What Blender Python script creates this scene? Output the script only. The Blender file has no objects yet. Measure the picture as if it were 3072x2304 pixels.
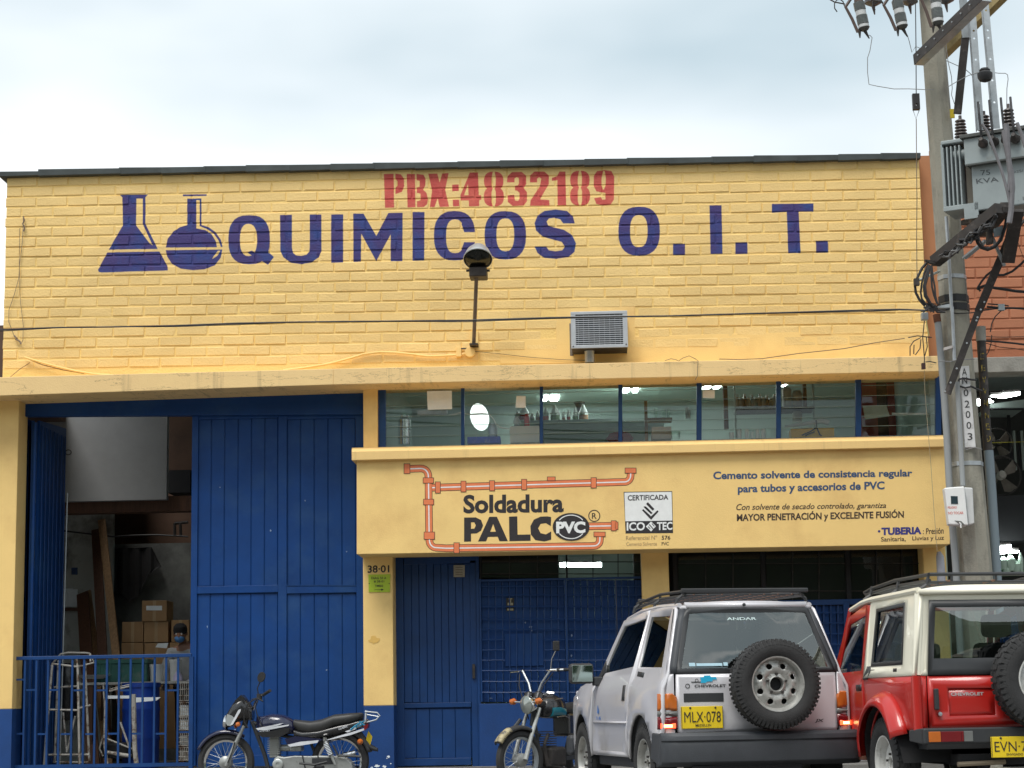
import bpy, bmesh, math, random
import numpy as np
from mathutils import Vector, Matrix
from mathutils.geometry import delaunay_2d_cdt
random.seed(7)
SC = bpy.context.scene
COL = SC.collection
R = math.radians

# ------------------------------------------------------------------ camera, world, sun, exposure
FPX, CX, CY, CAMZ = 6000.0, 1536.0, 1152.0, 0.80
_yaw, _pit, _rol = R(2.3), R(9.25), R(1.0)
_f = Vector((-math.sin(_yaw)*math.cos(_pit), math.cos(_yaw)*math.cos(_pit), math.sin(_pit)))
_r0 = Vector((math.cos(_yaw), math.sin(_yaw), 0)); _u0 = _r0.cross(_f)
_r = _r0*math.cos(_rol) - _u0*math.sin(_rol); _u = _u0*math.cos(_rol) + _r0*math.sin(_rol)
camd = bpy.data.cameras.new('camera'); cam = bpy.data.objects.new('camera', camd); COL.objects.link(cam)
cam.matrix_world = Matrix(((_r.x, _u.x, -_f.x, 0), (_r.y, _u.y, -_f.y, 0), (_r.z, _u.z, -_f.z, CAMZ), (0, 0, 0, 1)))
camd.sensor_width = 36; camd.lens = FPX/3072*36; camd.clip_end = 3000; camd.clip_start = .1
SC.camera = cam

world = bpy.data.worlds.new('World'); SC.world = world; world.use_nodes = True
wn, wl = world.node_tree.nodes, world.node_tree.links
wn.clear()
SUN_EL, SUN_AZ = R(62), R(205)           # azimuth clockwise from +Y: the sun stands behind and left of the camera
wo = wn.new('ShaderNodeOutputWorld'); bgd = wn.new('ShaderNodeBackground'); sky = wn.new('ShaderNodeTexSky')
sky.sky_type = 'NISHITA'; sky.sun_disc = False; sky.sun_elevation = SUN_EL; sky.sun_rotation = SUN_AZ
sky.air_density = 1.2; sky.dust_density = 2.5
tc = wn.new('ShaderNodeTexCoord')
mp = wn.new('ShaderNodeMapping'); mp.inputs['Scale'].default_value = (1.0, 1.0, 2.6); mp.inputs['Location'].default_value = (3.1, .4, .2)
ns = wn.new('ShaderNodeTexNoise'); ns.inputs['Scale'].default_value = 2.6; ns.inputs['Detail'].default_value = 4; ns.inputs['Roughness'].default_value = .45
cr = wn.new('ShaderNodeValToRGB')
cr.color_ramp.elements[0].position = .27; cr.color_ramp.elements[0].color = (4.0, 4.85, 5.3, 1)
cr.color_ramp.elements[1].position = .62; cr.color_ramp.elements[1].color = (8.3, 8.5, 8.6, 1)
mx = wn.new('ShaderNodeMix'); mx.data_type = 'RGBA'; mx.inputs[0].default_value = .93
wl.new(tc.outputs['Generated'], mp.inputs['Vector']); wl.new(mp.outputs[0], ns.inputs['Vector'])
sz = wn.new('ShaderNodeSeparateXYZ'); wl.new(tc.outputs['Generated'], sz.inputs[0])
gz = wn.new('ShaderNodeMapRange'); gz.inputs[1].default_value = .10; gz.inputs[2].default_value = .34; gz.inputs[3].default_value = .16; gz.inputs[4].default_value = -.10; wl.new(sz.outputs[2], gz.inputs[0])
ga = wn.new('ShaderNodeMath'); ga.operation = 'ADD'; wl.new(ns.outputs[0], ga.inputs[0]); wl.new(gz.outputs[0], ga.inputs[1])
wl.new(ga.outputs[0], cr.inputs[0]); wl.new(sky.outputs[0], mx.inputs[6]); wl.new(cr.outputs[0], mx.inputs[7])
wl.new(mx.outputs[2], bgd.inputs[0]); bgd.inputs[1].default_value = .11
wl.new(bgd.outputs[0], wo.inputs[0])
sund = bpy.data.lights.new('sun', 'SUN'); sun = bpy.data.objects.new('sun', sund); COL.objects.link(sun)
sund.energy = 2.2; sund.angle = R(30); sund.color = (1, .96, .90)
_sd = Vector((math.sin(SUN_AZ)*math.cos(SUN_EL), math.cos(SUN_AZ)*math.cos(SUN_EL), math.sin(SUN_EL)))
sun.rotation_euler = _sd.to_track_quat('Z', 'Y').to_euler()
SC.view_settings.view_transform = 'Standard'; SC.view_settings.look = 'None'
SC.view_settings.exposure = 0.50; SC.view_settings.gamma = 1.0; SC.view_settings.use_curve_mapping = False
SC.cycles.max_bounces = 8; SC.cycles.transparent_max_bounces = 16

# ------------------------------------------------------------------ geometry helpers
def W(px, py, Y):
    """point in the place seen at photo pixel px,py (3072 wide) and lying Y metres from the camera plane"""
    d = _f + _r*((px-CX)/FPX) - _u*((py-CY)/FPX)
    t = Y/d.y
    return Vector((d.x*t, Y, d.z*t + CAMZ))
def WZ(px, py, z):
    d = _f + _r*((px-CX)/FPX) - _u*((py-CY)/FPX)
    t = (z-CAMZ)/d.z
    return Vector((d.x*t, d.y*t, z))
def zoom(ox, oy, s):
    return lambda p: (ox+p[0]/s, oy+p[1]/s)

WM = {}
class MB:
    def __init__(s): s.v = []; s.f = []
    def add(s, vs, fs):
        n = len(s.v); s.v += [Vector(v) for v in vs]; s.f += [tuple(i+n for i in f) for f in fs]; return s
    def box(s, x0, y0, z0, x1, y1, z1, M=None):
        vs = [Vector(p) for p in ((x0,y0,z0),(x1,y0,z0),(x1,y1,z0),(x0,y1,z0),(x0,y0,z1),(x1,y0,z1),(x1,y1,z1),(x0,y1,z1))]
        if M: vs = [M @ v for v in vs]
        return s.add(vs, [(0,3,2,1),(4,5,6,7),(0,1,5,4),(1,2,6,5),(2,3,7,6),(3,0,4,7)])
    def pbox(s, c, Y0, Y1, dz=0):
        """slab whose front face has photo corners c (TL,TR,BR,BL) at depth Y0, reaching back to Y1"""
        a = [W(p[0], p[1], Y0) for p in c]; b = [Vector((p.x, Y1, p.z+dz)) for p in a]
        vs = a+b
        return s.add(vs, [(3,2,1,0),(4,5,6,7),(0,1,5,4),(1,2,6,5),(2,3,7,6),(3,0,4,7)])
    def pr(s, x0, y0, x1, y1, Y0, Y1): return s.pbox([(x0,y0),(x1,y0),(x1,y1),(x0,y1)], Y0, Y1)
    def wb(s, x0, y0, x1, y1, Y0, Y1):
        """upright level box from photo corners (top left, bottom right) at Y0 back to Y1"""
        ym = (y0+y1)/2; xm = (x0+x1)/2
        return s.box(W(x0, ym, Y0).x, Y0, W(xm, y1, Y0).z, W(x1, ym, Y0).x, Y1, W(xm, y0, Y0).z)
    def tube(s, pts, r, n=8, caps=True):
        pts = [Vector(p) for p in pts]; rs = r if isinstance(r, (list, tuple)) else [r]*len(pts)
        base = len(s.v); up = None
        for i, p in enumerate(pts):
            d = (pts[min(i+1, len(pts)-1)]-pts[max(i-1, 0)])
            if d.length < 1e-9: d = Vector((0,0,1))
            d.normalize()
            if up is None: up = Vector((0,0,1)) if abs(d.z) < .9 else Vector((1,0,0))
            a = d.cross(up)
            if a.length < 1e-4: a = d.cross(Vector((1,.3,0)))
            a.normalize(); b = a.cross(d); up = b
            for k in range(n):
                t = 2*math.pi*k/n
                s.v.append(p + (a*math.cos(t)+b*math.sin(t))*rs[i])
        for i in range(len(pts)-1):
            for k in range(n):
                s.f.append((base+i*n+k, base+i*n+(k+1)%n, base+(i+1)*n+(k+1)%n, base+(i+1)*n+k))
        if caps:
            s.f.append(tuple(base+k for k in reversed(range(n))))
            s.f.append(tuple(base+(len(pts)-1)*n+k for k in range(n)))
        return s
    def cyl(s, p0, p1, r0, r1=None, n=14): return s.tube([p0, p1], [r0, r0 if r1 is None else r1], n)
    def lathe(s, prof, M=None, n=24, caps=True):
        """prof = [(radius, height)] round local Z"""
        M = M or Matrix(); base = len(s.v)
        for r, h in prof:
            for k in range(n):
                t = 2*math.pi*k/n
                s.v.append(M @ Vector((r*math.cos(t), r*math.sin(t), h)))
        for i in range(len(prof)-1):
            for k in range(n):
                s.f.append((base+i*n+k, base+i*n+(k+1)%n, base+(i+1)*n+(k+1)%n, base+(i+1)*n+k))
        if caps:
            if prof[0][0] > 1e-4: s.f.append(tuple(base+k for k in reversed(range(n))))
            if prof[-1][0] > 1e-4: s.f.append(tuple(base+(len(prof)-1)*n+k for k in range(n)))
        return s
    def bar(s, p0, p1, w, h, up=(0,0,1)):
        """rectangular bar from p0 to p1, w wide sideways, h thick along up"""
        p0, p1 = Vector(p0), Vector(p1); d = (p1-p0).normalized(); a = d.cross(Vector(up))
        if a.length < 1e-4: a = d.cross(Vector((1,0,0)))
        a.normalize(); b = a.cross(d)
        vs = [p+a*sx*w/2+b*sz*h/2 for p in (p0, p1) for sx, sz in ((-1,-1),(1,-1),(1,1),(-1,1))]
        return s.add(vs, [(0,1,2,3),(7,6,5,4),(0,4,5,1),(1,5,6,2),(2,6,7,3),(3,7,4,0)])
    def quad(s, *p): return s.add(p, [tuple(range(len(p)))])
    def prism(s, poly, fn, d):
        """polygon (2D) mapped by fn to 3D and pushed by vector d"""
        a = [fn(p) for p in poly]; b = [p+Vector(d) for p in a]; n = len(poly)
        return s.add(a+b, [tuple(range(n)), tuple(n+i for i in reversed(range(n)))]+[((i+1)%n, i, n+i, n+(i+1)%n) for i in range(n)])
    def sheet(s, outer, holes, fn, grid=None, flip=False):
        """CDT of a polygon with holes (and interior grid points), mapped by fn to 3D"""
        loops = [outer]+list(holes); pts = []; edges = []
        for L in loops:
            n = len(pts); pts += [tuple(p) for p in L]; edges += [(n+i, n+(i+1)%len(L)) for i in range(len(L))]
        if grid:
            xs = [p[0] for p in outer]; ys = [p[1] for p in outer]
            x = min(xs)+grid*.5
            while x < max(xs):
                y = min(ys)+grid*.5
                while y < max(ys):
                    if inside((x, y), loops) : pts.append((x, y))
                    y += grid
                x += grid
        vo, eo, fo, _, _, _ = delaunay_2d_cdt([Vector(p) for p in pts], edges, [], 0, 1e-6)
        fs = []
        for t in fo:
            c = ((vo[t[0]].x+vo[t[1]].x+vo[t[2]].x)/3, (vo[t[0]].y+vo[t[1]].y+vo[t[2]].y)/3)
            if inside(c, loops): fs.append(tuple(reversed(t)) if flip else tuple(t))
        return s.add([fn((p.x, p.y)) for p in vo], fs)
    def xf(s, M): s.v = [M @ v for v in s.v]; return s
    def join(s, o): return s.add(o.v, o.f)
    def build(s, name, mat, parent=None, local=False, smooth=None, bev=0, seg=2, thick=0, props=None, subsurf=0):
        vs = s.v
        if parent is not None and not local:
            Mi = WM[parent.name].inverted(); vs = [Mi @ v for v in vs]
        me = bpy.data.meshes.new(name); me.from_pydata([tuple(v) for v in vs], [], s.f); me.update()
        if mat: me.materials.append(mat)
        if smooth:
            me.polygons.foreach_set('use_smooth', [True]*len(me.polygons))
            me.set_sharp_from_angle(angle=R(smooth if smooth is not True else 35))
        o = bpy.data.objects.new(name, me); COL.objects.link(o)
        if parent is not None: o.parent = parent; WM[o.name] = WM[parent.name]
        else: WM[o.name] = Matrix()
        if thick:
            m = o.modifiers.new('thickness', 'SOLIDIFY'); m.thickness = thick; m.offset = -1
        if bev:
            m = o.modifiers.new('bevel', 'BEVEL'); m.width = bev; m.segments = seg; m.limit_method = 'ANGLE'; m.angle_limit = R(40)
        if subsurf:
            m = o.modifiers.new('subsurf', 'SUBSURF'); m.levels = m.render_levels = subsurf
        if props:
            for k, v in props.items(): o[k] = v
        return o
def inside(p, loops):
    c = False; x, y = p
    for L in loops:
        j = len(L)-1
        for i in range(len(L)):
            xi, yi = L[i]; xj, yj = L[j]
            if (yi > y) != (yj > y) and x < (xj-xi)*(y-yi)/(yj-yi)+xi: c = not c
            j = i
    return c
def thing(name, label, cat, loc=(0,0,0), rz=0, group=None, M=None):
    o = bpy.data.objects.new(name, None); COL.objects.link(o)
    o.empty_display_size = .1
    if M is None: M = Matrix.Translation(Vector(loc)) @ Matrix.Rotation(rz, 4, 'Z')
    o.matrix_world = M; WM[o.name] = M.copy()
    o['label'] = label; o['category'] = cat
    if group: o['group'] = group
    return o
def tag(o, label, cat, group=None):
    o['label'] = label; o['category'] = cat
    if group: o['group'] = group
    return o
def struct(o): o['kind'] = 'structure'; return o
def kids(o): return [c for c in bpy.data.objects if c.parent == o]
def dup(o, M=None, parent=None, label=None):
    c = o.copy(); COL.objects.link(c)
    if parent is not None: c.parent = parent
    if M is not None: c.matrix_world = M
    WM[c.name] = M.copy() if M is not None else (WM[parent.name] if parent is not None else WM[o.name])
    if label: c['label'] = label
    for k in kids(o): dup(k, parent=c)
    return c
def arc(cx, cy, rx, ry, a0, a1, n=12):
    return [(cx+rx*math.cos(R(a0+(a1-a0)*i/n)), cy+ry*math.sin(R(a0+(a1-a0)*i/n))) for i in range(n+1)]
def ell(cx, cy, rx, ry, n=24, p=2.0):
    o = []
    for i in range(n):
        t = 2*math.pi*i/n; c, s_ = math.cos(t), math.sin(t)
        o.append((cx+rx*math.copysign(abs(c)**(2/p), c), cy+ry*math.copysign(abs(s_)**(2/p), s_)))
    return o
def thickline(pts, w):
    L = []; Rr = []
    for i, p in enumerate(pts):
        a = pts[max(i-1, 0)]; b = pts[min(i+1, len(pts)-1)]
        dx, dy = b[0]-a[0], b[1]-a[1]; l = math.hypot(dx, dy) or 1
        nx, ny = -dy/l, dx/l
        L.append((p[0]+nx*w/2, p[1]+ny*w/2)); Rr.append((p[0]-nx*w/2, p[1]-ny*w/2))
    return L+Rr[::-1]

# ------------------------------------------------------------------ lettering
_tcache = {}
def text_mesh(s, bold=0.0, spacing=1.0, shear=0.0):
    k = (s, bold, spacing, shear)
    if k in _tcache: return _tcache[k]
    c = bpy.data.curves.new('lettering', 'FONT'); c.body = s; c.offset = bold; c.space_character = spacing; c.shear = shear
    c.resolution_u = 3
    o = bpy.data.objects.new('lettering', c); COL.objects.link(o)
    dg = bpy.context.evaluated_depsgraph_get(); dg.update()
    me = bpy.data.meshes.new_from_object(o.evaluated_get(dg))
    v = [tuple(p.co) for p in me.vertices]; f = [tuple(p.vertices) for p in me.polygons]
    bpy.data.objects.remove(o); bpy.data.curves.remove(c); bpy.data.meshes.remove(me)
    xs = [p[0] for p in v]; ys = [p[1] for p in v]
    x0, x1, y0, y1 = min(xs), max(xs), min(ys), max(ys)
    r = ([((p[0]-x0)/(x1-x0), (p[1]-y0)/(y1-y0)) for p in v], f)
    _tcache[k] = r; return r
def put_text(mb, s, fn, bold=0.0, shear=0.0, spacing=1.0):
    """fn(u, v) -> 3D for u,v in 0..1 over the text's own box"""
    v, f = text_mesh(s, bold, spacing, shear)
    mb.add([fn(u, w) for u, w in v], f)
    return mb
def pbl(c, Y):
    """bilinear map onto photo corners c = TL,TR,BR,BL at depth Y"""
    P = [W(p[0], p[1], Y) for p in c]
    return lambda u, v: (P[3]*(1-u)+P[2]*u)*(1-v)+(P[0]*(1-u)+P[1]*u)*v

# ------------------------------------------------------------------ materials
MATS = {}
def mat(name, col, rough=.6, metal=0, var=.12, nscale=6, bump=0.0, bscale=60, dirt=None, dscale=3, dlo=.55, dhi=.75, stretch=None, spec=None, coat=0, emit=None, estr=0, world=False, rnd=0, alpha=None):
    if name in MATS: return MATS[name]
    m = bpy.data.materials.new(name); m.use_nodes = True; n, l = m.node_tree.nodes, m.node_tree.links
    b = n['Principled BSDF']; b.inputs['Roughness'].default_value = rough; b.inputs['Metallic'].default_value = metal
    if spec is not None: b.inputs['Specular IOR Level'].default_value = spec
    if coat: b.inputs['Coat Weight'].default_value = coat; b.inputs['Coat Roughness'].default_value = .08
    if world: vec = n.new('ShaderNodeNewGeometry').outputs['Position']
    else: vec = n.new('ShaderNodeTexCoord').outputs['Object']
    if stretch:
        q = n.new('ShaderNodeMapping'); q.inputs['Scale'].default_value = stretch; l.new(vec, q.inputs[0]); svec = q.outputs[0]
    else: svec = vec
    t = n.new('ShaderNodeTexNoise'); t.inputs['Scale'].default_value = nscale; t.inputs['Detail'].default_value = 5; t.inputs['Roughness'].default_value = .6
    l.new(svec, t.inputs['Vector'])
    r = n.new('ShaderNodeMapRange'); r.inputs['From Min'].default_value = .3; r.inputs['From Max'].default_value = .7
    r.inputs['To Min'].default_value = 1-var; r.inputs['To Max'].default_value = 1+var
    l.new(t.outputs[0], r.inputs[0]); fac = r.outputs[0]
    if rnd:
        oi = n.new('ShaderNodeObjectInfo'); r2 = n.new('ShaderNodeMapRange')
        r2.inputs['To Min'].default_value = 1-rnd; r2.inputs['To Max'].default_value = 1+rnd
        l.new(oi.outputs['Random'], r2.inputs[0]); mm = n.new('ShaderNodeMath'); mm.operation = 'MULTIPLY'
        l.new(fac, mm.inputs[0]); l.new(r2.outputs[0], mm.inputs[1]); fac = mm.outputs[0]
    c = n.new('ShaderNodeMix'); c.data_type = 'RGBA'; c.blend_type = 'MULTIPLY'; c.inputs[0].default_value = 1
    c.inputs[6].default_value = (*col, 1); l.new(fac, c.inputs[7]); out = c.outputs[2]
    if dirt:
        t2 = n.new('ShaderNodeTexNoise'); t2.inputs['Scale'].default_value = dscale; t2.inputs['Detail'].default_value = 8; t2.inputs['Roughness'].default_value = .65
        l.new(svec, t2.inputs['Vector']); r3 = n.new('ShaderNodeMapRange'); r3.inputs['From Min'].default_value = dlo; r3.inputs['From Max'].default_value = dhi
        l.new(t2.outputs[0], r3.inputs[0]); m2 = n.new('ShaderNodeMix'); m2.data_type = 'RGBA'
        l.new(r3.outputs[0], m2.inputs[0]); l.new(out, m2.inputs[6]); m2.inputs[7].default_value = (*dirt, 1); out = m2.outputs[2]
    l.new(out, b.inputs['Base Color'])
    if bump:
        t3 = n.new('ShaderNodeTexNoise'); t3.inputs['Scale'].default_value = bscale; t3.inputs['Detail'].default_value = 4; l.new(vec, t3.inputs['Vector'])
        bb = n.new('ShaderNodeBump'); bb.inputs['Strength'].default_value = bump; bb.inputs['Distance'].default_value = .01
        l.new(t3.outputs[0], bb.inputs['Height']); l.new(bb.outputs[0], b.inputs['Normal'])
    if emit:
        b.inputs['Emission Color'].default_value = (*emit, 1); b.inputs['Emission Strength'].default_value = estr
    m['out'] = 0
    MATS[name] = m; return m
def glass(name, tint, refl=.5, rough=.02, f0=.04):
    m = bpy.data.materials.new(name); m.use_nodes = True; n, l = m.node_tree.nodes, m.node_tree.links; n.clear()
    o = n.new('ShaderNodeOutputMaterial'); t = n.new('ShaderNodeBsdfTransparent'); t.inputs[0].default_value = (*tint, 1)
    g = n.new('ShaderNodeBsdfGlossy'); g.inputs['Roughness'].default_value = rough; g.inputs[0].default_value = (.95, 1, .98, 1)
    fr = n.new('ShaderNodeFresnel'); fr.inputs[0].default_value = 1.5; mu = n.new('ShaderNodeMath'); mu.operation = 'MULTIPLY_ADD'
    mu.inputs[1].default_value = refl; mu.inputs[2].default_value = f0; l.new(fr.outputs[0], mu.inputs[0]); mu.use_clamp = True
    x = n.new('ShaderNodeMixShader'); l.new(mu.outputs[0], x.inputs[0]); l.new(t.outputs[0], x.inputs[1]); l.new(g.outputs[0], x.inputs[2]); l.new(x.outputs[0], o.inputs[0])
    return m
YEL = (.86, .595, .225)
M_yel = mat('yellow_masonry_paint', YEL, .75, var=.05, nscale=1.5, bump=.25, bscale=90, dirt=(.72,.46,.17), dscale=1.2, dlo=.5, dhi=.75, world=True)
M_blue = mat('blue_gloss_paint', (.001, .042, .185), .5, var=.14, nscale=2.2, bump=.5, bscale=4.5, dirt=(.012,.06,.19), dscale=2.5, dlo=.5, dhi=.72, world=True, spec=.35)
M_bluel = mat('blue_frame_paint', (.002, .041, .165), .42, var=.15, nscale=4, bump=.1, bscale=20, world=True)
M_bluewall = mat('blue_wall_paint', (.002, .044, .185), .6, var=.15, nscale=3, bump=.2, bscale=60, dirt=(.45,.5,.55), dscale=4.5, dlo=.72, dhi=.74, world=True)
M_dark = mat('near_black', (.012, .012, .014), .8)  # plain near-black for dark parts; also stands in for shade at the transoms
M_black = mat('black_rubber', (.018, .018, .019), .75, var=.2, nscale=20, bump=.3, bscale=90)
M_wire = mat('black_cable_sheath', (.02, .02, .022), .6, var=.2)
M_gwire = mat('bare_grey_wire', (.22, .22, .22), .5)
M_steel = mat('galvanised_steel', (.42, .45, .47), .45, .6, var=.15, nscale=12, dirt=(.25,.2,.16), dscale=6, dlo=.6, dhi=.8)
M_dsteel = mat('dark_weathered_steel', (.045, .040, .038), .65, .3, var=.3, nscale=10, dirt=(.14,.12,.11), dscale=9, dlo=.55, dhi=.75)
M_chrome = mat('chrome', (.75, .76, .77), .14, 1, var=.03)
M_white = mat('white_plastic', (.74, .75, .74), .45, var=.05)
M_paper = mat('white_paper', (.80, .86, .90), .8, var=.05, nscale=12)
M_conc = mat('grey_concrete', (.30, .29, .26), .85, var=.18, nscale=5, bump=.5, bscale=40, dirt=(.16,.15,.13), dscale=3, world=True)
M_card = mat('cardboard', (.36, .22, .11), .85, var=.08, nscale=6, rnd=.12)
M_wood = mat('raw_timber', (.30, .18, .09), .75, var=.3, nscale=8, stretch=(6, 6, .6), bump=.2)
M_dwood = mat('dark_brown_timber', (.10, .045, .025), .7, var=.3, nscale=8, stretch=(6, 6, .6))
M_tube_em = mat('lit_fluorescent_tube', (.9, .95, .93), .5, emit=(.86, 1.0, .95), estr=16)
M_panel_em = mat('lit_light_diffuser', (.9, .95, .93), .5, emit=(.90, 1.0, .97), estr=26)
M_glass = glass('clear_window_glass', (.93, .97, .95), .7, .02, .02)
M_ctint = glass('tinted_car_glass', (.30, .40, .40), 1.0, .01, .10)
M_cglass = glass('clear_car_glass', (.55, .64, .62), 1.0, .01, .12)
# ------------------------------------------------------------------ ground
M_asph = mat('asphalt', (.055, .055, .056), .9, var=.25, nscale=3, bump=.5, bscale=80, world=True)
M_pave = mat('pavement_concrete', (.15, .145, .135), .85, var=.2, nscale=1.5, bump=.3, bscale=50, dirt=(.13,.12,.11), dscale=1.4, world=True)
M_floor = mat('workshop_floor', (.17, .16, .15), .7, var=.3, nscale=3, dirt=(.35,.33,.29), dscale=4, world=True)
g = MB().box(-600, -600, -.40, 600, 600, -.154).build('ground', mat('dry_earth', (.16, .14, .11), .95, var=.2, nscale=.3, world=True)); struct(g)
g = MB().box(-60, -3.5, -.153, 60, 8.9, -.15).build('road', M_asph); struct(g)
g = MB().box(-60, 2.6, -.149, 60, 2.72, -.146).build('road_centre_line', mat('worn_road_paint', (.6, .58, .5), .8, dirt=(.06,.06,.06), dscale=8)); struct(g)
g = MB().box(-60, 9.05, -.152, 60, 21.3, -.002).build('pavement', M_pave); struct(g)
kerb = MB()
for i in range(60): kerb.box(-30+i, 8.9, -.152, -30+i+.99, 9.05, .012)
kb = kerb.build('kerb', M_conc, bev=.01); struct(kb)
g = MB().box(-60, 21.3, -.152, 60, 21.78, .185).build('doorstep_plinth', M_pave, bev=.01); struct(g)
g = MB().box(-9, 21.79, -.152, 9.2, 29, .20).build('floor', M_floor); struct(g)

hl = MB(); rngh = random.Random(5); NX = 60  # unseen ridge added behind the camera to darken reflections and low sky light
hrow = [(-26, lambda i: -.2), (-30, lambda i: 6+rngh.uniform(-1,1)), (-36, lambda i: 9.5+2.5*math.sin(i*.7)+rngh.uniform(-1,1)), (-60, lambda i: 17+4*math.sin(i*.31+1)+rngh.uniform(-1.2,1.2)), (-110, lambda i: 30+8*math.sin(i*.23)+rngh.uniform(-2,2)), (-190, lambda i: 30)]
for y, hf in hrow:
    for i in range(NX+1): hl.v.append(Vector((-150+300*i/NX, y+rngh.uniform(-1,1), hf(i))))
for r_ in range(len(hrow)-1):
    for i in range(NX): hl.f.append((r_*(NX+1)+i, r_*(NX+1)+i+1, (r_+1)*(NX+1)+i+1, (r_+1)*(NX+1)+i))
struct(hl.build('unseen_dark_ridge', mat('dark_ridge_green', (.035,.05,.025), .95, var=.5, nscale=.6, bump=1, bscale=1, world=True)))

# ------------------------------------------------------------------ the yellow building: painted brick wall
YF = 21.80
zA = zoom(0, 450, 2.212); zB = zoom(1000, 450, 2.212); zC = zoom(1900, 450, 2.2122)
bld = thing('warehouse_building', 'yellow painted brick warehouse with blue doors and a painted sign of two flasks above', 'building', (-1.3, 21.8, 0))
XL = W(15, 800, YF).x; XR = W(2768, 700, YF).x
ZT0 = W(18, 531, YF).z; ZT1 = W(2757, 474, YF).z; ZB = W(1400, 1110, YF).z - .02
SL = (ZT1-ZT0)/(XR-XL)
# painted lettering: an even-odd rasterised mask, R = blue paint, G = red paint, used only as paint colour
MX0, MX1, MZ0, MZ1 = XL, XR, 5.0, 7.0
RES = 230
mw, mh = int((MX1-MX0)*RES), int((MZ1-MZ0)*RES)
mask = np.zeros((mh, mw, 4), dtype=np.float32); mask[..., 3] = 1
def raster(loops, ch, val=1.0):
    P = [[((w.x-MX0)*RES, (w.z-MZ0)*RES) for w in (W(p[0], p[1], YF) for p in L)] for L in loops]
    xs = [p[0] for L in P for p in L]; ys = [p[1] for L in P for p in L]
    x0, x1, y0, y1 = max(0, int(min(xs))-1), min(mw, int(max(xs))+2), max(0, int(min(ys))-1), min(mh, int(max(ys))+2)
    acc = np.zeros((y1-y0, x1-x0), dtype=np.float32)
    for sx in (.17, .5, .83):
        for sy in (.17, .5, .83):
            gx, gy = np.meshgrid(np.arange(x0, x1)+sx, np.arange(y0, y1)+sy)
            c = np.zeros(gx.shape, dtype=bool)
            for L in P:
                j = len(L)-1
                for i in range(len(L)):
                    xi, yi = L[i]; xj, yj = L[j]
                    if yi != yj: c ^= ((yi > gy) != (yj > gy)) & (gx < (xj-xi)*(gy-yi)/(yj-yi)+xi)
                    j = i
            acc += c
    acc /= 9
    sub = mask[y0:y1, x0:x1, ch]
    mask[y0:y1, x0:x1, ch] = np.maximum(sub, acc) if val else sub*(1-acc)
def rl(z, *loops, ch=0, val=1.0): raster([[z(p) for p in L] for L in loops], ch, val)
# flasks
rl(zA, [(795,297),(982,294),(966,312),(812,315)])
rl(zA, [(812,310),(965,310),(965,490),(1047,657),(722,662),(815,500)], [(905,322),(947,322),(947,492),(1012,632),(992,618),(903,500)])
rl(zA, [(712,680),(1058,673),(1112,772),(1114,800),(672,813),(655,808),(650,795),(660,778)])
rl(zA, [(1213,294),(1372,293),(1370,305),(1215,307)])
rl(zA, [(1242,323),(1303,323),(1303,520),(1365,532),(1405,560),(1432,605),(1440,645),(1100,648),(1112,590),(1150,540),(1195,512),(1242,498)])
rl(zA, [(1303,322),(1337,322),(1337,498),(1385,512),(1430,545),(1465,595),(1477,643),(1465,643),(1450,600),(1418,555),(1378,527),(1325,505),(1325,333),(1303,333)])
rl(zA, [(1100,665),(1475,660),(1465,715),(1425,765),(1355,793),(1280,798),(1200,788),(1140,755),(1108,705)], [(1462,668),(1440,704),(1408,724),(1418,705),(1446,668)])
# QUIMICOS O.I.T.
rl(zA, ell(1653,595,138,163,28,2.6)); rl(zA, ell(1649,597,57,107,24,2.4), val=0)
rl(zA, [(1640,680),(1672,668),(1700,686),(1742,672),(1790,685),(1818,710),(1778,762),(1735,735),(1690,712)])
rl(zA, [(1858,432),(1937,430),(1937,650),(1945,682),(1965,700),(2000,703),(2035,695),(2052,672),(2055,640),(2055,428),(2133,427),(2133,670),(2115,712),(2070,745),(2000,758),(1930,748),(1880,712),(1860,670)])
rl(zA, [(2197,428),(2277,426),(2277,746),(2197,748)])
rl(zB, [(132,422),(200,422),(285,570),(365,418),(460,416),(458,737),(380,738),(380,560),(285,738),(185,555),(183,740),(133,742)])
rl(zB, [(525,412),(605,412),(603,732),(525,734)])
rl(zB, ell(804,569,137,164,28,2.5)); rl(zB, ell(808,573,60,112,24,2.6), val=0); rl(zB, [(862,545),(960,545),(960,612),(862,614)], val=0)
rl(zB, [(868,545),(940,543),(930,500),(880,470),(850,490)]); rl(zB, [(868,612),(940,612),(925,670),(880,700),(850,660)])
rl(zB, ell(1141,566,138,161,28,2.5)); rl(zB, ell(1141,563,59,109,24,2.5), val=0)
rl(zB, [(1602,487),(1525,487),(1505,460),(1465,450),(1430,455),(1415,475),(1425,500),(1470,515),(1530,530),(1585,565),(1610,620),(1600,675),(1560,710),(1480,722),(1400,715),(1355,685),(1335,640),(1412,640),(1430,665),(1475,672),(1520,665),(1535,640),(1515,610),(1460,595),(1390,575),(1345,535),(1335,485),(1355,435),(1400,405),(1475,395),(1550,405),(1590,440)])
rl(zB, ell(2029,539,138,163,28,2.5)); rl(zB, ell(2027,538,58,107,24,2.5), val=0)
rl(zC, [(263,622),(343,622),(343,697),(263,697)]); rl(zC, [(505,367),(585,366),(592,688),(512,690)])
rl(zC, [(677,613),(757,611),(758,688),(677,690)]); rl(zC, [(919,358),(1195,354),(1196,408),(1097,409),(1110,683),(1028,684),(1017,410),(919,416)])
rl(zC, [(1211,603),(1291,602),(1293,679),(1213,681)])
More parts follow.
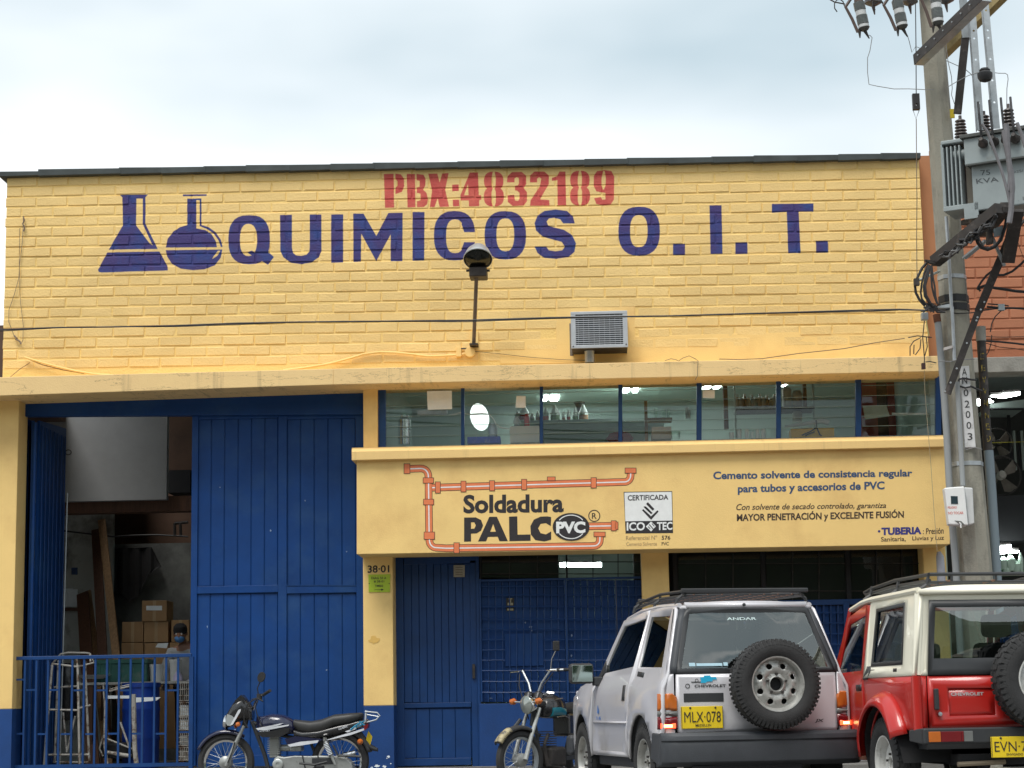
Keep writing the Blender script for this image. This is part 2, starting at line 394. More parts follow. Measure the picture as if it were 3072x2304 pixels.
# PBX:4832189 in red stencil
rl(zB, [(335,160),(400,158),(403,382),(343,384)], ch=1)
rl(zB, [(412,157),(448,162),(468,190),(470,240),(455,278),(412,293),(412,252),(425,235),(425,205),(412,190)], ch=1)
rl(zB, [(487,160),(542,158),(545,380),(492,381)], ch=1)
rl(zB, [(552,158),(598,164),(612,190),(610,235),(595,262),(618,285),(628,325),(622,360),(600,378),(555,380)], [(552,200),(572,205),(572,245),(552,248)], [(555,285),(578,290),(578,335),(555,340)], ch=1)
rl(zB, [(630,157),(690,156),(705,215),(722,155),(765,154),(742,262),(768,376),(705,378),(692,320),(672,379),(640,379),(655,270)], ch=1)
rl(zB, [(788,230),(832,228),(832,272),(789,274)], ch=1); rl(zB, [(792,330),(834,328),(836,373),(794,375)], ch=1)
rl(zB, [(885,200),(905,150),(960,148),(965,300),(980,300),(982,330),(967,332),(968,372),(900,374),(898,335),(845,335),(843,300)], [(893,225),(897,300),(868,300)], ch=1)
for cx, y0 in ((1064, 145), (1636, 139)):
    rl(zB, ell(cx, y0+60, 65, 62, 20, 2.5), ch=1); rl(zB, ell(cx+1, y0+165, 67, 66, 20, 2.5), ch=1)
    rl(zB, [(cx-5,y0-5),(cx+6,y0-5),(cx+14,y0+40),(cx+12,y0+95),(cx+6,y0+110),(cx+14,y0+135),(cx+14,y0+200),(cx+6,y0+235),(cx-4,y0+235),(cx-14,y0+200),(cx-14,y0+135),(cx-6,y0+110),(cx-14,y0+90),(cx-14,y0+40)], ch=1, val=0)
rl(zB, [(1152,215),(1155,175),(1185,147),(1250,145),(1278,170),(1280,225),(1262,252),(1285,280),(1285,340),(1262,368),(1190,372),(1158,345),(1155,300),(1200,297),(1205,335),(1225,338),(1235,325),(1235,285),(1220,270),(1205,268),(1205,238),(1225,235),(1232,220),(1230,185),(1215,178),(1202,190),(1202,215)], ch=1)
rl(zB, [(1305,215),(1305,170),(1335,143),(1400,143),(1430,170),(1430,225),(1372,325),(1375,328),(1432,332),(1435,368),(1305,370),(1308,335),(1370,240),(1380,190),(1365,180),(1352,190),(1352,215)], ch=1)
rl(zB, [(1450,185),(1485,172),(1500,143),(1540,143),(1545,368),(1488,368),(1486,200),(1450,205)], ch=1)
rl(zB, [(1728,170),(1750,140),(1800,134),(1845,140),(1864,175),(1862,330),(1840,362),(1790,368),(1745,358),(1730,320),(1775,312),(1785,330),(1805,328),(1805,285),(1745,275),(1728,240)], [(1790,140),(1800,140),(1808,185),(1806,235),(1796,262),(1788,262),(1780,235),(1780,185)], ch=1)
img = bpy.data.images.new('painted_lettering_mask', mw, mh, alpha=True, float_buffer=False, is_data=True)
img.pixels.foreach_set(mask.ravel()); img.update(); img.pack()

def paint_mat(name, rib, rnd):
    m = bpy.data.materials.new(name); m.use_nodes = True; n, l = m.node_tree.nodes, m.node_tree.links; b = n['Principled BSDF']
    b.inputs['Roughness'].default_value = .7
    pos = n.new('ShaderNodeNewGeometry').outputs['Position']; sp = n.new('ShaderNodeSeparateXYZ'); l.new(pos, sp.inputs[0])
    u = n.new('ShaderNodeMapRange'); u.clamp = False; u.inputs[1].default_value = MX0; u.inputs[2].default_value = MX1; l.new(sp.outputs[0], u.inputs[0])
    v = n.new('ShaderNodeMapRange'); v.clamp = False; v.inputs[1].default_value = MZ0; v.inputs[2].default_value = MZ1; l.new(sp.outputs[2], v.inputs[0])
    cb = n.new('ShaderNodeCombineXYZ'); l.new(u.outputs[0], cb.inputs[0]); l.new(v.outputs[0], cb.inputs[1])
    im = n.new('ShaderNodeTexImage'); im.image = img; im.extension = 'CLIP'; im.interpolation = 'Linear'; l.new(cb.outputs[0], im.inputs[0])
    sc = n.new('ShaderNodeSeparateColor'); l.new(im.outputs[0], sc.inputs[0])
    t = n.new('ShaderNodeTexNoise'); t.inputs['Scale'].default_value = 1.5; t.inputs['Detail'].default_value = 7; l.new(pos, t.inputs['Vector'])
    rr = n.new('ShaderNodeMapRange'); rr.inputs[1].default_value = .3; rr.inputs[2].default_value = .7; rr.inputs[3].default_value = .91; rr.inputs[4].default_value = 1.05; l.new(t.outputs[0], rr.inputs[0])
    oi = n.new('ShaderNodeObjectInfo'); r2 = n.new('ShaderNodeMapRange'); r2.inputs[3].default_value = 1-rnd; r2.inputs[4].default_value = 1+rnd*.6; l.new(oi.outputs['Random'], r2.inputs[0])
    mm = n.new('ShaderNodeMath'); mm.operation = 'MULTIPLY'; l.new(rr.outputs[0], mm.inputs[0]); l.new(r2.outputs[0], mm.inputs[1])
    y = n.new('ShaderNodeMix'); y.data_type = 'RGBA'; y.blend_type = 'MULTIPLY'; y.inputs[0].default_value = 1; y.inputs[6].default_value = (*((.83,.585,.235) if rib else (.86,.60,.21)), 1); l.new(mm.outputs[0], y.inputs[7])
    # thin patches in the lettering where the coats differ
    t2 = n.new('ShaderNodeTexNoise'); t2.inputs['Scale'].default_value = 5; t2.inputs['Detail'].default_value = 5; l.new(pos, t2.inputs['Vector'])
    bl = n.new('ShaderNodeValToRGB'); e = bl.color_ramp.elements; e[0].position = .42; e[0].color = (.042,.028,.15,1); e[1].position = .68; e[1].color = (.018,.045,.21,1); l.new(t2.outputs[0], bl.inputs[0])
    rd = n.new('ShaderNodeValToRGB'); e = rd.color_ramp.elements; e[0].position = .35; e[0].color = (.52,.055,.055,1); e[1].position = .65; e[1].color = (.62,.12,.085,1); l.new(t2.outputs[0], rd.inputs[0])
    wear = n.new('ShaderNodeMapRange'); wear.inputs[1].default_value = .30; wear.inputs[2].default_value = .40; l.new(t2.outputs[0], wear.inputs[0])
    wm = n.new('ShaderNodeMath'); wm.operation = 'MULTIPLY'; l.new(sc.outputs[1], wm.inputs[0]); 
    w2 = n.new('ShaderNodeMapRange'); w2.inputs[3].default_value = .8; w2.inputs[4].default_value = 1; l.new(wear.outputs[0], w2.inputs[0]); l.new(w2.outputs[0], wm.inputs[1])
    a = n.new('ShaderNodeMix'); a.data_type = 'RGBA'; l.new(wm.outputs[0], a.inputs[0]); l.new(y.outputs[2], a.inputs[6]); l.new(rd.outputs[0], a.inputs[7])
    a2 = n.new('ShaderNodeMix'); a2.data_type = 'RGBA'; l.new(sc.outputs[0], a2.inputs[0]); l.new(a.outputs[2], a2.inputs[6]); l.new(bl.outputs[0], a2.inputs[7])
    l.new(a2.outputs[2], b.inputs['Base Color'])
    h = n.new('ShaderNodeTexNoise'); h.inputs['Scale'].default_value = 45; h.inputs['Detail'].default_value = 4; l.new(pos, h.inputs['Vector'])
    bp = n.new('ShaderNodeBump'); bp.inputs['Strength'].default_value = .6; bp.inputs['Distance'].default_value = .010; l.new(h.outputs[0], bp.inputs['Height'])
    if rib:
        wv = n.new('ShaderNodeTexWave'); wv.bands_direction = 'Z'; wv.inputs['Scale'].default_value = 26; wv.inputs['Distortion'].default_value = .3; l.new(pos, wv.inputs[0])
        b2 = n.new('ShaderNodeBump'); b2.inputs['Strength'].default_value = .35; b2.inputs['Distance'].default_value = .003; l.new(wv.outputs[1], b2.inputs['Height']); l.new(bp.outputs[0], b2.inputs['Normal']); l.new(b2.outputs[0], b.inputs['Normal'])
    else: l.new(bp.outputs[0], b.inputs['Normal'])
    return m
M_brick = paint_mat('painted_brick', True, .07); M_mortar = paint_mat('painted_mortar', False, 0)

def brick_mesh(name, w, h, d, cut, rng):
    b = .005
    j = lambda s=.003: rng.uniform(-s, s)
    f = [(b*.7+j(), b*.6+j()), (w-b*.7+j(), b*.6+j()), (w-b*.7+j(), h-b+j()), (b*.7+j(), h-b+j())]
    if cut == 1: f[1] = (w-.028, b*.6)
    if cut == 2: f[0] = (.022, .012)
    vs = [(-.004, d, -.003), (w+.004, d, -.003), (w+.004, d, h+.003), (-.004, d, h+.003)]
    vs += [(0+j(.002), .006, 0+j(.002)), (w+j(.002), .006, 0+j(.002)), (w, .006, h), (0, .006, h)]
    vs += [(x, j(.0012), z) for x, z in f]
    fs = [(0,1,5,4),(1,2,6,5),(2,3,7,6),(3,0,4,7),(4,5,9,8),(5,6,10,9),(6,7,11,10),(7,4,8,11),(8,9,10,11)]
    me = bpy.data.meshes.new(name); me.from_pydata(vs, [], fs); me.update(); return me
def brick_field(parent, xl, xr, ztl, slope, nrows, pitch_w, pitch_h, y_face, material, limit=300, ragged=0.0, skip=None, offs=0.0):
    rng = random.Random(11); d = .035; w = pitch_w-.016; h = pitch_h-.020
    vars_ = [brick_mesh('brick', w, h, d, c, rng) for c in (0,0,0,0,0,1,2,0,0,0)]
    halves = [brick_mesh('brick', w/2-.004, h, d, 0, rng) for _ in range(2)]
    for me in vars_+halves: me.materials.append(material)
    cells = []
    for r in range(nrows):
        x = xl - (pitch_w/2 if r % 2 else 0) + offs + rng.uniform(-.01, .01)
        first = True
        while x < xr-.03:
            xa, half = x, False
            if xa < xl-.02:
                if xa+w < xl+.05: x += pitch_w; continue
                xa = xl; half = 'l'
            wid = (x+w)-xa
            if xa+wid > xr: wid = xr-xa
            if wid > .06: cells.append((r, xa, wid))
            x += pitch_w
    cells = [c for c in cells if not (skip and skip(c[1]+c[2]/2, ztl-(c[0]+.5)*pitch_h))]
    order = sorted(cells, key=lambda c: -c[2]+rng.random()*.001+abs(c[0]-nrows/2)*.0)
    full = [c for c in cells if c[2] > w*.99]; part = [c for c in cells if c[2] <= w*.99]
    # all whole bricks of the rows nearest the eye line first
    full.sort(key=lambda c: -c[0])
    single = full[:limit]; rest = full[limit:]+part
    Mi = WM[parent.name].inverted()
    for r, xa, wid in single:
        me = rng.choice(vars_); o = bpy.data.objects.new('brick', me); COL.objects.link(o); o.parent = parent
        z = ztl + slope*(xa-xl) - (r+1)*pitch_h + .010
        o.location = Mi @ Vector((xa, y_face+rng.uniform(-.004, .004), z+rng.uniform(-.0025, .0025)))
        o.rotation_euler = (0, -slope+rng.uniform(-.004, .004), rng.uniform(-.004, .004))
    mb = MB()
    for r, xa, wid in rest:
        me = rng.choice(vars_); z = ztl + slope*(xa-xl) - (r+1)*pitch_h + .010; yo = y_face+rng.uniform(-.003, .003)
        mb.add([(xa+rng.uniform(0, ragged)*0+v.co.x*wid/w, yo+v.co.y, z+v.co.z) for v in me.vertices], [tuple(p.vertices) for p in me.polygons])
    if rest:
        o = mb.build('remaining_bricks', material, parent); o['kind'] = 'stuff'
wallp = MB().box(XL, YF+.0075, ZB-.1, XR, YF+.32, ZT1-.01).add(
    [(XL, YF+.0075, ZT1-.01), (XR, YF+.0075, ZT1-.01), (XR, YF+.0075, ZT1), (XL, YF+.0075, ZT0), (XL, YF+.3, ZT1-.01), (XR, YF+.3, ZT1-.01), (XR, YF+.3, ZT1), (XL, YF+.3, ZT0)],
    [(0,1,2,3),(7,6,5,4),(0,3,7,4),(1,5,6,2),(3,2,6,7)]).build('upper_wall', M_mortar, bld)
PH = .1168
AC0 = W(1690, 905, YF); AC1 = W(1885, 1110, YF)
def wall_skip(x, z):
    if z < ZT0-PH*18.3 and x > W(1500, 1000, YF).x: return True
    return AC0.x-.12 < x < AC1.x+.1 and AC1.z < z < AC0.z
brick_field(wallp, XL, XR, ZT0-.005, SL, 19, .3560, PH, YF, M_brick, 300, skip=wall_skip)
# plain rendered patch at the foot of the wall and round the window air conditioner
mb = MB(); mb.pbox([(1500,1020),(2775,985),(2775,1078),(1500,1092)], YF+.002, YF+.02); mb.pbox([(1668,905),(1905,902),(1905,1034),(1668,1034)], YF+.0015, YF+.018)
mb.build('rendered_patch', M_yel, bld, bev=.004)
# coping tiles
M_cop = mat('dark_fibre_cement', (.045, .055, .055), .7, var=.25, nscale=5, rnd=.15, world=True)
segs = [(0,506,118,508),(118,512,360,506)]
xs = [0,118]+[360+127*i for i in range(20)]
def coply(x): return 510 - (x-18)*(510-458)/(2757-18)
for i in range(len(xs)-1):
    x0, x1 = xs[i]-4, min(xs[i+1]+2, 2762)
    if x0 > 2750: break
    up = (i % 3)*1.5
    o = MB().pbox([(x0, coply(x0)-up*.6+(4 if i == 0 else 0)), (x1, coply(x1)+1-up*.3+(4 if i == 0 else 0)), (x1, coply(x1)+17), (x0, coply(x0)+19)], YF-.07-.004*(i % 2), YF+.36).build('coping_tile', M_cop, bld, bev=.004)

# ------------------------------------------------------------------ ledges with rain streaks and hair cracks
def ledge_mat(name, base, crack, streak):
    m = bpy.data.materials.new(name); m.use_nodes = True; n, l = m.node_tree.nodes, m.node_tree.links; b = n['Principled BSDF']; b.inputs['Roughness'].default_value = .8
    pos = n.new('ShaderNodeNewGeometry').outputs['Position']
    def noise(scale, st, det=6, loc=(0,0,0)):
        q = n.new('ShaderNodeMapping'); q.inputs['Scale'].default_value = st; q.inputs['Location'].default_value = loc; l.new(pos, q.inputs[0])
        t = n.new('ShaderNodeTexNoise'); t.inputs['Scale'].default_value = scale; t.inputs['Detail'].default_value = det; t.inputs['Roughness'].default_value = .65; l.new(q.outputs[0], t.inputs['Vector']); return t.outputs[0]
    def mr(s, a, b_, c=0, d=1):
        r = n.new('ShaderNodeMapRange'); r.inputs[1].default_value = a; r.inputs[2].default_value = b_; r.inputs[3].default_value = c; r.inputs[4].default_value = d; l.new(s, r.inputs[0]); return r.outputs[0]
    def mul(a, b_):
        q = n.new('ShaderNodeMath'); q.operation = 'MULTIPLY'; l.new(a, q.inputs[0]); 
        if isinstance(b_, float): q.inputs[1].default_value = b_
        else: l.new(b_, q.inputs[1])
        return q.outputs[0]
    def mixc(f, a, bcol):
        q = n.new('ShaderNodeMix'); q.data_type = 'RGBA'; l.new(f, q.inputs[0])
        if isinstance(a, tuple): q.inputs[6].default_value = (*a, 1)
        else: l.new(a, q.inputs[6])
        q.inputs[7].default_value = (*bcol, 1); return q.outputs[2]
    c = mixc(mr(noise(2, (1,1,1)), .35, .7, 0, .5), base, (base[0]*.86, base[1]*.82, base[2]*.85))
    c = mixc(mul(mr(noise(1.0, (11, 1, .5)), .56, .72), mr(noise(.9, (1,1,1), 2, (4,0,0)), .42, .58, 0, streak)), c, (.16,.12,.08))
    # cracks: the zero line of a stretched noise
    cn = noise(1.6, (.55, 1, 3.2), 8, (1.7, 0, 0)); ab = n.new('ShaderNodeMath'); ab.operation = 'SUBTRACT'; ab.inputs[1].default_value = .5; l.new(cn, ab.inputs[0])
    ab2 = n.new('ShaderNodeMath'); ab2.operation = 'ABSOLUTE'; l.new(ab.outputs[0], ab2.inputs[0])
    c = mixc(mul(mr(ab2.outputs[0], .0, .0055, 1, 0), crack), c, (.13,.09,.05))
    l.new(c, b.inputs['Base Color'])
    t = n.new('ShaderNodeTexNoise'); t.inputs['Scale'].default_value = 70; l.new(pos, t.inputs['Vector']); bp = n.new('ShaderNodeBump'); bp.inputs['Strength'].default_value = .35; bp.inputs['Distance'].default_value = .006; l.new(t.outputs[0], bp.inputs['Height']); l.new(bp.outputs[0], b.inputs['Normal'])
    return m
M_ledge = ledge_mat('weathered_yellow_ledge', (.84, .60, .28), .8, .55)
M_sillm = ledge_mat('weathered_yellow_sill', (.84, .58, .23), .0, .35)
YL = 21.42
mb = MB(); mb.pbox([(-260,1138),(1000,1106),(1000,1154),(-260,1196)], YL, YF+.3); mb.pbox([(1000,1106),(2832,1067),(2832,1113.5),(1000,1154)], YL, YF+.3)
mb.build('ledge', M_ledge, bld, bev=.006)
# sill above the sign and the projecting sign wall
a = [W(1055,1354,21.27), W(2833,1316,21.27), W(2833,1340,21.27), W(1055,1381,21.27)]
bk = [W(1055,1343,21.86), W(2833,1305,21.86)]
mb = MB(); mb.add(a+[bk[0], bk[1], Vector((a[2].x, 21.86, a[2].z)), Vector((a[3].x, 21.86, a[3].z))],
    [(3,2,1,0),(0,1,5,4),(3,7,6,2),(0,4,7,3),(1,2,6,5),(4,5,6,7)])
mb.build('window_sill', M_sillm, bld, bev=.006)
YS = 21.34
mb = MB(); mb.pbox([(1070,1378),(2850,1336),(2850,1633),(1070,1663)], YS, 21.9)
signw = mb.build('sign_wall', M_yel, bld, bev=.006)
# pillars
def pillar(x0, x1, ytop, yspl, Y0, Y1, xb0=None, xb1=None):
    xb0 = x0 if xb0 is None else xb0; xb1 = x1 if xb1 is None else xb1
    a = W(x0, ytop, Y0); s_ = W(xb0, yspl, Y0); e = W(xb1, yspl, Y0)
    MB().box(s_.x, Y0, s_.z, e.x, Y1, a.z).build('pillar', M_yel, bld, bev=.008)
    MB().box(s_.x-.002, Y0-.002, .186, e.x+.002, Y1, s_.z).build('pillar_base', M_bluewall, bld, bev=.004)
pillar(-300, 43, 1185, 2133, YF, 22.16, -300, 36)
pillar(1091, 1181, 1640, 2118, YF, 22.16)
MB().box(W(1090,1300,YF).x, YF, W(1110,1400,YF).z, W(1133,1300,YF).x, 22.16, W(1110,1160,YF).z).build('pillar', M_yel, bld, bev=.006)
pillar(1936, 2019, 1640, 2130, YF+.06, 22.16)
pillar(2793, 2862, 1630, 2140, YF, 22.16)
# soffits: the underside slab between ledge and doors, the closed shell of the building
xg0, xg1 = W(0, 1200, 22).x-1.2, W(1091, 1200, 22).x
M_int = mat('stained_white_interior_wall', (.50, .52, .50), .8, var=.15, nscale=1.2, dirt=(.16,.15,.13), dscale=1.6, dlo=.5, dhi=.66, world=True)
M_lab = mat('pale_green_interior_wall', (.42, .50, .46), .8, var=.06, nscale=1, world=True)
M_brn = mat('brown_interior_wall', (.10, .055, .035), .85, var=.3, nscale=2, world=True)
ZR = 6.6
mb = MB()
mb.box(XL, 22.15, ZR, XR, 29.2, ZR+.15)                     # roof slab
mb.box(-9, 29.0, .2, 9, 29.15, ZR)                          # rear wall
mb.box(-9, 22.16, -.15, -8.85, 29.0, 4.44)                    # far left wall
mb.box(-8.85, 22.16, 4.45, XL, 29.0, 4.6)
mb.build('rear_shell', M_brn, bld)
# ------------------------------------------------------------------ painted sign on the projecting wall (flat paint layers about 1 mm apart)
z6 = zoom(1050, 1350, 2.212); z7 = zoom(2000, 1350, 2.3284)
M_pk = mat('black_sign_paint', (.022, .018, .020), .6, var=.25, nscale=30)
M_po = mat('orange_sign_paint', (.74, .20, .075), .6, var=.07, nscale=14)
M_pw = mat('white_sign_paint', (.78, .79, .78), .6, var=.05, nscale=14)
M_pb = mat('blue_sign_paint', (.035, .075, .16), .6, var=.25, nscale=30)
M_pv = mat('violet_blue_sign_paint', (.035, .035, .20), .6, var=.25, nscale=30)
M_pg = mat('faded_brown_sign_paint', (.30, .20, .10), .7, var=.3, nscale=40)
def layer(z, off): return lambda p: W(*z(p), YS-off)
def flat(mb, z, off, *loops):
    mb.sheet(loops[0], loops[1:], layer(z, off), flip=False); return mb
pipes = [
 ([(395,125),(470,122)]+[(470+50*math.sin(t*math.pi/2/6), 172-50*math.cos(t*math.pi/2/6)) for t in range(1,7)]+[(521,200),(525,560)]+[(527+45*(1-math.cos(t*math.pi/2/6)), 600+48*math.sin(t*math.pi/2/6)) for t in range(0,7)]+[(640,652),(1100,645),(1600,637)]+[(1620+38*math.sin(t*math.pi/2/5), 598+38*math.cos(t*math.pi/2/5)) for t in range(0,6)]+[(1659,570)]),
 ([(545,250),(1000,236),(1400,224),(1815,212)]+[(1822+40*math.sin(t*math.pi/2/5), 172+40*math.cos(t*math.pi/2/5)) for t in range(0,6)]+[(1863,150)]),
 ([(1580,506),(1740,503)])]
joints = [(360,93,396,155),(487,186,553,218),(489,328,554,362),(493,546,560,591),(691,617,724,682),(1620,546,1692,573),(568,213,598,284),(738,208,768,276),(928,205,958,269),(1140,196,1171,262),(1601,185,1633,250),(1827,121,1897,152),(1311,180,1360,202),(1735,471,1765,534),(1762,479,1777,526)]
mo, mor, mw_ = MB(), MB(), MB()
def strip(mb, pts, w, off, shift=0):
    L = thickline(pts, w); n = len(pts)
    for i in range(n-1):
        q = [L[i], L[i+1], L[2*n-2-i], L[2*n-1-i]]
        mb.quad(*[layer(z6, off)((p[0]+shift*0, p[1])) for p in q])
for pts in pipes:
    strip(mo, pts, 50, .0012); strip(mor, pts, 43, .0022); strip(mw_, pts, 8, .0032)
for x0, y0, x1, y1 in joints:
    flat(mo, z6, .0040, [(x0-3.5,y0-3.5),(x1+3.5,y0-3.5),(x1+3.5,y1+3.5),(x0-3.5,y1+3.5)]); flat(mor, z6, .0048, [(x0,y0),(x1,y0),(x1,y1),(x0,y1)])
mo.build('pipe_outline', M_pk, signw); mor.build('painted_pipe', M_po, signw); mw_.build('pipe_highlight', M_pw, signw)
M_bbk = mat('brown_black_sign_paint', (.05,.03,.02), .6, var=.4, nscale=40)
def sline(s_, z, c, m, bold=0.0, shear=0.0, off=.0015, nm='painted_line'): put_text(MB(), s_, pbl([z(p) for p in c], YS-off), bold, shear).build(nm, m, signw)
def sflat(nm, m, z, off, *loops): flat(MB(), z, off, *loops).build(nm, m, signw)
sline('Soldadura', z6, ((752,297),(1418,290),(1418,414),(752,422)), M_pk, .035)
for q in ([[(757,448),(757,608),(803,607),(803,555),(840,553),(870,535),(883,500),(870,465),(835,447)],[(803,480),(825,480),(835,500),(825,522),(803,523)]],
  [[(850,607),(925,443),(975,443),(1048,605),(992,605),(980,575),(915,577),(903,606)],[(930,543),(950,490),(968,542)]],
  [[(1055,442),(1110,440),(1112,562),(1198,560),(1198,602),(1058,605)]],
  [[(1335,445),(1332,505),(1300,485),(1265,490),(1248,520),(1265,552),(1300,560),(1335,540),(1335,595),(1290,607),(1230,598),(1200,560),(1197,505),(1220,462),(1265,442),(1310,440)]]): sflat('painted_letter', M_pk, z6, .0015, *q)
sflat('painted_oval', M_pk, z6, .0050, ell(1467,510,122,92,40))
sflat('trademark_ring', M_pk, z6, .0015, ell(1621,437,40,40,24), ell(1621,437,34,34,24)); sline('R', z6, ((1605,418),(1637,418),(1637,457),(1605,457)), M_pk, .01, nm='trademark_letter')
sflat('certificate_ground', M_pk, z6, .0015, [(1816,278),(2138,273),(2144,551),(1829,554)])
sflat('certificate_panel', M_pw, z6, .0030, [(1821,283),(2134,278),(2139,468),(1827,473)])
sline('CERTIFICADA', z6, ((1843,300),(2112,296),(2112,330),(1843,336)), M_pk, .02, off=.0045)
for q in ([(1938,400),(1946,392),(1998,440),(2040,400),(2048,408),(1998,463)], [(1948,378),(1998,424),(1990,408),(1952,372)], [(1968,352),(1978,347),(2020,392),(2008,402),(1968,362)], [(1960,372),(1975,385),(2000,410),(2008,418),(1998,425),(1955,385)]): sflat('emblem_stroke', M_pk, z6, .0045, q)
sline('PVC', z6, ((1368,475),(1562,473),(1562,552),(1368,554)), M_pw, .05, off=.0062)
for a0, a1 in ((215,325),(35,145)): strip(w := MB(), arc(1467,510,95,78,a0,a1,14), 6, .006); w.build('oval_highlight', M_pw, signw)
sline('ICO', z6, ((1836,480),(1957,478),(1957,534),(1836,536)), M_pw, .03, off=.003); sline('TEC', z6, ((2037,478),(2140,476),(2140,530),(2037,532)), M_pw, .03, off=.003)
sflat('emblem_diamond', M_pw, z6, .0030, [(1963,508),(1998,474),(2030,506),(1998,541)])
for q, w_ in (([(1985,494),(2012,524)],6),([(1978,508),(1992,522)],5),([(2004,488),(2020,506)],5)): strip(w := MB(), q, w_, .0042); w.build('emblem_stroke', M_pk, signw)
sline('Referencial Nº', z6, ((1832,571),(2038,567),(2038,594),(1832,598)), M_pg); sline('Cemento Solvente', z6, ((1834,613),(2036,610),(2036,634),(1834,637)), M_pg)
sline('576', z6, ((2068,568),(2126,567),(2126,595),(2068,596)), M_bbk, .02); sline('PVC', z6, ((2068,611),(2116,610),(2116,633),(2068,634)), M_bbk, .01)
sline('Con solvente de secado controlado, garantiza', z7, ((486,377),(1533,368),(1533,416),(486,434)), M_bbk, .012, .25)
sline('MAYOR PENETRACIÓN y EXCELENTE FUSIÓN', z7, ((490,436),(1657,414),(1657,488),(490,512)), M_bbk, .03)
sline(': Presión', z7, ((1790,548),(1935,540),(1935,585),(1790,588)), M_bbk, .012); sline('Sanitaria,', z7, ((1497,608),(1670,604),(1670,641),(1497,645)), M_bbk, .012); sline('Lluvias y Luz', z7, ((1716,603),(1937,598),(1937,636),(1716,640)), M_bbk, .012)
sline('Cemento solvente de consistencia regular', z7, ((325,150),(1716,135),(1716,200),(325,222)), M_pb, .032)
sline('para tubos y accesorios de PVC', z7, ((497,243),(1522,218),(1522,292),(497,314)), M_pb, .032)
sline('TUBERIA', z7, ((1500,542),(1780,536),(1780,588),(1500,596)), M_pv, .05); sflat('painted_dot', M_pv, z7, .0015, ell(1484,568,9,9,12))

# ------------------------------------------------------------------ upper window band
def lx(y0, y1, x, xa=1132, xb=2835): return y0+(y1-y0)*(x-xa)/(xb-xa)
wb_ = thing('window_band', 'long strip window of seven glass louvre bays between the two yellow ledges', 'window', W(1980, 1330, 21.9))
mull = [(1132,1157),(1383,1393),(1619,1629),(1855,1867),(2090,2105),(2329,2343),(2567,2584),(2807,2824)]
for a, b in mull: MB().pbox([(a,lx(1150,1112,a)),(b,lx(1150,1112,b)),(b,lx(1346,1306,b)),(a,lx(1346,1306,a))], 21.86, 21.93).build('frame_post', M_bluel, wb_, bev=.003)
mb = MB(); mb.pbox([(1130,1150),(2826,1112),(2826,1121),(1130,1160)], 21.85, 21.94); mb.pbox([(1130,1342),(2826,1304),(2826,1308.5),(1130,1347)], 21.85, 21.94); mb.build('frame_rail', mat('dark_blue_frame', (.012,.03,.09), .5), wb_)
M_edge = mat('glass_edge', (.20, .26, .25), .3)
rng = random.Random(3)
for i in range(7):
    a, b = mull[i][1], mull[i+1][0]
    for k in range(6):
        t0, t1 = k/6, (k+1)/6
        ya0, yb0 = lx(1160,1121,a), lx(1160,1121,b); ya1, yb1 = lx(1342,1304,a), lx(1342,1304,b)
        P = W(a, ya0+(ya1-ya0)*t0, 21.9); Q = W(b, yb0+(yb1-yb0)*t1, 21.9)
        zt, zb = P.z+.006, Q.z
        zt = W((a+b)/2, (ya0+yb0)/2+((ya1+yb1)-(ya0+yb0))/2*t0, 21.9).z+.007; zb = W((a+b)/2, (ya0+yb0)/2+((ya1+yb1)-(ya0+yb0))/2*t1, 21.9).z
        tl = rng.uniform(.006, .012)
        g = MB().quad((P.x+.003, 21.895-tl, zb), (Q.x-.003, 21.895-tl, zb), (Q.x-.003, 21.895+tl, zt), (P.x+.003, 21.895+tl, zt)).build('glass_pane', M_glass, wb_)
        MB().box(P.x+.003, 21.89-tl, zb-.004, Q.x-.003, 21.897-tl, zb+.001).build('glass_edge', M_edge, g)

# lab room behind the window band
xl0, xl1 = W(1128, 1200, 22).x, XR+.02
mb = MB(); mb.box(xl0, 26.4, 2.9, xl1, 26.5, 5.2); mb.box(xl0-.1, 22.0, .2, xl0, 29.0, 6.5); mb.box(xl1, 22.02, .2, xl1+.1, 29.0, ZR)
mb.box(xl0, 22.16, 4.81, xl1, 26.4, 4.9); mb.build('laboratory_wall', M_lab, bld)
MB().box(W(1090,1200,22.05).x, 22.162, .2, xl0-.101, 22.3, 6.5).build('pillar_return', M_blue, bld)
mb = MB(); mb.box(xl0, 22.0, 2.72, xl1, 29, 2.9); mb.build('upper_floor', M_lab, bld)
def light_panel(px0, py0, px1, py1, skew, z, label, grp, nm='ceiling_lamp'):
    P = [WZ(px0, py1, z), WZ(px1, py1, z), WZ(px1+skew, py0, z), WZ(px0+skew, py0, z)]
    t = thing(nm, label, 'ceiling lamp', sum(P, Vector())/4, group=grp)
    MB().add([p+Vector((0,0,.05)) for p in P]+[p+Vector((0,0,.004)) for p in P], [(0,1,2,3),(4,5,1,0),(5,6,2,1),(6,7,3,2),(7,4,0,3)]).build('lamp_housing', M_white, t)
    MB().quad(*reversed(P)).build('diffuser', M_panel_em, t)
G = 'lit ceiling panels in the laboratory'
CZ = 4.80
for x0, x1, y0, y1, sk, lab in ((1629,1640,1186,1204,3,'narrow lit ceiling panel beside the second blue window post'),(1651,1673,1185,1203,4,'lit ceiling panel above the white funnels in the third window bay'),
    (1867,1884,1150,1178,9,'bright ceiling panel just right of the third blue window post'),(1897,1911,1149,1178,9,'bright ceiling panel left of the wooden post in the fourth bay'),
    (2106,2126,1148,1168,16,'left of the two slanting lit panels in the fifth window bay'),(2139,2156,1147,1167,16,'right of the two slanting lit panels in the fifth window bay'),(2344,2352,1150,1160,14,'dim thin ceiling panel in the sixth window bay')):
    light_panel(x0, y0, x1, y1, sk, CZ, lab, G)
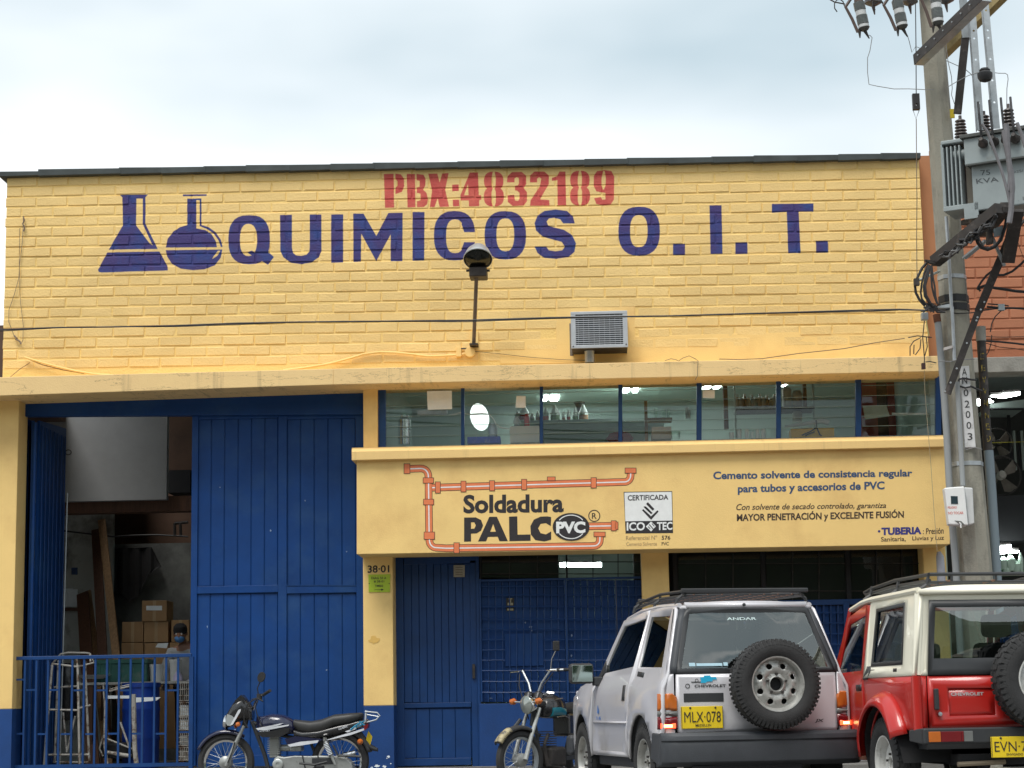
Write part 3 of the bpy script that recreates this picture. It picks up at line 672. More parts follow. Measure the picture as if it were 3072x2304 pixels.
z4 = zoom(1100, 1100, 2.4578); z5 = zoom(1950, 1080, 2.3284)
def pz(z, x0, y0, x1, y1): a = z((x0,y0)); b = z((x1,y1)); return a[0], a[1], b[0], b[1]
def boxthing(name, label, cat, z, x0, y0, x1, y1, Y, d, m, grp=None, bev=.004):
    mb = MB().wb(*pz(z, x0, y0, x1, y1), Y, Y+d); o = mb.build(name, m, bev=bev); tag(o, label, cat, grp); return o
def lathething(name, label, cat, px, py0, py1, Y, prof, m, grp=None, n=16, parts=()):
    """prof in fractions: (radius m, height fraction)"""
    a = W(px, py1, Y); h = W(px, py0, Y).z-a.z
    t = thing(name, label, cat, a, group=grp)
    MB().lathe([(r, f*h) for r, f in prof], Matrix.Translation(a), n).build('body', m, t, smooth=True)
    for nm, pr, mm in parts: MB().lathe([(r, f*h) for r, f in pr], Matrix.Translation(a), n).build(nm, mm, t, smooth=True)
    return t
M_bench = mat('pale_laboratory_bench', (.35, .42, .38), .6)
shelfA = thing('bench_shelf', 'long pale shelf holding the white funnels seen through the third window bay', 'shelf', (0, 25, 4.2))
a = W(*z4((1090,408)), 25.0); b = W(*z4((2200,412)), 25.0)
MB().box(a.x, 24.9, a.z-.03, b.x, 25.5, a.z).build('board', M_bench, shelfA); MB().box(a.x, 25.5, 2.9, b.x, 25.52, a.z-.03).build('back_panel', M_lab, shelfA)
M_flabel = [mat('brown_bottle_label', (.25,.12,.05), .6), mat('red_bottle_label', (.45,.06,.04), .6), mat('green_bottle_label', (.12,.2,.08), .6)]
fl = ['tall white funnel on the shelf behind the taped notice', 'big white funnel bottle with a red label left of the second window post', 'small white bottle just left of the second window post', 'slim white bottle touching the second window post', 'white funnel bottle right of the second window post', 'widest white funnel bottle in the third bay', 'thin white bottle in the middle of the third bay', 'thin white bottle second from the black funnel', 'white bottle under the black funnel', 'big white bottle right of the black funnel']
for i, (x, w_, y0) in enumerate(((1112,20,320),(1163,34,280),(1222,17,340),(1262,15,318),(1322,22,300),(1390,34,282),(1452,12,325),(1490,14,310),(1540,20,300),(1600,34,275))):
    zz = z4((x, y0)); z2 = z4((x, 405)); r = w_/2.4578/240
    lathething('funnel_bottle', fl[i], 'bottle', zz[0], zz[1], z2[1], 25.1, [(r,0),(r,.42),(r*1.15,.44),(r*.2,.97),(r*.2,1)], M_white, 'white funnel bottles on the laboratory shelf', parts=(('bottle_label', [(r*1.03,.08),(r*1.03,.36)], M_flabel[i%3]),))
o = lathething('black_funnel', 'black funnel standing among the white bottles in the third bay', 'funnel', z4((1568,0))[0], z4((0,262))[1], z4((0,335))[1], 25.3, [(.02,0),(.03,.4),(.075,.95),(.075,1)], mat('black_plastic', (.02,.02,.02), .4))
# things standing on the window bench
bn = MB().box(xl0, 22.0, W(1500,1350,22.05).z-.05, xl1, 22.55, W(1500,1350,22.05).z-.005).build('window_bench', M_bench); tag(bn, 'bench running along the inside of the strip window', 'bench')
lathething('steel_flask', 'tall ribbed stainless steel flask at the left end of the strip window', 'flask', z4((280,0))[0], z4((0,362))[1], z4((0,575))[1], 22.25, [(.07,0),(.07,.2),(.078,.22),(.078,.25),(.07,.27),(.07,.5),(.077,.52),(.077,.55),(.07,.57),(.07,.86),(.05,.93),(.05,1)], M_chrome, n=20)
boxthing('white_carton', 'white carton with printed panels left of the second window post', 'carton', z4, 1055,437,1272,560, 22.2, .2, mat('white_card', (.66,.64,.60), .8, var=.04))
boxthing('blue_tray', 'low blue plastic tray under the white oval ring', 'tray', z4, 742,515,985,566, 22.2, .22, mat('blue_plastic', (.03,.07,.42), .5, var=.2, nscale=8, dirt=(.3,.3,.35), dscale=14))
lathething('water_jug', 'cloudy plastic jug standing behind the blue tray', 'jug', z4((932,0))[0], z4((0,418))[1], z4((0,515))[1], 22.5, [(.05,0),(.055,.6),(.03,.9),(.03,1)], mat('cloudy_plastic', (.38,.44,.5), .3))
lathething('sample_bottle', 'small grey bottle on top of the white carton', 'bottle', z4((1108,0))[0], z4((0,365))[1], z4((0,437))[1], 22.3, [(.035,0),(.04,.5),(.015,.9),(.015,1)], mat('cloudy_plastic', (.38,.44,.5), .3))
lathething('red_jar', 'red and white jar on the white carton near the window post', 'jar', z4((1182,0))[0], z4((0,350))[1], z4((0,437))[1], 22.32, [(.03,0),(.032,.7),(.02,.8),(.02,1)], mat('red_plastic', (.5,.06,.06), .5))
# oval ring lamp with white cable
t = thing('oval_ring', 'bright white oval ring behind the second window bay with a white cable across it', 'lamp', W(*z4((833,372)), 22.15))
zf = lambda off: (lambda p: W(*z4(p), 22.15-off))
def tiltell(cx, cy, rx, ry, a, n=36):
    c, s_ = math.cos(R(a)), math.sin(R(a)); return [(cx+x*c-y*s_, cy+x*s_+y*c) for x, y in ell(0,0,rx,ry,n)]
mb = MB().sheet(tiltell(833,372,68,102,-14), [tiltell(835,370,50,80,-14)], zf(0)); mb.build('rim', mat('white_lit_rim', (.8,.85,.84), .4, emit=(.9,1,.98), estr=1.0), t, thick=.01)
mb = MB().sheet(tiltell(835,370,48,78,-14), [], zf(.004)); mb.build('disc', MATS['white_lit_rim'], t, thick=.008)
MB().tube([W(*z4(p), 22.12) for p in ((600,358),(640,352),(690,340),(760,352),(850,345),(905,352),(935,385),(955,425),(985,448),(1052,460))], .007, 8).build('cable', M_white, t, smooth=True)
o = MB().wb(*pz(z4,375,320,592,355), 22.1, 22.16).build('metal_rail', M_steel); tag(o, 'short dirty metal rail under the blank paper in the first bay', 'rail')
def taped(label, z, c, Y=21.875):
    o = MB().pbox([z(p) for p in c], Y, Y+.002).build('taped_sheet', M_paper); tag(o, label, 'paper notice'); return o
taped('blank white sheet taped inside the first window bay', z4, [(445,180),(627,177),(630,313),(450,318)])
taped('small curled white notice taped at the top of the second bay', z4, [(1105,215),(1172,217),(1172,303),(1096,303)])
taped('white sheet under the slanting lamps in the fifth bay', z5, [(368,212),(452,210),(452,268),(368,266)])
o = MB().pbox([z5(p) for p in ((1487,320),(1650,314),(1675,392),(1503,416))], 22.3, 22.31).build('hanging_sheet', mat('pale_green_board', (.42,.5,.46), .7)); tag(o, 'pale green board hanging in front of the red cabinet in the last bay', 'board')
o = MB().wb(*pz(z4,2050,250,2072,545), 22.9, 23.0).build('timber_post', M_wood); tag(o, 'raw timber post behind the fourth window bay', 'post')
o = MB().wb(*pz(z5,515,160,545,480), 23.9, 24.0).build('timber_post', M_dwood); tag(o, 'dark red timber post behind the fifth window bay', 'post')
o = MB().wb(*pz(z5,1072,160,1095,330), 24.3, 24.4).build('timber_post', M_dwood); tag(o, 'dark timber post right of the white canisters in the sixth bay', 'post')
shelfB = thing('wall_shelf', 'shelf crowded with small bottles behind the fifth and sixth window bays', 'shelf', (2,24.6,4.3))
a = W(*z5((600,335)), 24.3); b = W(*z5((1150,335)), 24.3); MB().box(a.x, 24.3, a.z-.03, b.x, 24.7, a.z).build('board', M_dsteel, shelfB)
for xx in (590, 1140): MB().wb(*pz(z5,xx,160,xx+12,545), 24.32, 24.36).build('upright', M_bench, shelfB)
MB().box(a.x, 24.3, W(*z5((0,548)),24.3).z-.35, b.x, 24.9, W(*z5((0,548)),24.3).z-.32).build('board', M_bench, shelfB)
cols = [(.3,.25,.2),(.45,.42,.38),(.12,.08,.05),(.4,.38,.3),(.5,.5,.48),(.25,.3,.28)]
for i, x in enumerate(range(612, 875, 26)):
    c = cols[i % 6]; hh = (245, 262, 238, 258)[i % 4]
    lathething('reagent_bottle', '%s small capped reagent bottle from the left on the crowded shelf' % ('first second third fourth fifth sixth seventh eighth ninth tenth eleventh'.split()[i]), 'bottle', z5((x,0))[0], z5((0,hh))[1], z5((0,328))[1], 24.42, [(.032,0),(.034,.6),(.014,.78),(.014,.84)], mat('reagent_%d' % (i % 6), c, .3), 'small reagent bottles on the crowded shelf', n=10, parts=(('cap', [(.018,.84),(.018,1)], M_white),))
for i, (x, y0, y1, lab) in enumerate(((958,190,325,'taller white canister right of the fifth window post'),(1030,215,325,'shorter white canister beside the dark timber post'),(1030,360,430,'small pale canister below the crowded shelf'))):
    lathething('canister', lab, 'canister', z5((x,0))[0], z5((0,y0))[1], z5((0,y1))[1], 24.42, [(.06,0),(.06,.86),(.045,.9),(.045,1)], mat('beige_plastic', (.5,.46,.4), .5), n=14)
labs = ['lone low white cup left of the row of cups', 'first tall white cup of the row', 'second white cup of the row', 'short cup in the middle of the row', 'fourth white cup of the row', 'rightmost white cup of the row']
for i, (x0, x1, y0) in enumerate(((552,590,508),(607,642,487),(662,695,487),(702,725,502),(738,768,486),(776,810,484))):
    r = (x1-x0)/2/2.3284/270; lathething('white_cup', labs[i], 'cup', z5(((x0+x1)/2,0))[0], z5((0,y0))[1], z5((0,546))[1], 22.25, [(r*.8,0),(r,.95),(r*1.05,1)], M_white, 'white cups on the window bench', n=14)
t = thing('yellow_crate', 'yellow box with black cables hanging over it in the sixth window bay', 'box', W(*z5((1135,510)), 22.3))
MB().wb(*pz(z5,985,477,1288,540), 22.3, 22.55).build('body', mat('ochre_plastic', (.62,.36,.03), .6), t, bev=.005)
for q in ([(1160,420),(1165,470),(1185,520),(1200,530)],[(1165,470),(1120,500),(1060,525)],[(1150,500),(1110,515),(1085,530)]): MB().tube([W(*z5(p), 22.28) for p in q], .008, 6).build('cable', M_wire, t)
t = thing('long_tool', 'pale sloping pipe lying above the yellow box', 'pipe', W(*z5((1100,450)), 22.4)); MB().tube([W(*z5(p), 22.4) for p in ((940,465),(1050,450),(1200,425),(1250,440))], [.014,.02,.03,.03], 10).build('tube', mat('cloudy_plastic', (.38,.44,.5), .3), t)
t = thing('metal_cabinet', 'dark red cabinet with a gap between its doors behind the last window bay', 'cabinet', W(*z5((1640,500)), 24.5)); MB().wb(*pz(z5,1470,152,1815,620), 24.56, 25.0).build('body', M_brn, t)
M_redc = mat('red_brown_paint', (.42,.06,.04), .5, var=.15, nscale=3)
MB().wb(*pz(z5,1472,156,1590,620), 24.53, 24.56).build('cabinet_door', M_redc, t); MB().wb(*pz(z5,1665,156,1812,620), 24.53, 24.56).build('cabinet_door', M_redc, t)
o = MB().tube([W(*z5((1690,375)), 22.2), W(*z5((1990,377)), 22.2)], .012, 8).build('white_rod', M_white, smooth=True); tag(o, 'thin white rod held level across the last window bay', 'rod')
boxthing('carton', 'open cardboard carton low in the fourth window bay', 'carton', z5, 12,465,150,552, 22.3, .3, mat('grey_card', (.45,.40,.34), .8))
t = thing('glass_rack', 'wooden shelf with clear glass tubes in the fourth window bay', 'rack', W(*z5((70,410)), 23.2)); MB().wb(*pz(z5,-20,403,155,416), 23.2, 23.5).build('board', M_wood, t)
for x in (42, 98, 130): MB().cyl(W(*z5((x,403)), 23.3), W(*z5((x,340)), 23.3), .02, n=10).build('glass_tube', M_glass, t)
for x, q, w_ in ((254,335,'left'),(266,328,'middle and tallest'),(277,345,'right and shortest')):
    o = MB().cyl(W(*z5((x,408)), 23.5), W(*z5((x,q)), 23.5), .011, n=8).build('white_candle', M_white); tag(o, w_+' of the three thin white tubes standing in the fourth bay', 'tube', 'three thin white tubes')
lathething('clear_beaker', 'clear beaker right of the cardboard carton in the fourth bay', 'beaker', z5((178,0))[0], z5((0,500))[1], z5((0,552))[1], 22.3, [(.05,0),(.06,1)], M_glass)
lathething('pink_bag', 'faint red bundle low behind the third window post', 'bag', 1860, z4((0,475))[1], z4((0,570))[1], 22.9, [(.10,0),(.16,.4),(.12,.8),(.03,1)], mat('dull_red_cloth', (.28,.05,.06), .9))

# ------------------------------------------------------------------ garage doorway
z1 = zoom(0, 1100, 2.7656); z2 = zoom(0, 1700, 2.7461); z3 = zoom(560, 1950, 3.253)
YG = 22.05
MB().pbox([(0,1180),(1100,1150),(1092,1243),(36,1249)], YG, YG+.1).build('door_lintel', M_blue, bld)
gd = thing('garage_door', 'closed blue sheet metal leaf of the garage door right of the opening', 'door', W(830, 2290, YG+.05))
fz = lambda x0, y0, x1, y1, Y0, Y1, nm, m=M_blue, bev=.003: MB().wb(x0, y0, x1, y1, Y0, Y1).build(nm, m, gd, bev=bev)
YD = YG+.06
fz(572,1243,591,2298,YD-.012,YD+.05,'door_stile'); fz(834,1243,860,2298,YD-.010,YD+.05,'door_stile'); fz(1069,1243,1095,2298,YD-.012,YD+.05,'door_stile')
for x0, x1 in ((591,834),(860,1069)):
    fz(x0,1757,x1,1779,YD-.006,YD+.05,'door_rail'); fz(x0,2266,x1,2300,YD-.006,YD+.05,'door_rail'); fz(x0,1243,x1,1256,YD-.006,YD+.05,'door_rail')
    n = 6 if x1 < 840 else 5; wdt = (x1-x0)/n
    for k in range(n):
        a, b = x0+k*wdt+.55, x0+(k+1)*wdt-.55
        for y0, y1 in ((1256,1757),(1783,2266)):
            P, Q = W(a, y0, YD+.02), W(b, y1, YD+.02); P.x = W(a, 1760, YD+.02).x; Q.x = W(b, 1760, YD+.02).x; dd = .008
            MB().add([(P.x,YD+.02,Q.z),(P.x+dd,YD+.014,Q.z),(Q.x-dd,YD+.014,Q.z),(Q.x,YD+.02,Q.z),(P.x,YD+.02,P.z),(P.x+dd,YD+.014,P.z),(Q.x-dd,YD+.014,P.z),(Q.x,YD+.02,P.z)],
                [(0,1,5,4),(1,2,6,5),(2,3,7,6)]).build('metal_plank', M_blue, gd)
a = W(591,1250,YD+.03); b = W(1069,2290,YD+.03); MB().box(a.x, YD+.028, b.z, b.x, YD+.034, a.z).build('backing_sheet', M_blue, gd)
MB().pbox([(855,1754),(1069,1754),(1069,1757),(855,1757)], YD-.012, YD).build('ledge_strip', M_bluel, gd)
# folded leaf on the left, seen from its edge
fd = thing('folded_door_leaf', 'narrow blue folding leaves swung inward at the left of the garage opening', 'door', W(100, 2290, 22.3))
def vleaf(p0, Y0, p1, Y1, ytop0, ytop1, ybot, nm, m=M_blue, th=.03, ribs=0):
    a = W(p0[0], ytop0, Y0); b = W(p1, ytop1, Y1) if not isinstance(p1, tuple) else W(p1[0], ytop1, Y1)
    zt = max(a.z, b.z); A = Vector((a.x, Y0, .22)); B = Vector((b.x, Y1, .22)); d = (B-A).normalized(); n_ = Vector((d.y, -d.x, 0))
    vs = [A, B, B-n_*th, A-n_*th]; vs = vs+[Vector((v.x, v.y, a.z if i in (0,3) else b.z)) for i, v in enumerate(vs)]
    MB().add(vs, [(0,3,2,1),(4,5,6,7),(0,1,5,4),(1,2,6,5),(2,3,7,6),(3,0,4,7)]).build(nm, m, fd)
    L = (B-A).length
    for k in range(ribs):
        c = A+d*(L*(k+.5)/ribs)+n_*.012; MB().cyl(c, Vector((c.x, c.y, a.z-.05)), .008, n=6).build('door_rib', m, fd)
vleaf((62,), 22.10, (97,), 22.62, 1252, 1262, 0, 'door_panel', ribs=4)
vleaf((104,), 22.16, (101,), 22.60, 1262, 1262, 0, 'door_panel')
vleaf((120,), 22.25, (199,), 23.35, 1262, 1286, 0, 'door_panel', ribs=7)
q = W(110, 1270, 22.2); MB().tube([(q.x, 22.14, .22), (q.x, 22.14, q.z)], .022, 12).build('hinge_pipe', M_blue, fd, smooth=True)
q = W(205, 1357, 23.3); MB().tube([q+Vector((.035*math.cos(R(a_)), 0, .03*math.sin(R(a_)))) for a_ in range(-90, 271, 30)], .006, 6).build('pull_ring', M_dsteel, fd)
q = W(183, 1820, 23.0); MB().tube([(q.x+.02, 23.0, .25), (q.x+.05, 23.0, W(183,1480,23).z)], .009, 6).build('edge_strip', M_steel, fd)
# blue railing across the opening
rail = thing('gate_railing', 'low blue iron railing closing the garage opening', 'railing', W(300, 2290, 21.95))
YR = 21.93
xt = [125,205,300,395,490,595,692,785,880,980,1075,1175,1272,1367,1465,1565]
def rbar(x, y0, x1, y1, w=.024):
    P, Q = W(*z2((x,y0)), YR), W(*z2((x1,y1)), YR); return P, Q
for i, x in enumerate(xt):
    P, Q = W(*z2((x+4,738)), YR), W(*z2((x-7,1642)), YR)
    MB().box(P.x-.011, YR-.011, Q.z, P.x+.011, YR+.011, P.z).build('bar', M_bluel, rail)
P, Q = W(*z2((105,733)), YR), W(*z2((1580,740)), YR); MB().box(P.x, YR-.017, P.z-.05, Q.x, YR+.017, P.z-.012+.0).build('top_rail', M_bluel, rail, bev=.003)
P, Q = W(*z2((100,1636)), YR), W(*z2((1580,1636)), YR); MB().box(P.x, YR-.014, P.z-.04, Q.x, YR+.014, P.z).build('bottom_rail', M_bluel, rail)
for i, y in ((0,930),(1,1015),(3,1015),(5,1018),(7,1018),(9,1018),(13,1018),(0,1375),(2,1378),(4,1378),(6,1378),(8,1375),(10,1375),(12,1375),(14,1362)):
    P, Q = W(*z2((xt[i]+4,y)), YR), W(*z2((xt[i+1]+4,y)), YR); MB().box(P.x+.011, YR-.008, P.z-.012, Q.x-.011, YR+.008, P.z+.008).build('cross_piece', M_bluel, rail)
P = W(*z2((1588,742)), YR); MB().box(P.x-.03, YR-.03, .2, P.x+.012, YR+.03, P.z).build('post', M_bluel, rail)
# workshop interior
mb = MB(); a = W(188,1255,24.5); b = W(499,1498,24.5); mb.box(a.x-1.2, 24.5, b.z, b.x, 24.62, 4.6); mb.build('hanging_partition', mat('dull_white_partition', (.27,.28,.29), .8, var=.05, world=True), bld)
mb = MB(); a = W(150,1502,24.7); b = W(620,1532,24.7); mb.box(a.x-1, 24.66, b.z, b.x+2, 24.9, a.z+.02); mb.build('timber_beam', M_dwood, bld)
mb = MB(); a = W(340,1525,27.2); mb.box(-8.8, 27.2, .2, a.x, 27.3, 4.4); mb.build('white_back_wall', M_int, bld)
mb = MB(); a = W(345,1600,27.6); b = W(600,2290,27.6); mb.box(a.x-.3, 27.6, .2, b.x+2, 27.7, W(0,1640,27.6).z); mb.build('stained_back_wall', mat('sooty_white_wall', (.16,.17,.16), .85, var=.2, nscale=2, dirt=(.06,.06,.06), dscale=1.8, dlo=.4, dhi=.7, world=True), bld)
o = MB().wb(499,1247,640,1420, 26.8, 26.9).build('brown_cupboard', M_brn); tag(o, 'dark brown board high behind the garage door edge', 'board')
o = MB().wb(504,1410,570,1478, 26.2, 26.6).build('dark_box', M_dark); tag(o, 'black box on a high shelf right of the grey partition', 'box')
for k, (x0,y0,x1,y1,w_,m,lab) in enumerate(((262,1775,291,2010,.10,M_wood,'pale plank leaning against the white wall behind the railing'),(288,1590,310,2010,.12,M_dwood,'dark brown plank standing behind the pale plank'),(305,1560,352,2000,.10,M_wood,'long dusty plank leaning right of the dark brown plank'),(248,1780,262,2010,.16,M_dwood,'broad red brown board behind the pale leaning plank'))):
    p0, p1 = W(x0,y0,26.6-.1*k), W(x1,y1,25.4-.1*k); p1 = p0+(p1-p0)*((p0.z-.21)/(p0.z-p1.z))
    o = MB().bar(p0, p1, w_, .03, up=(0,1,0)).build('leaning_plank', m); tag(o, lab, 'plank')
BX = [((1168,280,1375,450),'topmost cardboard box with a white label'),((1002,455,1180,622),'left box of the upper row with no label, under the labelled box'),((1182,452,1385,622),'box directly under the labelled box, tape at its right edge'),((1410,440,1560,620),'box behind the masked worker'),((997,628,1180,795),'left cardboard box of the lower row'),((1185,630,1385,795),'lower box with a paper sheet on its corner'),((1395,624,1560,800),'lowest box beside the masked worker')]
bxo = []
for i, (q, lab) in enumerate(BX):
    x0,y0,x1,y1 = pz(z2, *q); a = W(x0,y0,25.6); b = W(x1,y1,25.6)
    t = thing('cardboard_box', lab, 'box', ((a.x+b.x)/2, 25.8, b.z), group='cardboard boxes stacked in the workshop')
    MB().box(a.x+.004, 25.6+.01*(i%3), b.z+.003, b.x-.004, 26.0, a.z-.002).build('carton', M_card, t, bev=.005)
    MB().box((a.x+b.x)/2-.02, 25.6+.01*(i%3)-.0015, b.z+.003, (a.x+b.x)/2+.02, 25.61+.01*(i%3), a.z-.001).build('tape', mat('brown_parcel_tape', (.42,.29,.16), .3), t)
    if i == 0: MB().pr(*pz(z2,1205,322,1335,360), 25.597, 25.599).build('paper_label', M_paper, t)
# a stand of more boxes beneath carries the visible rows
o = MB().wb(*pz(z2,997,797,1560,1500), 25.62, 26.05).build('pallet_of_boxes', M_card); tag(o, 'plain brown stack below the visible boxes', 'box stack')
o = MB().pbox([z2(p) for p in ((1300,632),(1388,628),(1372,672),(1280,664))], 25.45, 25.452).build('loose_paper', M_paper); tag(o, 'loose white sheet on the lower boxes', 'paper')
# workbench
tb = thing('workbench', 'rough white topped workbench behind the railing', 'workbench', W(*z2((1100,1600)), 24.2))
a = W(*z2((640,925)), 24.0); b = W(*z2((1570,940)), 24.0)
MB().box(a.x, 24.0, b.z-.03, b.x+.4, 24.75, b.z).build('tabletop', mat('dusty_white_board', (.5,.49,.45), .8, var=.25, nscale=8), tb, bev=.004)
for x in (a.x+.15, (a.x+b.x)/2, b.x-.1):
    for y in (24.05, 24.7): MB().box(x-.03, y-.03, .2, x+.03, y+.03, b.z-.03).build('leg', M_dwood, tb)
TZ = b.z
def on_table(x): return W(*z2((x,0)), 24.2).x
t = thing('green_crate', 'dusty green plastic crate on the workbench', 'crate', (on_table(1010), 24.3, TZ))
x0, x1 = on_table(800), on_table(1228); zt = W(*z2((0,782)), 24.15).z
Mg = mat('dark_green_plastic', (.035,.14,.115), .5, var=.25, nscale=7, dirt=(.2,.24,.22), dscale=6)
MB().box(x0, 24.15, TZ+.002, x1, 24.5, zt-.05).build('body', Mg, t, bev=.01); MB().box(x0-.015, 24.135, zt-.05, x1+.015, 24.515, zt).build('rim', Mg, t, bev=.005)
for k in range(5):
    xx = x0+(x1-x0)*(k+.5)/5; MB().box(xx-.008, 24.14, TZ+.01, xx+.008, 24.15, zt-.05).build('rib', Mg, t)
def bucket(x, y0, r, lab, Y=24.25, base=None, m=M_white, grp=None):
    q = W(*z2((x,y0)), Y); bz = TZ if base is None else base; h = q.z-bz
    t = thing('white_bucket', lab, 'bucket', (q.x, Y, bz), group=grp); M0 = Matrix.Translation((q.x, Y, bz+.002))
    MB().lathe([(r*.85,0),(r,.86*h),(r*1.06,.86*h),(r*1.06,.92*h)], M0, 18).build('body', m, t, smooth=True); MB().lathe([(r*1.08,.92*h),(r*1.08,h),(r*.9,h+.004)], M0, 18).build('bucket_lid', m, t, smooth=True)
bucket(1290, 808, .085, 'white lidded bucket right of the green crate'); bucket(1445, 770, .07, 'small white tub beside the worker', Y=24.4)
lathething('white_bowl', 'shallow white basin at the left end of the workbench', 'basin', z2((770,0))[0], z2((0,893))[1], z2((0,925))[1], 24.15, [(.12,0),(.2,.8),(.22,1)], M_white)
lathething('lavender_jar', 'lavender white jar by the bars on the workbench', 'jar', z2((1466,0))[0], z2((0,858))[1], z2((0,938))[1], 24.1, [(.06,0),(.055,.4),(.03,.8),(.02,1)], mat('lavender_plastic', (.62,.56,.78), .5))
# blue drum
t = thing('blue_drum', 'blue plastic drum under the workbench with a white board leaning on it', 'drum', W(*z2((1160,1560)), 23.6))
q = W(*z2((1165,960)), 23.6); r = .215; h = q.z-.2; Mb = mat('blue_drum_plastic', (.008,.05,.34), .45, var=.15, nscale=5)
MB().lathe([(r*.96,0),(r,.05),(r,.32*h),(r*1.03,.34*h),(r*1.03,.36*h),(r,.38*h),(r,.66*h),(r*1.03,.68*h),(r*1.03,.7*h),(r,.72*h),(r*.98,h-.05)], Matrix.Translation((q.x,23.6,.2)), 28).build('barrel', Mb, t, smooth=True)
MB().lathe([(r*1.05,h-.05),(r*1.05,h),(r*.98,h+.004)], Matrix.Translation((q.x,23.6,.2)), 28).build('drum_lid', Mb, t, smooth=True)
for lab, c in (('flat white board across the front of the blue drum', [(1100,1078),(1322,1075),(1290,1102),(1083,1122)]), ('white shelf board left of the blue drum', [(885,1062),(1070,1062),(1070,1085),(880,1088)])):
    o = MB().pbox([z2(p) for p in c], 23.1, 23.14, ).build('white_board', M_paper); tag(o, lab, 'board')
t = thing('trestle', 'paint splashed trestle stand in front of the blue drum', 'trestle', W(*z2((1100,1600)), 23.1))
Mr = mat('rusty_white_paint', (.48,.46,.42), .7, var=.2, nscale=14, dirt=(.12,.07,.04), dscale=10, dlo=.5, dhi=.62)
def rod(t_, z, pts, r, Y, nm='rod', m=None, Y1=None):
    n = len(pts); P = [W(*z(p), Y+(0 if Y1 is None else (Y1-Y)*i/(n-1))) for i, p in enumerate(pts)]
    P = [Vector((p.x, p.y, max(p.z, .21))) for p in P]
    return MB().tube(P, r, 8).build(nm, m or Mr, t_)
rod(t, z2, [(1100,1050),(1110,1500),(1125,1640)], .028, 23.1, 'leg'); rod(t, z2, [(870,1085),(860,1450),(885,1640)], .016, 23.1, 'leg'); rod(t, z2, [(850,960),(870,1320),(820,1500),(850,1560)], .010, 23.2, 'brace')
rod(t, z2, [(990,1280),(1070,1500)], .012, 23.2, 'brace'); rod(t, z2, [(900,1025),(1070,985)], .010, 23.1, 'crossbar'); rod(t, z2, [(900,1010),(1065,970)], .006, 23.1, 'crossbar'); rod(t, z2, [(885,1530),(1080,1560)], .02, 23.1, 'crossbar'); rod(t, z2, [(870,1330),(840,1400),(1085,1500)], .010, 23.15, 'crossbar')
# white welded stand
t = thing('metal_stand', 'tall white rusty metal stand with a square top just behind the railing', 'stand', W(*z2((560,1640)), 22.7))
Y0, Y1 = 22.6, 23.0
for x0,y0,x1,y1,Y in ((430,800,360,1650,Y0),(640,820,655,1650,Y0),(480,770,450,1600,Y1),(700,780,735,1600,Y1)): rod(t, z2, [(x0,y0),(x1,y1)], .014, Y, 'leg')
for q, Y in (([(430,800),(640,825)],Y0),([(640,825),(775,790),(740,715)],Y0+.2),([(430,800),(500,720),(560,708),(700,710),(740,715)],Y0+.3),([(405,1178),(655,1183)],Y0),([(655,1165),(745,1140)],Y0+.2),([(400,1550),(735,1548)],Y0+.1),([(440,1610),(735,1612)],Y1),([(420,995),(640,985)],Y1),([(520,1200),(550,1530)],Y1),([(620,1230),(550,1530)],Y1),([(630,760),(640,825)],Y0),([(740,715),(745,780)],Y0+.2)): rod(t, z2, q, .011, Y, 'crossbar')
o = MB(); q = W(*z2((550,1030)), 23.3)
o.lathe([(.03,.33),(.10,.28),(.14,.05),(.12,-.25),(.09,-.33)], Matrix.Translation(q), 14); o = o.build('rubbish_bag', mat('black_plastic_bag', (.012,.012,.013), .25, bump=1, bscale=12), smooth=True); tag(o, 'crumpled black plastic bag hanging inside the white metal stand', 'bag')
t = thing('wire_crates', 'stack of wire crates half hidden by the garage door edge', 'crates', W(*z2((1510,1600)), 23.6))
for k, (y0, y1) in enumerate(((960,1110),(1120,1235),(1240,1350),(1370,1480),(1490,1600))):
    x0, x1 = 1470, 1600; a = W(*z2((x0,y0)), 23.4); b = W(*z2((x1,y1)), 23.4)
    mb = MB()
    for zz in (a.z, (a.z*2+b.z)/3, (a.z+2*b.z)/3, b.z+.01): mb.cyl((a.x,23.4,zz), (b.x+.2,23.4,zz), .005, n=5)
    for j in range(9):
        xx = a.x+(b.x-a.x)*j/8; mb.cyl((xx,23.4,a.z), (xx+.0,23.4,b.z+.01), .004, n=5)
    mb.build('wire_crate', Mr, t); MB().box(a.x+.01, 23.43, b.z+.02, b.x+.2, 23.75, a.z-.03).build('crate_contents', [M_dark, M_paper, M_paper, M_steel, M_conc][k], t)
o = MB().lathe([(.22,0),(.24,.15),(.19,.18),(.19,.02)], Matrix.Translation(W(*z2((1000,1560)),23.5)+Vector((0,0,-.02))), 20).build('car_tyre', M_black, smooth=True); tag(o, 'dark round tyre lying on the workshop floor under the trestle', 'tyre')
t = thing('wall_papers', 'papers pinned on the white wall behind the leaning planks', 'papers', W(220,1790,27.19))
for c in ((588,8,638,66),(520,180,600,330),(545,185,640,330)): MB().pr(*pz(z2,*c), 27.185-.003*c[0]/520, 27.19).build('sheet', M_paper if c[0] != 588 else M_bluel, t)
MB().pr(*pz(z2,500,338,640,362), 27.1, 27.19).build('shelf_strip', M_dwood, t)
t = thing('wall_cable', 'dark cable looped along the workshop wall', 'cable', W(250,1610,27.1)); MB().tube([W(*z1(p), 27.05) for p in ((525,1362),(760,1390),(930,1410),(1100,1400),(1300,1395),(1560,1410))], .012, 6).build('sheath', M_wire, t)
t = thing('hanging_cloth', 'dark grey cloth draped on the wall over the boxes', 'cloth', W(400,1800,27.5))
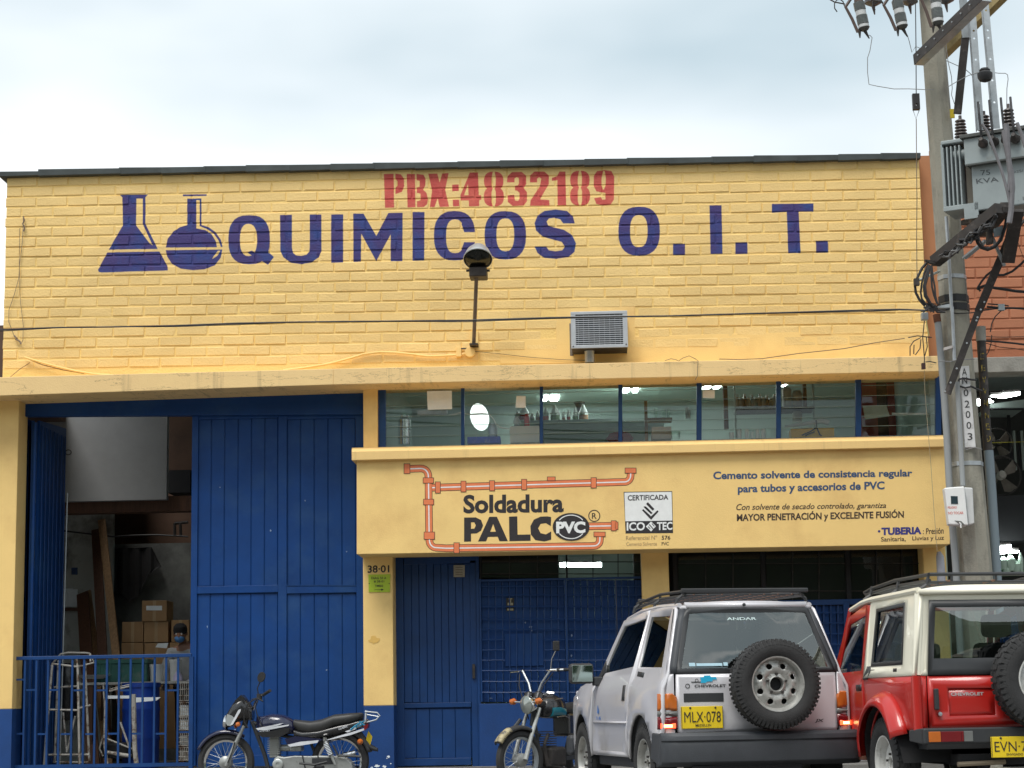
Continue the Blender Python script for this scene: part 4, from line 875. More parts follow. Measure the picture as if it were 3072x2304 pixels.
mb = MB(); mb.sheet([(930,220),(1000,235),(1060,290),(1140,240),(1230,60),(1330,0),(1250,-160),(950,-150)], [], lambda p: W(*z2(p), 27.45+.03*math.sin(p[0]*.06)), grid=25); mb.build('fabric', mat('dark_grey_cloth', (.03,.03,.032), .95), t, thick=.01)
t = thing('pipe_bracket', 'dark bracket frame high right of the opening', 'bracket', W(540,1570,26)); 
for q in ([(1450,1300),(1450,1400)],[(1495,1290),(1500,1400)],[(1450,1300),(1560,1290)]): rod(t, z1, q, .02, 26.0, 'bar', M_dsteel)

# ------------------------------------------------------------------ entry door and barred fronts
zD = zoom(1050, 1640, 2.4578)
YE = 22.12
ed = thing('entry_door', 'tall narrow blue plank door beside the house number pillar', 'door', W(1310, 2290, YE))
def E(x0,y0,x1,y1,nm,dy=0,m=M_bluel,z=zD,par=None,Yb=None,th=.05,bev=.003): return MB().wb(*pz(z,x0,y0,x1,y1), (Yb or YE)+dy, (Yb or YE)+dy+th).build(nm, m, par or ed, bev=bev)
E(340,70,398,1620,'door_stile'); E(893,100,938,1620,'door_stile'); E(398,70,938,126,'door_rail'); E(398,1150,893,1186,'door_rail',-.005); E(398,1560,893,1614,'door_rail',-.005)
xs = [398,455,511,567,621,675,729,782,836,893]
for i in range(9):
    E(xs[i]+1.5,127,xs[i+1]-1.5,1149,'door_plank',.012+.006*(i%2),th=.02,bev=.004)
xs = [398,490,588,682,777,893]
for i in range(5): E(xs[i]+1.5,1196,xs[i+1]-1.5,1559,'door_plank',.014,th=.02,bev=.004)
E(399,128,892,1558,'backing_board',.034,th=.01,bev=0,m=M_blue)
E(902,866,922,972,'door_handle',-.035,m=M_dsteel); 
o = MB().pr(*pz(zD,764,136,846,224), YE-.004, YE+.002).build('door_notice', mat('yellowed_notice', (.42,.38,.30), .8, var=.15, nscale=30)); tag(o, 'small yellowed notice stuck high on the plank door', 'notice')
mb = MB()
for k in range(4): mb.pr(*pz(zD,778,150+k*18,830,155+k*18), YE-.006, YE-.0045)
c_ = mb.build('print_lines', mat('faded_print', (.2,.17,.14), .8), o)
def peel(zz, Y, cols, nm, m):
    rg_ = random.Random(9); mb = MB()
    for cx, cy, rx, ry in cols: mb.sheet([(cx+math.cos(t)*rx*rg_.uniform(.45,1.1), cy+math.sin(t)*ry*rg_.uniform(.4,1.1)) for t in [i*math.pi/7 for i in range(14)]], [], lambda p: W(*zz(p), Y))
    o = mb.build(nm, m, bld); o['kind'] = 'stuff'
peel(zD, YF-.0035, [(200,1618,26,12),(255,1622,18,14),(285,1548,13,11),(300,1600,8,6),(272,1560,5,5),(160,1628,12,6)], 'peeled_paint', M_paper)
peel(zD, YE+.030, [(1332,592,15,8),(1340,612,8,16),(1232,607,5,6),(1634,655,8,14),(1632,803,7,11),(1292,560,6,9),(1038,1118,16,5),(665,851,8,4),(968,1500,4,5)], 'paint_chip', mat('pale_blue_chip', (.25,.33,.48), .6))
peel(lambda p: p, YD+.011, [(812,1592,3,4),(622,1880,2,5),(980,2010,3,2),(1088,1822,4,6),(705,2188,4,2),(915,1502,2,3),(660,1462,2,2),(1040,1655,3,2),(780,2240,5,2)], 'paint_chip', mat('pale_blue_chip', (.25,.33,.48), .6))
peel(zD, YF-.0035, [(180,690,50,36)], 'yellow_stain', mat('ochre_stain', (.74,.46,.12), .75, var=.1))
# step shadow gap below and post between door and bars
MB().wb(*pz(zD,938,60,960,1640), YE-.02, YE+.06).build('frame_post', M_bluel, bld)
def shutter_front(name, label, xcol, ytop, ytr, ybot, z, Y, plain=None, tr_dark=False, lowwall=None, nb=52, rows=None):
    t = thing(name, label, 'shutter', W(*z(((xcol[0]+xcol[-1])/2, ybot)), Y))
    P = lambda x0,y0,x1,y1,nm,dy,m,th=.04,bev=.003: MB().wb(*pz(z,x0,y0,x1,y1), Y+dy, Y+dy+th).build(nm, m, t, bev=bev)
    for i in range(len(xcol)): x = xcol[i]; P(x-9,ytr,x+9,ybot,'frame_post',-.02,M_bluel); P(x-7,ytop,x+7,ytr,'transom_post',-.01,M_dark,.03)  # upper posts coloured near black, standing in for shade under the sign
    P(xcol[0],ytr-8,xcol[-1],ytr+8,'frame_rail',-.012,M_bluel)
    for i in range(len(xcol)-1):
        x0, x1 = xcol[i]+9, xcol[i+1]-9; n = max(3, round((x1-x0)/(nb*.98))); wd = (x1-x0)/n
        for k in range(n):
            P(x0+k*wd+1.2, ytr+9, x0+(k+1)*wd-1.2, ybot, 'shutter_slat', .04+.008*(k%2), M_blue, .02, .004)
            if k: MB().cyl(W(*z((x0+k*wd, ytr+8)), Y), W(*z((x0+k*wd, ybot)), Y), .006, n=6).build('bar', M_bluel, t)
        for y in rows:
            if plain and plain[0] < (x0+x1)/2 < plain[1] and plain[2] < y < plain[3]:
                a = [(x0, x0+170), (x1-160, x1)]
            else: a = [(x0, x1)]
            for q0, q1 in a:
                mid = (q0+q1)/2; sag = .004
                MB().tube([W(*z((q0,y)), Y-.012), W(*z(((q0+mid)/2,y+1.5)), Y-.012), W(*z((mid,y-1)), Y-.012), W(*z((q1,y)), Y-.012)], .008, 6).build('cross_bar', M_bluel, t)
        if plain and plain[0] < (x0+x1)/2 < plain[1]: P(x0+172,plain[2],x1-162,plain[3],'plain_panel',.02,M_blue,.03)
        # transom bars
        for k in range(1, 3):
            xx = x0+(x1-x0)*k/3; MB().cyl(W(*z((xx,ytop)), Y), W(*z((xx,ytr)), Y), .006, n=6).build('bar', M_dsteel, t)
        for yy in (ytop+.33*(ytr-ytop), ytop+.8*(ytr-ytop)):
            MB().cyl(W(*z((x0,yy)), Y-.01), W(*z((x1,yy)), Y-.01), .006, n=6).build('cross_bar', M_dsteel, t)
        MB().quad(*[W(*z(p), Y+.05) for p in ((x0,ytr-8),(x1,ytr-8),(x1,ytop),(x0,ytop))]).build('glass_pane', M_glass, t)
    return t
rows = [290,355,440,535,610,685,762,838,915,995,1075]
sf = shutter_front('barred_front', 'barred blue shutters with a lit transom between the plank door and the middle pillar', [962,1598,2170], 50, 238, 1145, zD, YE, plain=(962,1598,640,880), rows=rows)
t = sf
MB().wb(*pz(zD,955,1148,2180,1650), YE-.045, YE+.06).build('base_wall', M_bluewall, bld, bev=.005)
zF = lambda p: p
sf2 = shutter_front('barred_front', 'barred blue shutters in shade behind the two jeeps, right of the middle pillar', [2026,2290,2545,2790], 1632, 1808, 2110, zF, YE, nb=22, rows=[1838,1869,1901,1933,1965,1998,2030,2062])
MB().wb(2019,2112,2795,2310, YE-.045, YE+.06).build('base_wall', M_bluewall, bld, bev=.005)
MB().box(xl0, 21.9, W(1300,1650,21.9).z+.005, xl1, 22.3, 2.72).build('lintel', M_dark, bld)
# sticker on the shutter
t = thing('shutter_sticker', 'small black sticker with a pale emblem on the blue shutter', 'sticker', W(*zD((1180,425)), YE))
MB().pr(*pz(zD,1152,378,1210,475), YE+.030, YE+.034).build('backing', mat('black_sticker', (.03,.025,.02), .5), t)
mb = MB(); mb.pr(*pz(zD,1170,380,1196,388), YE+.027, YE+.029); mb.pr(*pz(zD,1178,388,1188,412), YE+.027, YE+.029); mb.pr(*pz(zD,1162,414,1202,432), YE+.027, YE+.029); mb.pr(*pz(zD,1160,455,1204,470), YE+.027, YE+.029)
mb.build('emblem', mat('pale_gold_print', (.45,.40,.25), .5), t)
# office behind the transoms
mb = MB(); mb.box(xl0, 25.2, .2, xl1, 25.3, 2.72); mb.build('office_wall', M_lab, bld)
MB().box(W(1975,1700,22.5).x+.02, 22.45, .2, xl1, 22.5, 2.72).build('added_dark_partition', M_dark, bld)  # near-black sheets added behind the glass so the transoms look dark
a = W(*zD((1560,100)), 22.9); MB().box(xl0, 22.5, 1.9, a.x-.03, 22.55, 2.72).build('added_dark_partition', M_dark, bld)
MB().box(W(*zD((2090,100)), 22.6).x, 22.4, .3, W(*zD((2150,100)), 22.6).x, 22.9, 2.72).build('added_dark_partition', M_dark, bld)
MB().box(W(1960,1700,22.5).x, 22.3, .3, W(1975,1700,22.5).x, 25.2, 2.72).build('added_dark_partition', M_dark, bld)
t = thing('tube_lamp', 'lit fluorescent tube lamp behind the transom above the barred shutters', 'lamp', W(*zD((1740,133)), 23.6))
a, b = W(*zD((1548,134)), 23.6), W(*zD((1855,134)), 23.6)
MB().cyl(a, b, .026, n=12).build('tube', M_tube_em, t, smooth=True); MB().box(a.x, 23.57, a.z+.03, b.x, 23.67, a.z+.09).build('lamp_housing', M_white, t)
# house number and address plate on the pillar
t = thing('house_number', 'black painted house number 38-01 at the top of the pillar', 'number', W(*zD((210,165)), YF-.002))
mb = MB(); put_text(mb, '38·01', pbl([zD((130,138)),zD((290,136)),zD((290,190)),zD((130,194))], YF-.002), .02); mb.build('digits', M_pk, t)
t = thing('address_plate', 'yellow green metal address plate screwed to the pillar under the house number', 'plate', W(*zD((215,270)), YF-.01))
MB().pbox([zD(p) for p in ((135,206),(297,203),(294,336),(138,335))], YF-.010, YF-.002).build('plate', mat('lime_enamel', (.42,.55,.03), .45, var=.08, nscale=12), t, bev=.002)
mb = MB()
for s_, q in (('DIAG 50 A', (158,222,268,240)), ('# 38-01', (176,248,252,266)), ('TIMBRE', (182,281,245,297))):
    put_text(mb, s_, pbl([zD((q[0],q[1])),zD((q[2],q[1])),zD((q[2],q[3])),zD((q[0],q[3]))], YF-.0115), .01)
mb.add([W(*zD(p), YF-.0115) for p in ((180,316),(232,316),(232,319),(180,319),(230,309),(250,317),(230,325))], [(3,2,1,0),(6,5,4)])
for x in (142, 289): mb.sheet(ell(x,272,4,4,8), [], lambda p: W(*zD(p), YF-.0115))
mb.build('plate_lettering', M_pk, t)
# ------------------------------------------------------------------ things on the yellow wall
t = thing('wall_lamp', 'round floodlight on a steel arm standing out from the yellow wall under the lettering', 'lamp', W(1422, 1030, YF))
M_bronze = mat('dark_bronze_metal', (.05,.04,.035), .55, .4, var=.2, nscale=12)
base = W(*zB((932,1285)), 21.72); top = W(*zB((950,840)), 21.25)
MB().tube([base, base+(top-base)*.5, top], .021, 10).build('arm', mat('grey_brown_steel', (.16,.125,.10), .6, .3, var=.2, nscale=8), t, smooth=True)
a = W(*zB((903,1282)), 21.64); b = W(*zB((958,1292)), 21.64); MB().box(a.x, 21.64, b.z, b.x, 21.80, a.z).build('bracket_plate', M_bronze, t)
a = W(*zB((905,1205)), 21.77); b = W(*zB((962,1282)), 21.77); MB().box(a.x, 21.775, b.z, b.x, 21.82, a.z).build('back_plate', M_yel, t)
a = W(*zB((900,775)), 21.14); b = W(*zB((1018,836)), 21.14); MB().box(a.x, 21.14, b.z, b.x, 21.38, a.z).build('ballast_box', M_bronze, t, bev=.012)
c = W(*zB((960,706)), 21.12)
Mh = Matrix.Translation(c) @ Matrix.Rotation(R(180-32), 4, 'X').inverted()
# the reflector: a bowl opening towards the street and downwards
Mh = Matrix.Translation(c) @ Matrix.Rotation(R(90+56), 4, 'X') @ Matrix.Scale(.80, 4)
MB().lathe([(.190,.06),(.195,.045),(.190,.03),(.178,.0),(.150,-.08),(.10,-.15),(.04,-.185),(0.0,-.19)], Mh, 36, caps=False).build('reflector', mat('grey_aluminium', (.50,.52,.53), .4, .7, var=.1, nscale=8), t, smooth=True, thick=.004)
MB().lathe([(.182,.052),(.17,.068),(.10,.085),(0,.09)], Mh, 36, caps=False).build('lens', glass('smoked_lamp_lens', (.16,.15,.13), .6, .12, .02), t, smooth=True)
MB().lathe([(.178,.0),(.15,-.07),(.03,-.16),(0,-.165)], Mh, 28, caps=False).build('inner_bowl', mat('dark_bowl', (.05,.045,.04), .6), t, smooth=True)  # inner bowl in one dark colour
MB().lathe([(.02,-.1),(.035,-.03),(.03,.03),(0,.045)], Mh, 14).build('lamp_bulb', mat('frosted_bulb', (.5,.5,.42), .4), t, smooth=True)
for sx in (-1, 1):
    p = W(*zB((960+sx*66,800)), 21.2); MB().cyl(p-Vector((.02,0,0)), p+Vector((.02,0,0)), .014, n=8).build('bolt', M_bronze, t)
# conduit and junction disc
t = thing('wall_conduit', 'yellow painted conduit with round junction box along the foot of the brick wall', 'conduit', W(1400,1065,21.78))
q = W(*zB((908,1345)), 21.79); MB().cyl(q, q+Vector((0,-.05,0)), .058, n=20).build('junction_box', M_yel, t, bev=.006)
MB().tube([W(*zB(p), 21.765) for p in ((880,1352),(830,1360),(700,1367),(620,1368),(520,1355),(420,1345),(310,1341),(200,1355),(100,1385),(0,1412))]+[W(*zA(p), 21.765) for p in ((2150,1425),(2000,1448),(1880,1462))], .014, 8).build('conduit_tube', M_yel, t, smooth=True)
a = W(*zB((815,1310)), 21.76); b = W(*zB((850,1372)), 21.76); MB().box(a.x, 21.74, b.z, b.x, 21.80, a.z).build('clamp', M_yel, t, bev=.004)
MB().tube([W(*zB((835,1318)), 21.75), W(*zB((905,1318)), 21.75)], .009, 6).build('screw_rod', M_dsteel, t)
t = thing('loose_conduit', 'pale bent conduit sloping down to the ledge near the left corner', 'conduit', W(*zA((160,1375)), 21.75))
MB().tube([W(*zA(p), 21.75) for p in ((160,1375),(260,1405),(380,1438),(500,1466),(620,1486),(760,1496),(950,1496))], .012, 8).build('conduit_tube', M_yel, t, smooth=True)
MB().tube([W(*zA(p), 21.77) for p in ((165,1378),(280,1425),(420,1460),(560,1484))], .006, 6).build('wire', M_wood, t); MB().tube([W(*zA(p), 21.78) for p in ((200,1410),(130,1455),(70,1505))], .004, 6).build('wire', M_wood, t)
t = thing('hanging_string', 'thin grey wires dangling down the left end of the brick wall', 'wire', W(*zA((150,440)), 21.76))
Mg2 = mat('rusty_thin_wire', (.20,.15,.11), .8)
MB().tube([W(*zA(p), 21.78) for p in ((155,440),(150,600),(130,760),(125,850),(95,960),(60,1060),(58,1140),(95,1235),(125,1262))], .0035, 5).build('strand', Mg2, t)
MB().tube([W(*zA(p), 21.775) for p in ((130,520),(128,760),(135,1000),(155,1170),(152,1260),(140,1290))], .003, 5).build('strand', Mg2, t)
MB().tube([W(*zA(p), 21.77) for p in ((153,440),(162,465),(150,490),(163,510),(158,540))], .008, 6).build('knot', Mg2, t); MB().tube([W(*zA(p), 21.77) for p in ((95,1232),(110,1248),(104,1256),(130,1268),(140,1288))], .010, 6).build('knot', Mg2, t)
# window air conditioner
ac = thing('air_conditioner', 'grey window air conditioner projecting from the brick wall above the strip window', 'air conditioner', W(1795,1045,21.6))
M_acg = mat('grey_enamelled_steel', (.46,.48,.50), .5, .2, var=.1, nscale=8, dirt=(.18,.17,.16), dscale=7, dlo=.62, dhi=.8)
YA = 21.40
c0 = [zB(p) for p in ((1574,1074),(1950,1067),(1955,1308),(1590,1316))]
Px = W(*c0[0],YA).x; Qx = W(*c0[1],YA).x; Zt = W(*c0[0],YA).z; Zb = W(*c0[2],YA).z; 
fr = .052
MB().box(Px, YA, Zt-fr*.65, Qx, YA+.02, Zt).build('frame_top', M_acg, ac, bev=.004); MB().box(Px, YA, Zb, Qx, YA+.02, Zb+fr*.7).build('frame_bottom', M_acg, ac, bev=.004)
MB().box(Px, YA+.001, Zb+fr*.7, Px+fr, YA+.02, Zt-fr*.65).build('frame_side', M_acg, ac, bev=.003); MB().box(Qx-fr, YA+.001, Zb+fr*.7, Qx, YA+.02, Zt-fr*.65).build('frame_side', M_acg, ac, bev=.003)
MB().box(Px+.006, YA+.02, Zb+.008, Px+.012, 21.82, Zt-.006).build('side_panel', M_acg, ac); MB().box(Qx-.012, YA+.02, Zb+.008, Qx-.006, 21.82, Zt-.006).build('side_panel', M_acg, ac)
MB().box(Px+.006, YA+.02, Zt-.012, Qx-.006, 21.82, Zt-.006).build('top_panel', M_acg, ac); MB().box(Px+.006, YA+.02, Zb+.004, Qx-.006, 21.82, Zb+.012).build('bottom_panel', M_dsteel, ac)
MB().box(Px+.02, YA+.06, Zb+.02, Qx-.02, YA+.08, Zt-.02).build('condenser', mat('dark_condenser_fins', (.07,.075,.08), .7, var=.3, nscale=60), ac)
n = 14
for k in range(n):
    z = Zb+fr*.8+(Zt-Zb-fr*1.55)*(k+.5)/n; MB().box(Px+fr, YA+.004, z-.004, Qx-fr, YA+.012, z+.004).build('grille_slat', M_acg, ac)
mb = MB()
for k in range(9):
    x = Px+fr+(Qx-Px-2*fr)*(k+.5)/9; mb.box(x-.002, YA+.020, Zb+fr*.7, x+.002, YA+.026, Zt-fr*.65)
mb.build('grille_wires', M_acg, ac)
for x, z in ((Px+.012,Zb+.012),(Qx-.03,Zb+.02)): MB().cyl((x+.01,YA-.004,z+.01),(x+.01,YA,z+.01),.008,n=8).build('screw', M_dsteel, ac)
MB().box(Px-.02, 21.80, Zb-.01, Px+.02, 21.812, Zt-.05).build('chipped_opening', mat('chipped_cement', (.16,.14,.12), .9, var=.4, nscale=12, bump=1, bscale=20, world=True), ac)
o = MB().lathe([(.050,0),(.053,.01),(.053,.12),(.056,.125),(.056,.14),(.04,.145),(.03,.165)], Matrix.Translation(W(*zB((1701,1412)), 21.62)), 18).build('drip_can', M_steel, smooth=True); tag(o, 'small pale metal can standing on the ledge under the air conditioner', 'can')
# thin cables lying over the foot of the wall and ledge
for nm, lab, pts, Y, r in (
  ('thin_wall_wire', 'faint wire from the junction box to the can on the ledge', [zB(p) for p in ((930,1335),(1100,1352),(1300,1375),(1500,1390),(1680,1397))], 21.79, .003),
  ('sloping_cable', 'thin dark cable sloping up along the right foot of the wall', [zC(p) for p in ((570,1387),(700,1390),(850,1385),(1100,1350),(1400,1318),(1600,1280),(1800,1250))], 21.70, .005),
  ('ledge_cord', 'thin cord curling over the ledge and hanging on the window band', [zC(p) for p in ((210,1398),(250,1385),(285,1392),(300,1400),(330,1380),(370,1366),(410,1385),(430,1400),(425,1450),(425,1500),(410,1525))], 21.40, .0035)):
    o = MB().tube([W(*p, Y) for p in pts], r, 6).build(nm, mat('grey_brown_wire', (.16,.12,.08), .8)); tag(o, lab, 'cable')
t = thing('overhead_cable', 'black double cable stretched across the whole yellow wall', 'cable', W(1400,958,20))
pts = [(-80,992),(0,989),(160,983),(330,981),(520,977),(700,970),(900,966),(1100,964),(1400,961),(1650,953),(2000,948),(2350,938),(2600,930),(2700,928),(2800,932)]
MB().tube([W(x,y,20.9-1.3*i/14) for i, (x,y) in enumerate(pts)], .0085, 6).build('sheath', M_wire, t)
MB().tube([W(x,y+2+2.5*math.sin(i*1.7),20.92-1.3*i/14) for i, (x,y) in enumerate(pts)], .005, 6).build('sheath', M_wire, t)

# ------------------------------------------------------------------ brick building next door
nb_ = thing('neighbour_building', 'red brown brick building right of the yellow one with an open lit workshop below', 'building', (6.2, 21.9, 0))
M_terra = mat('terracotta_render', (.42,.185,.085), .8, var=.08, nscale=2, bump=.2, bscale=70, world=True)
M_tbrick = mat('terracotta_painted_brick', (.42,.165,.085), .75, var=.08, nscale=4, bump=.3, bscale=70, rnd=.07, world=True)
xb = XR+.003; zt = W(2790,470,22.0).z
xs0 = W(2872,700,21.95).x
MB().box(xb, 21.95, W(2850,1075,21.95).z-.2, xs0, 22.25, zt).build('corner_render', M_terra, nb_)
MB().box(W(2795,460,22.2).x+.02, 22.26, 5, 9.3, 22.5, W(2800,440,22.3).z).build('back_parapet', M_terra, nb_)
zbw = W(2950,1075,22.0).z
nw = MB().box(xs0, 21.999, zbw-.1, 9.3, 22.24, zt).build('brick_wall', mat('terracotta_mortar', (.36,.13,.065), .85, var=.1, nscale=5, bump=.3, world=True), nb_)
brick_field(nw, xs0+.003, 6.5, zt-.01, 0, int((zt-zbw)/PH), .3560, PH, 21.99, M_tbrick, 300)
MB().box(xs0-.5, 21.85, W(2950,1118,21.85).z, 9.3, 22.2, W(2950,1072,21.85).z).build('concrete_lintel', M_conc, nb_, bev=.008)
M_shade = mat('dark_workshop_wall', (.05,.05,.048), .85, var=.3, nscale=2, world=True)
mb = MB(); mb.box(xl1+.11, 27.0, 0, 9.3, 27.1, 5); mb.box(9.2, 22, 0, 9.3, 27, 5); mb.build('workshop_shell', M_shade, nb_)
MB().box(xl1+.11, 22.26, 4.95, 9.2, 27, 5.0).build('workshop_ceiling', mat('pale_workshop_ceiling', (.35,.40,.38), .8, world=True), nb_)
z8 = zoom(2780, 1000, 4.147); z9 = zoom(2780, 1380, 4.147)
G = 'lit lamps in the neighbouring workshop'
def lampbox(z, c, Y, lab, d=.06):
    t = thing('workshop_lamp', lab, 'lamp', W(*z(c[0]), Y), group=G); MB().pbox([z(p) for p in c], Y, Y+d).build('diffuser', M_panel_em, t)
    a, b = W(*z(c[0]), Y), W(*z(c[1]), Y); MB().box(min(a.x,b.x), Y+d*.2, max(a.z,b.z)+.004, max(a.x,b.x), Y+d, max(a.z,b.z)+.03).build('lamp_housing', M_dsteel, t)
lampbox(z8, [(955,755),(1165,730),(1165,760),(960,800)], 24.0, 'long bright workshop lamp high right of the pole')
lampbox(z8, [(800,775),(950,760),(950,800),(890,790)], 24.1, 'dimmer lamp end beside the long bright workshop lamp')
lampbox(z8, [(760,790),(800,830),(835,850),(765,865)], 23.6, 'small bright lamp just right of the yellow lettered pipe')
lampbox(z8, [(630,820),(672,820),(672,890),(632,890)], 23.5, 'small bright lamp between the pole and the yellow lettered pipe')
lampbox(z9, [(890,1075),(1052,1058),(1060,1150),(895,1172)], 23.2, 'blazing white lamp low over the roof rack of the red jeep')
lampbox(z9, [(1060,1125),(1150,1130),(1140,1150),(1060,1150)], 23.25, 'thin lamp end right of the blazing white lamp')
o = MB().pbox([z8(p) for p in ((790,880),(1230,820),(1230,925),(790,925))], 23.8, 24.6).build('ceiling_panel', mat('pale_workshop_panel', (.30,.35,.33), .7)); tag(o, 'pale translucent ceiling panel under the long workshop lamp', 'panel')
o = MB().pbox([z8(p) for p in ((780,925),(1300,925),(1300,942),(780,942))], 23.7, 23.8).build('black_beam', M_dark); tag(o, 'black beam beneath the pale panel in the neighbouring workshop', 'beam')
for i, (x, w_, m, lab) in enumerate(((1040,34,M_dark,'thick black post in the workshop left of the pale one'),(1100,26,mat('pale_post', (.28,.32,.30), .7),'pale grey post in the neighbouring workshop'),(1160,22,M_dark,'thin black post right of the pale workshop post'),(1195,30,mat('pale_post', (.28,.32,.30), .7),'pale wall strip at the right edge of the workshop'))):
    o = MB().wb(*z8((x-w_/2,1210 if i else 945)), *z8((x+w_/2,1700)), 24.4, 24.45).build('workshop_post', m); tag(o, lab, 'post')
def fan(x, y, r, Y, lab, hub):
    c = W(*z9((x,y)), Y); t = thing('industrial_fan', lab, 'fan', c, group='round fans in the neighbouring workshop')
    rr = r/4.147/6000*Y; Mf = Matrix.Translation(c) @ Matrix.Rotation(R(90), 4, 'X')
    MB().lathe([(rr*.22,0),(rr*.22,.12),(rr*.16,.15),(0,.15)], Mf, 20).build('hub', hub, t, smooth=True)
    for k in range(4):
        a = R(90*k+35); u_ = Vector((math.cos(a),0,math.sin(a))); v_ = Vector((-math.sin(a),0,math.cos(a)))
        P = [c+u_*rr*.2+v_*rr*.1+Vector((0,-.02,0)), c+u_*rr*.95+v_*rr*.30+Vector((0,-.05,0)), c+u_*rr*.98-v_*rr*.05, c+u_*rr*.75-v_*rr*.28+Vector((0,.03,0)), c+u_*rr*.2-v_*rr*.1+Vector((0,.02,0))]
        MB().quad(*P).build('fan_blade', mat('dirty_fan_blade', (.16,.14,.12), .6, var=.3, nscale=8), t, thick=.006)
    MB().tube([c+Vector((math.cos(R(a))*rr,-.03,math.sin(R(a))*rr)) for a in range(0,361,15)], .012, 6, False).build('ring', M_dsteel, t)
fan(915,200,245,23.6,'lower fan with a pale round hub in the neighbouring workshop', mat('pale_fan_hub', (.34,.32,.29), .6, var=.3, nscale=30))
fan(870,-200,190,23.9,'upper dark fan in the neighbouring workshop', M_dsteel)
o = MB().pbox([z8(p) for p in ((800,1358),(1225,1345),(1225,1351),(800,1364))], 23.0, 23.01).build('warning_tape', mat('yellow_tape', (.5,.45,.03), .5)); tag(o, 'thin yellow tape stretched across the neighbouring workshop', 'tape')
o = MB().wb(*z9((850,440)), *z9((1300,1000)), 23.5, 24.5).build('machine_block', M_dark); tag(o, 'large black machine body below the lower fan', 'machine')
t = thing('glass_jars', 'cluster of pale jars on a green tray under the blazing lamp', 'jars', W(3020,1720,23.3))
MB().wb(*z9((910,1370)), *z9((1230,1420)), 23.3, 23.7).build('tray', mat('green_tray', (.06,.16,.07), .6), t)
for x, y0, y1, r in ((960,1200,1360,.05),(1000,1320,1440,.045),(1050,1180,1380,.06),(1120,1250,1400,.05),(1180,1150,1390,.03)):
    a = W(*z9((x,y1)), 23.25); h = W(*z9((x,y0)), 23.25).z-a.z; MB().lathe([(r*.7,0),(r,h*.3),(r,h*.7),(r*.4,h*.95),(r*.4,h)], Matrix.Translation(a), 12).build('jar', mat('pale_green_glass', (.35,.45,.38), .2), t, smooth=True)

# ------------------------------------------------------------------ concrete pole with everything on it
YP = 19.5
zp = zoom(2700, 0, 4.148); zt_ = zoom(2750, 380, 5.183); zq = zoom(2720, 650, 4.74); zw = zoom(2600, 850, 1.8434); zs = zoom(2400, 0, 2.765)
M_pole = mat('weathered_pole_concrete', (.30,.285,.235), .9, var=.14, nscale=6, bump=.5, bscale=50, dirt=(.15,.14,.12), dscale=5, dlo=.5, dhi=.7, stretch=(1,1,.35))
up = thing('utility_pole', 'octagonal concrete utility pole in front of the right corner of the yellow building', 'pole', W(2945, 2400, YP))
P0 = W(2790,0,YP); P1 = W(2927,1740,YP); dv = (P1-P0).normalized()
Pt = P0-dv*1.2; Pb = P1+dv*((P1.z)/(-dv.z)); Pb = P1+dv*(P1.z/-dv.z)
rr0 = 33/6000*YP; rr1 = 50/6000*YP
def pr_(p): return rr0+(rr1-rr0)*((P0.z-p.z)/(P0.z-P1.z))
mb = MB(); n = 12
mb.tube([Pt+(Pb-Pt)*k/n for k in range(n+1)], [pr_(Pt+(Pb-Pt)*k/n)*1.03 for k in range(n+1)], 8)
mb.build('shaft', M_pole, up, smooth=20)
mb = MB()                                                  # the dark split along the right face
def onpole(py): 
    t_ = (W(2850,py,YP).z-P0.z)/(P1.z-P0.z); return P0+(P1-P0)*t_
for py, c in ((835,.05),(1395,.02)): 
    p = onpole(py); mb.tube([p+Vector((0,0,-.02)), p+Vector((0,0,.02))], pr_(p)*1.07, 8)
mb.build('steel_band', M_steel, up)
mb = MB()
for py in (900, 926): p = onpole(py); mb.tube([p+Vector((0,0,-.035)), p+Vector((0,0,.035))], pr_(p)*1.1, 8)
mb.build('black_band', M_wire, up)
def ontag(z, pts, Y, off=0): return [W(*z(p), Y+off) for p in pts]
# number plate strip on the pole
pf = YP-.185
pl = MB().pbox([zw(p) for p in ((516,460),(566,455),(604,906),(545,909))], pf, pf+.06).build('number_strip', mat('pale_enamel', (.60,.60,.60), .6, var=.08, nscale=12, dirt=(.3,.29,.27), dscale=9), up, bev=.004)
z8c = [('A',(468,480)),('N',(472,585)),('0',(488,740)),('2',(502,880)),('0',(513,1010)),('0',(524,1145)),('3',(538,1285))]
for ch, (x, y) in z8c: put_text(MB(), ch, pbl([z8((x-30,y-44)),z8((x+30,y-46)),z8((x+33,y+42)),z8((x-27,y+46))], pf-.002), .01).build('painted_character', mat('dull_black_print', (.05,.05,.05), .6), up)
mb = MB()
for q in ([(400,570),(470,560),(545,575),(620,580)],[(395,650),(480,680),(560,660),(640,700)],[(400,575),(400,650),(410,680)],[(540,655),(620,690),(690,720)]): mb.tube([W(*z8(p), pf-.02) for p in q], .010, 6)
mb.build('binding_wire', M_wire, up)
MB().tube(ontag(z8, [(415,1425),(500,1445),(600,1420),(690,1445)], pf-.005), .004, 5).build('tie_wire', M_gwire, up)
MB().tube(ontag(z8, [(145,345),(300,352),(380,330),(590,320)], pf-.04), .005, 5).build('tie_wire', M_gwire, up)
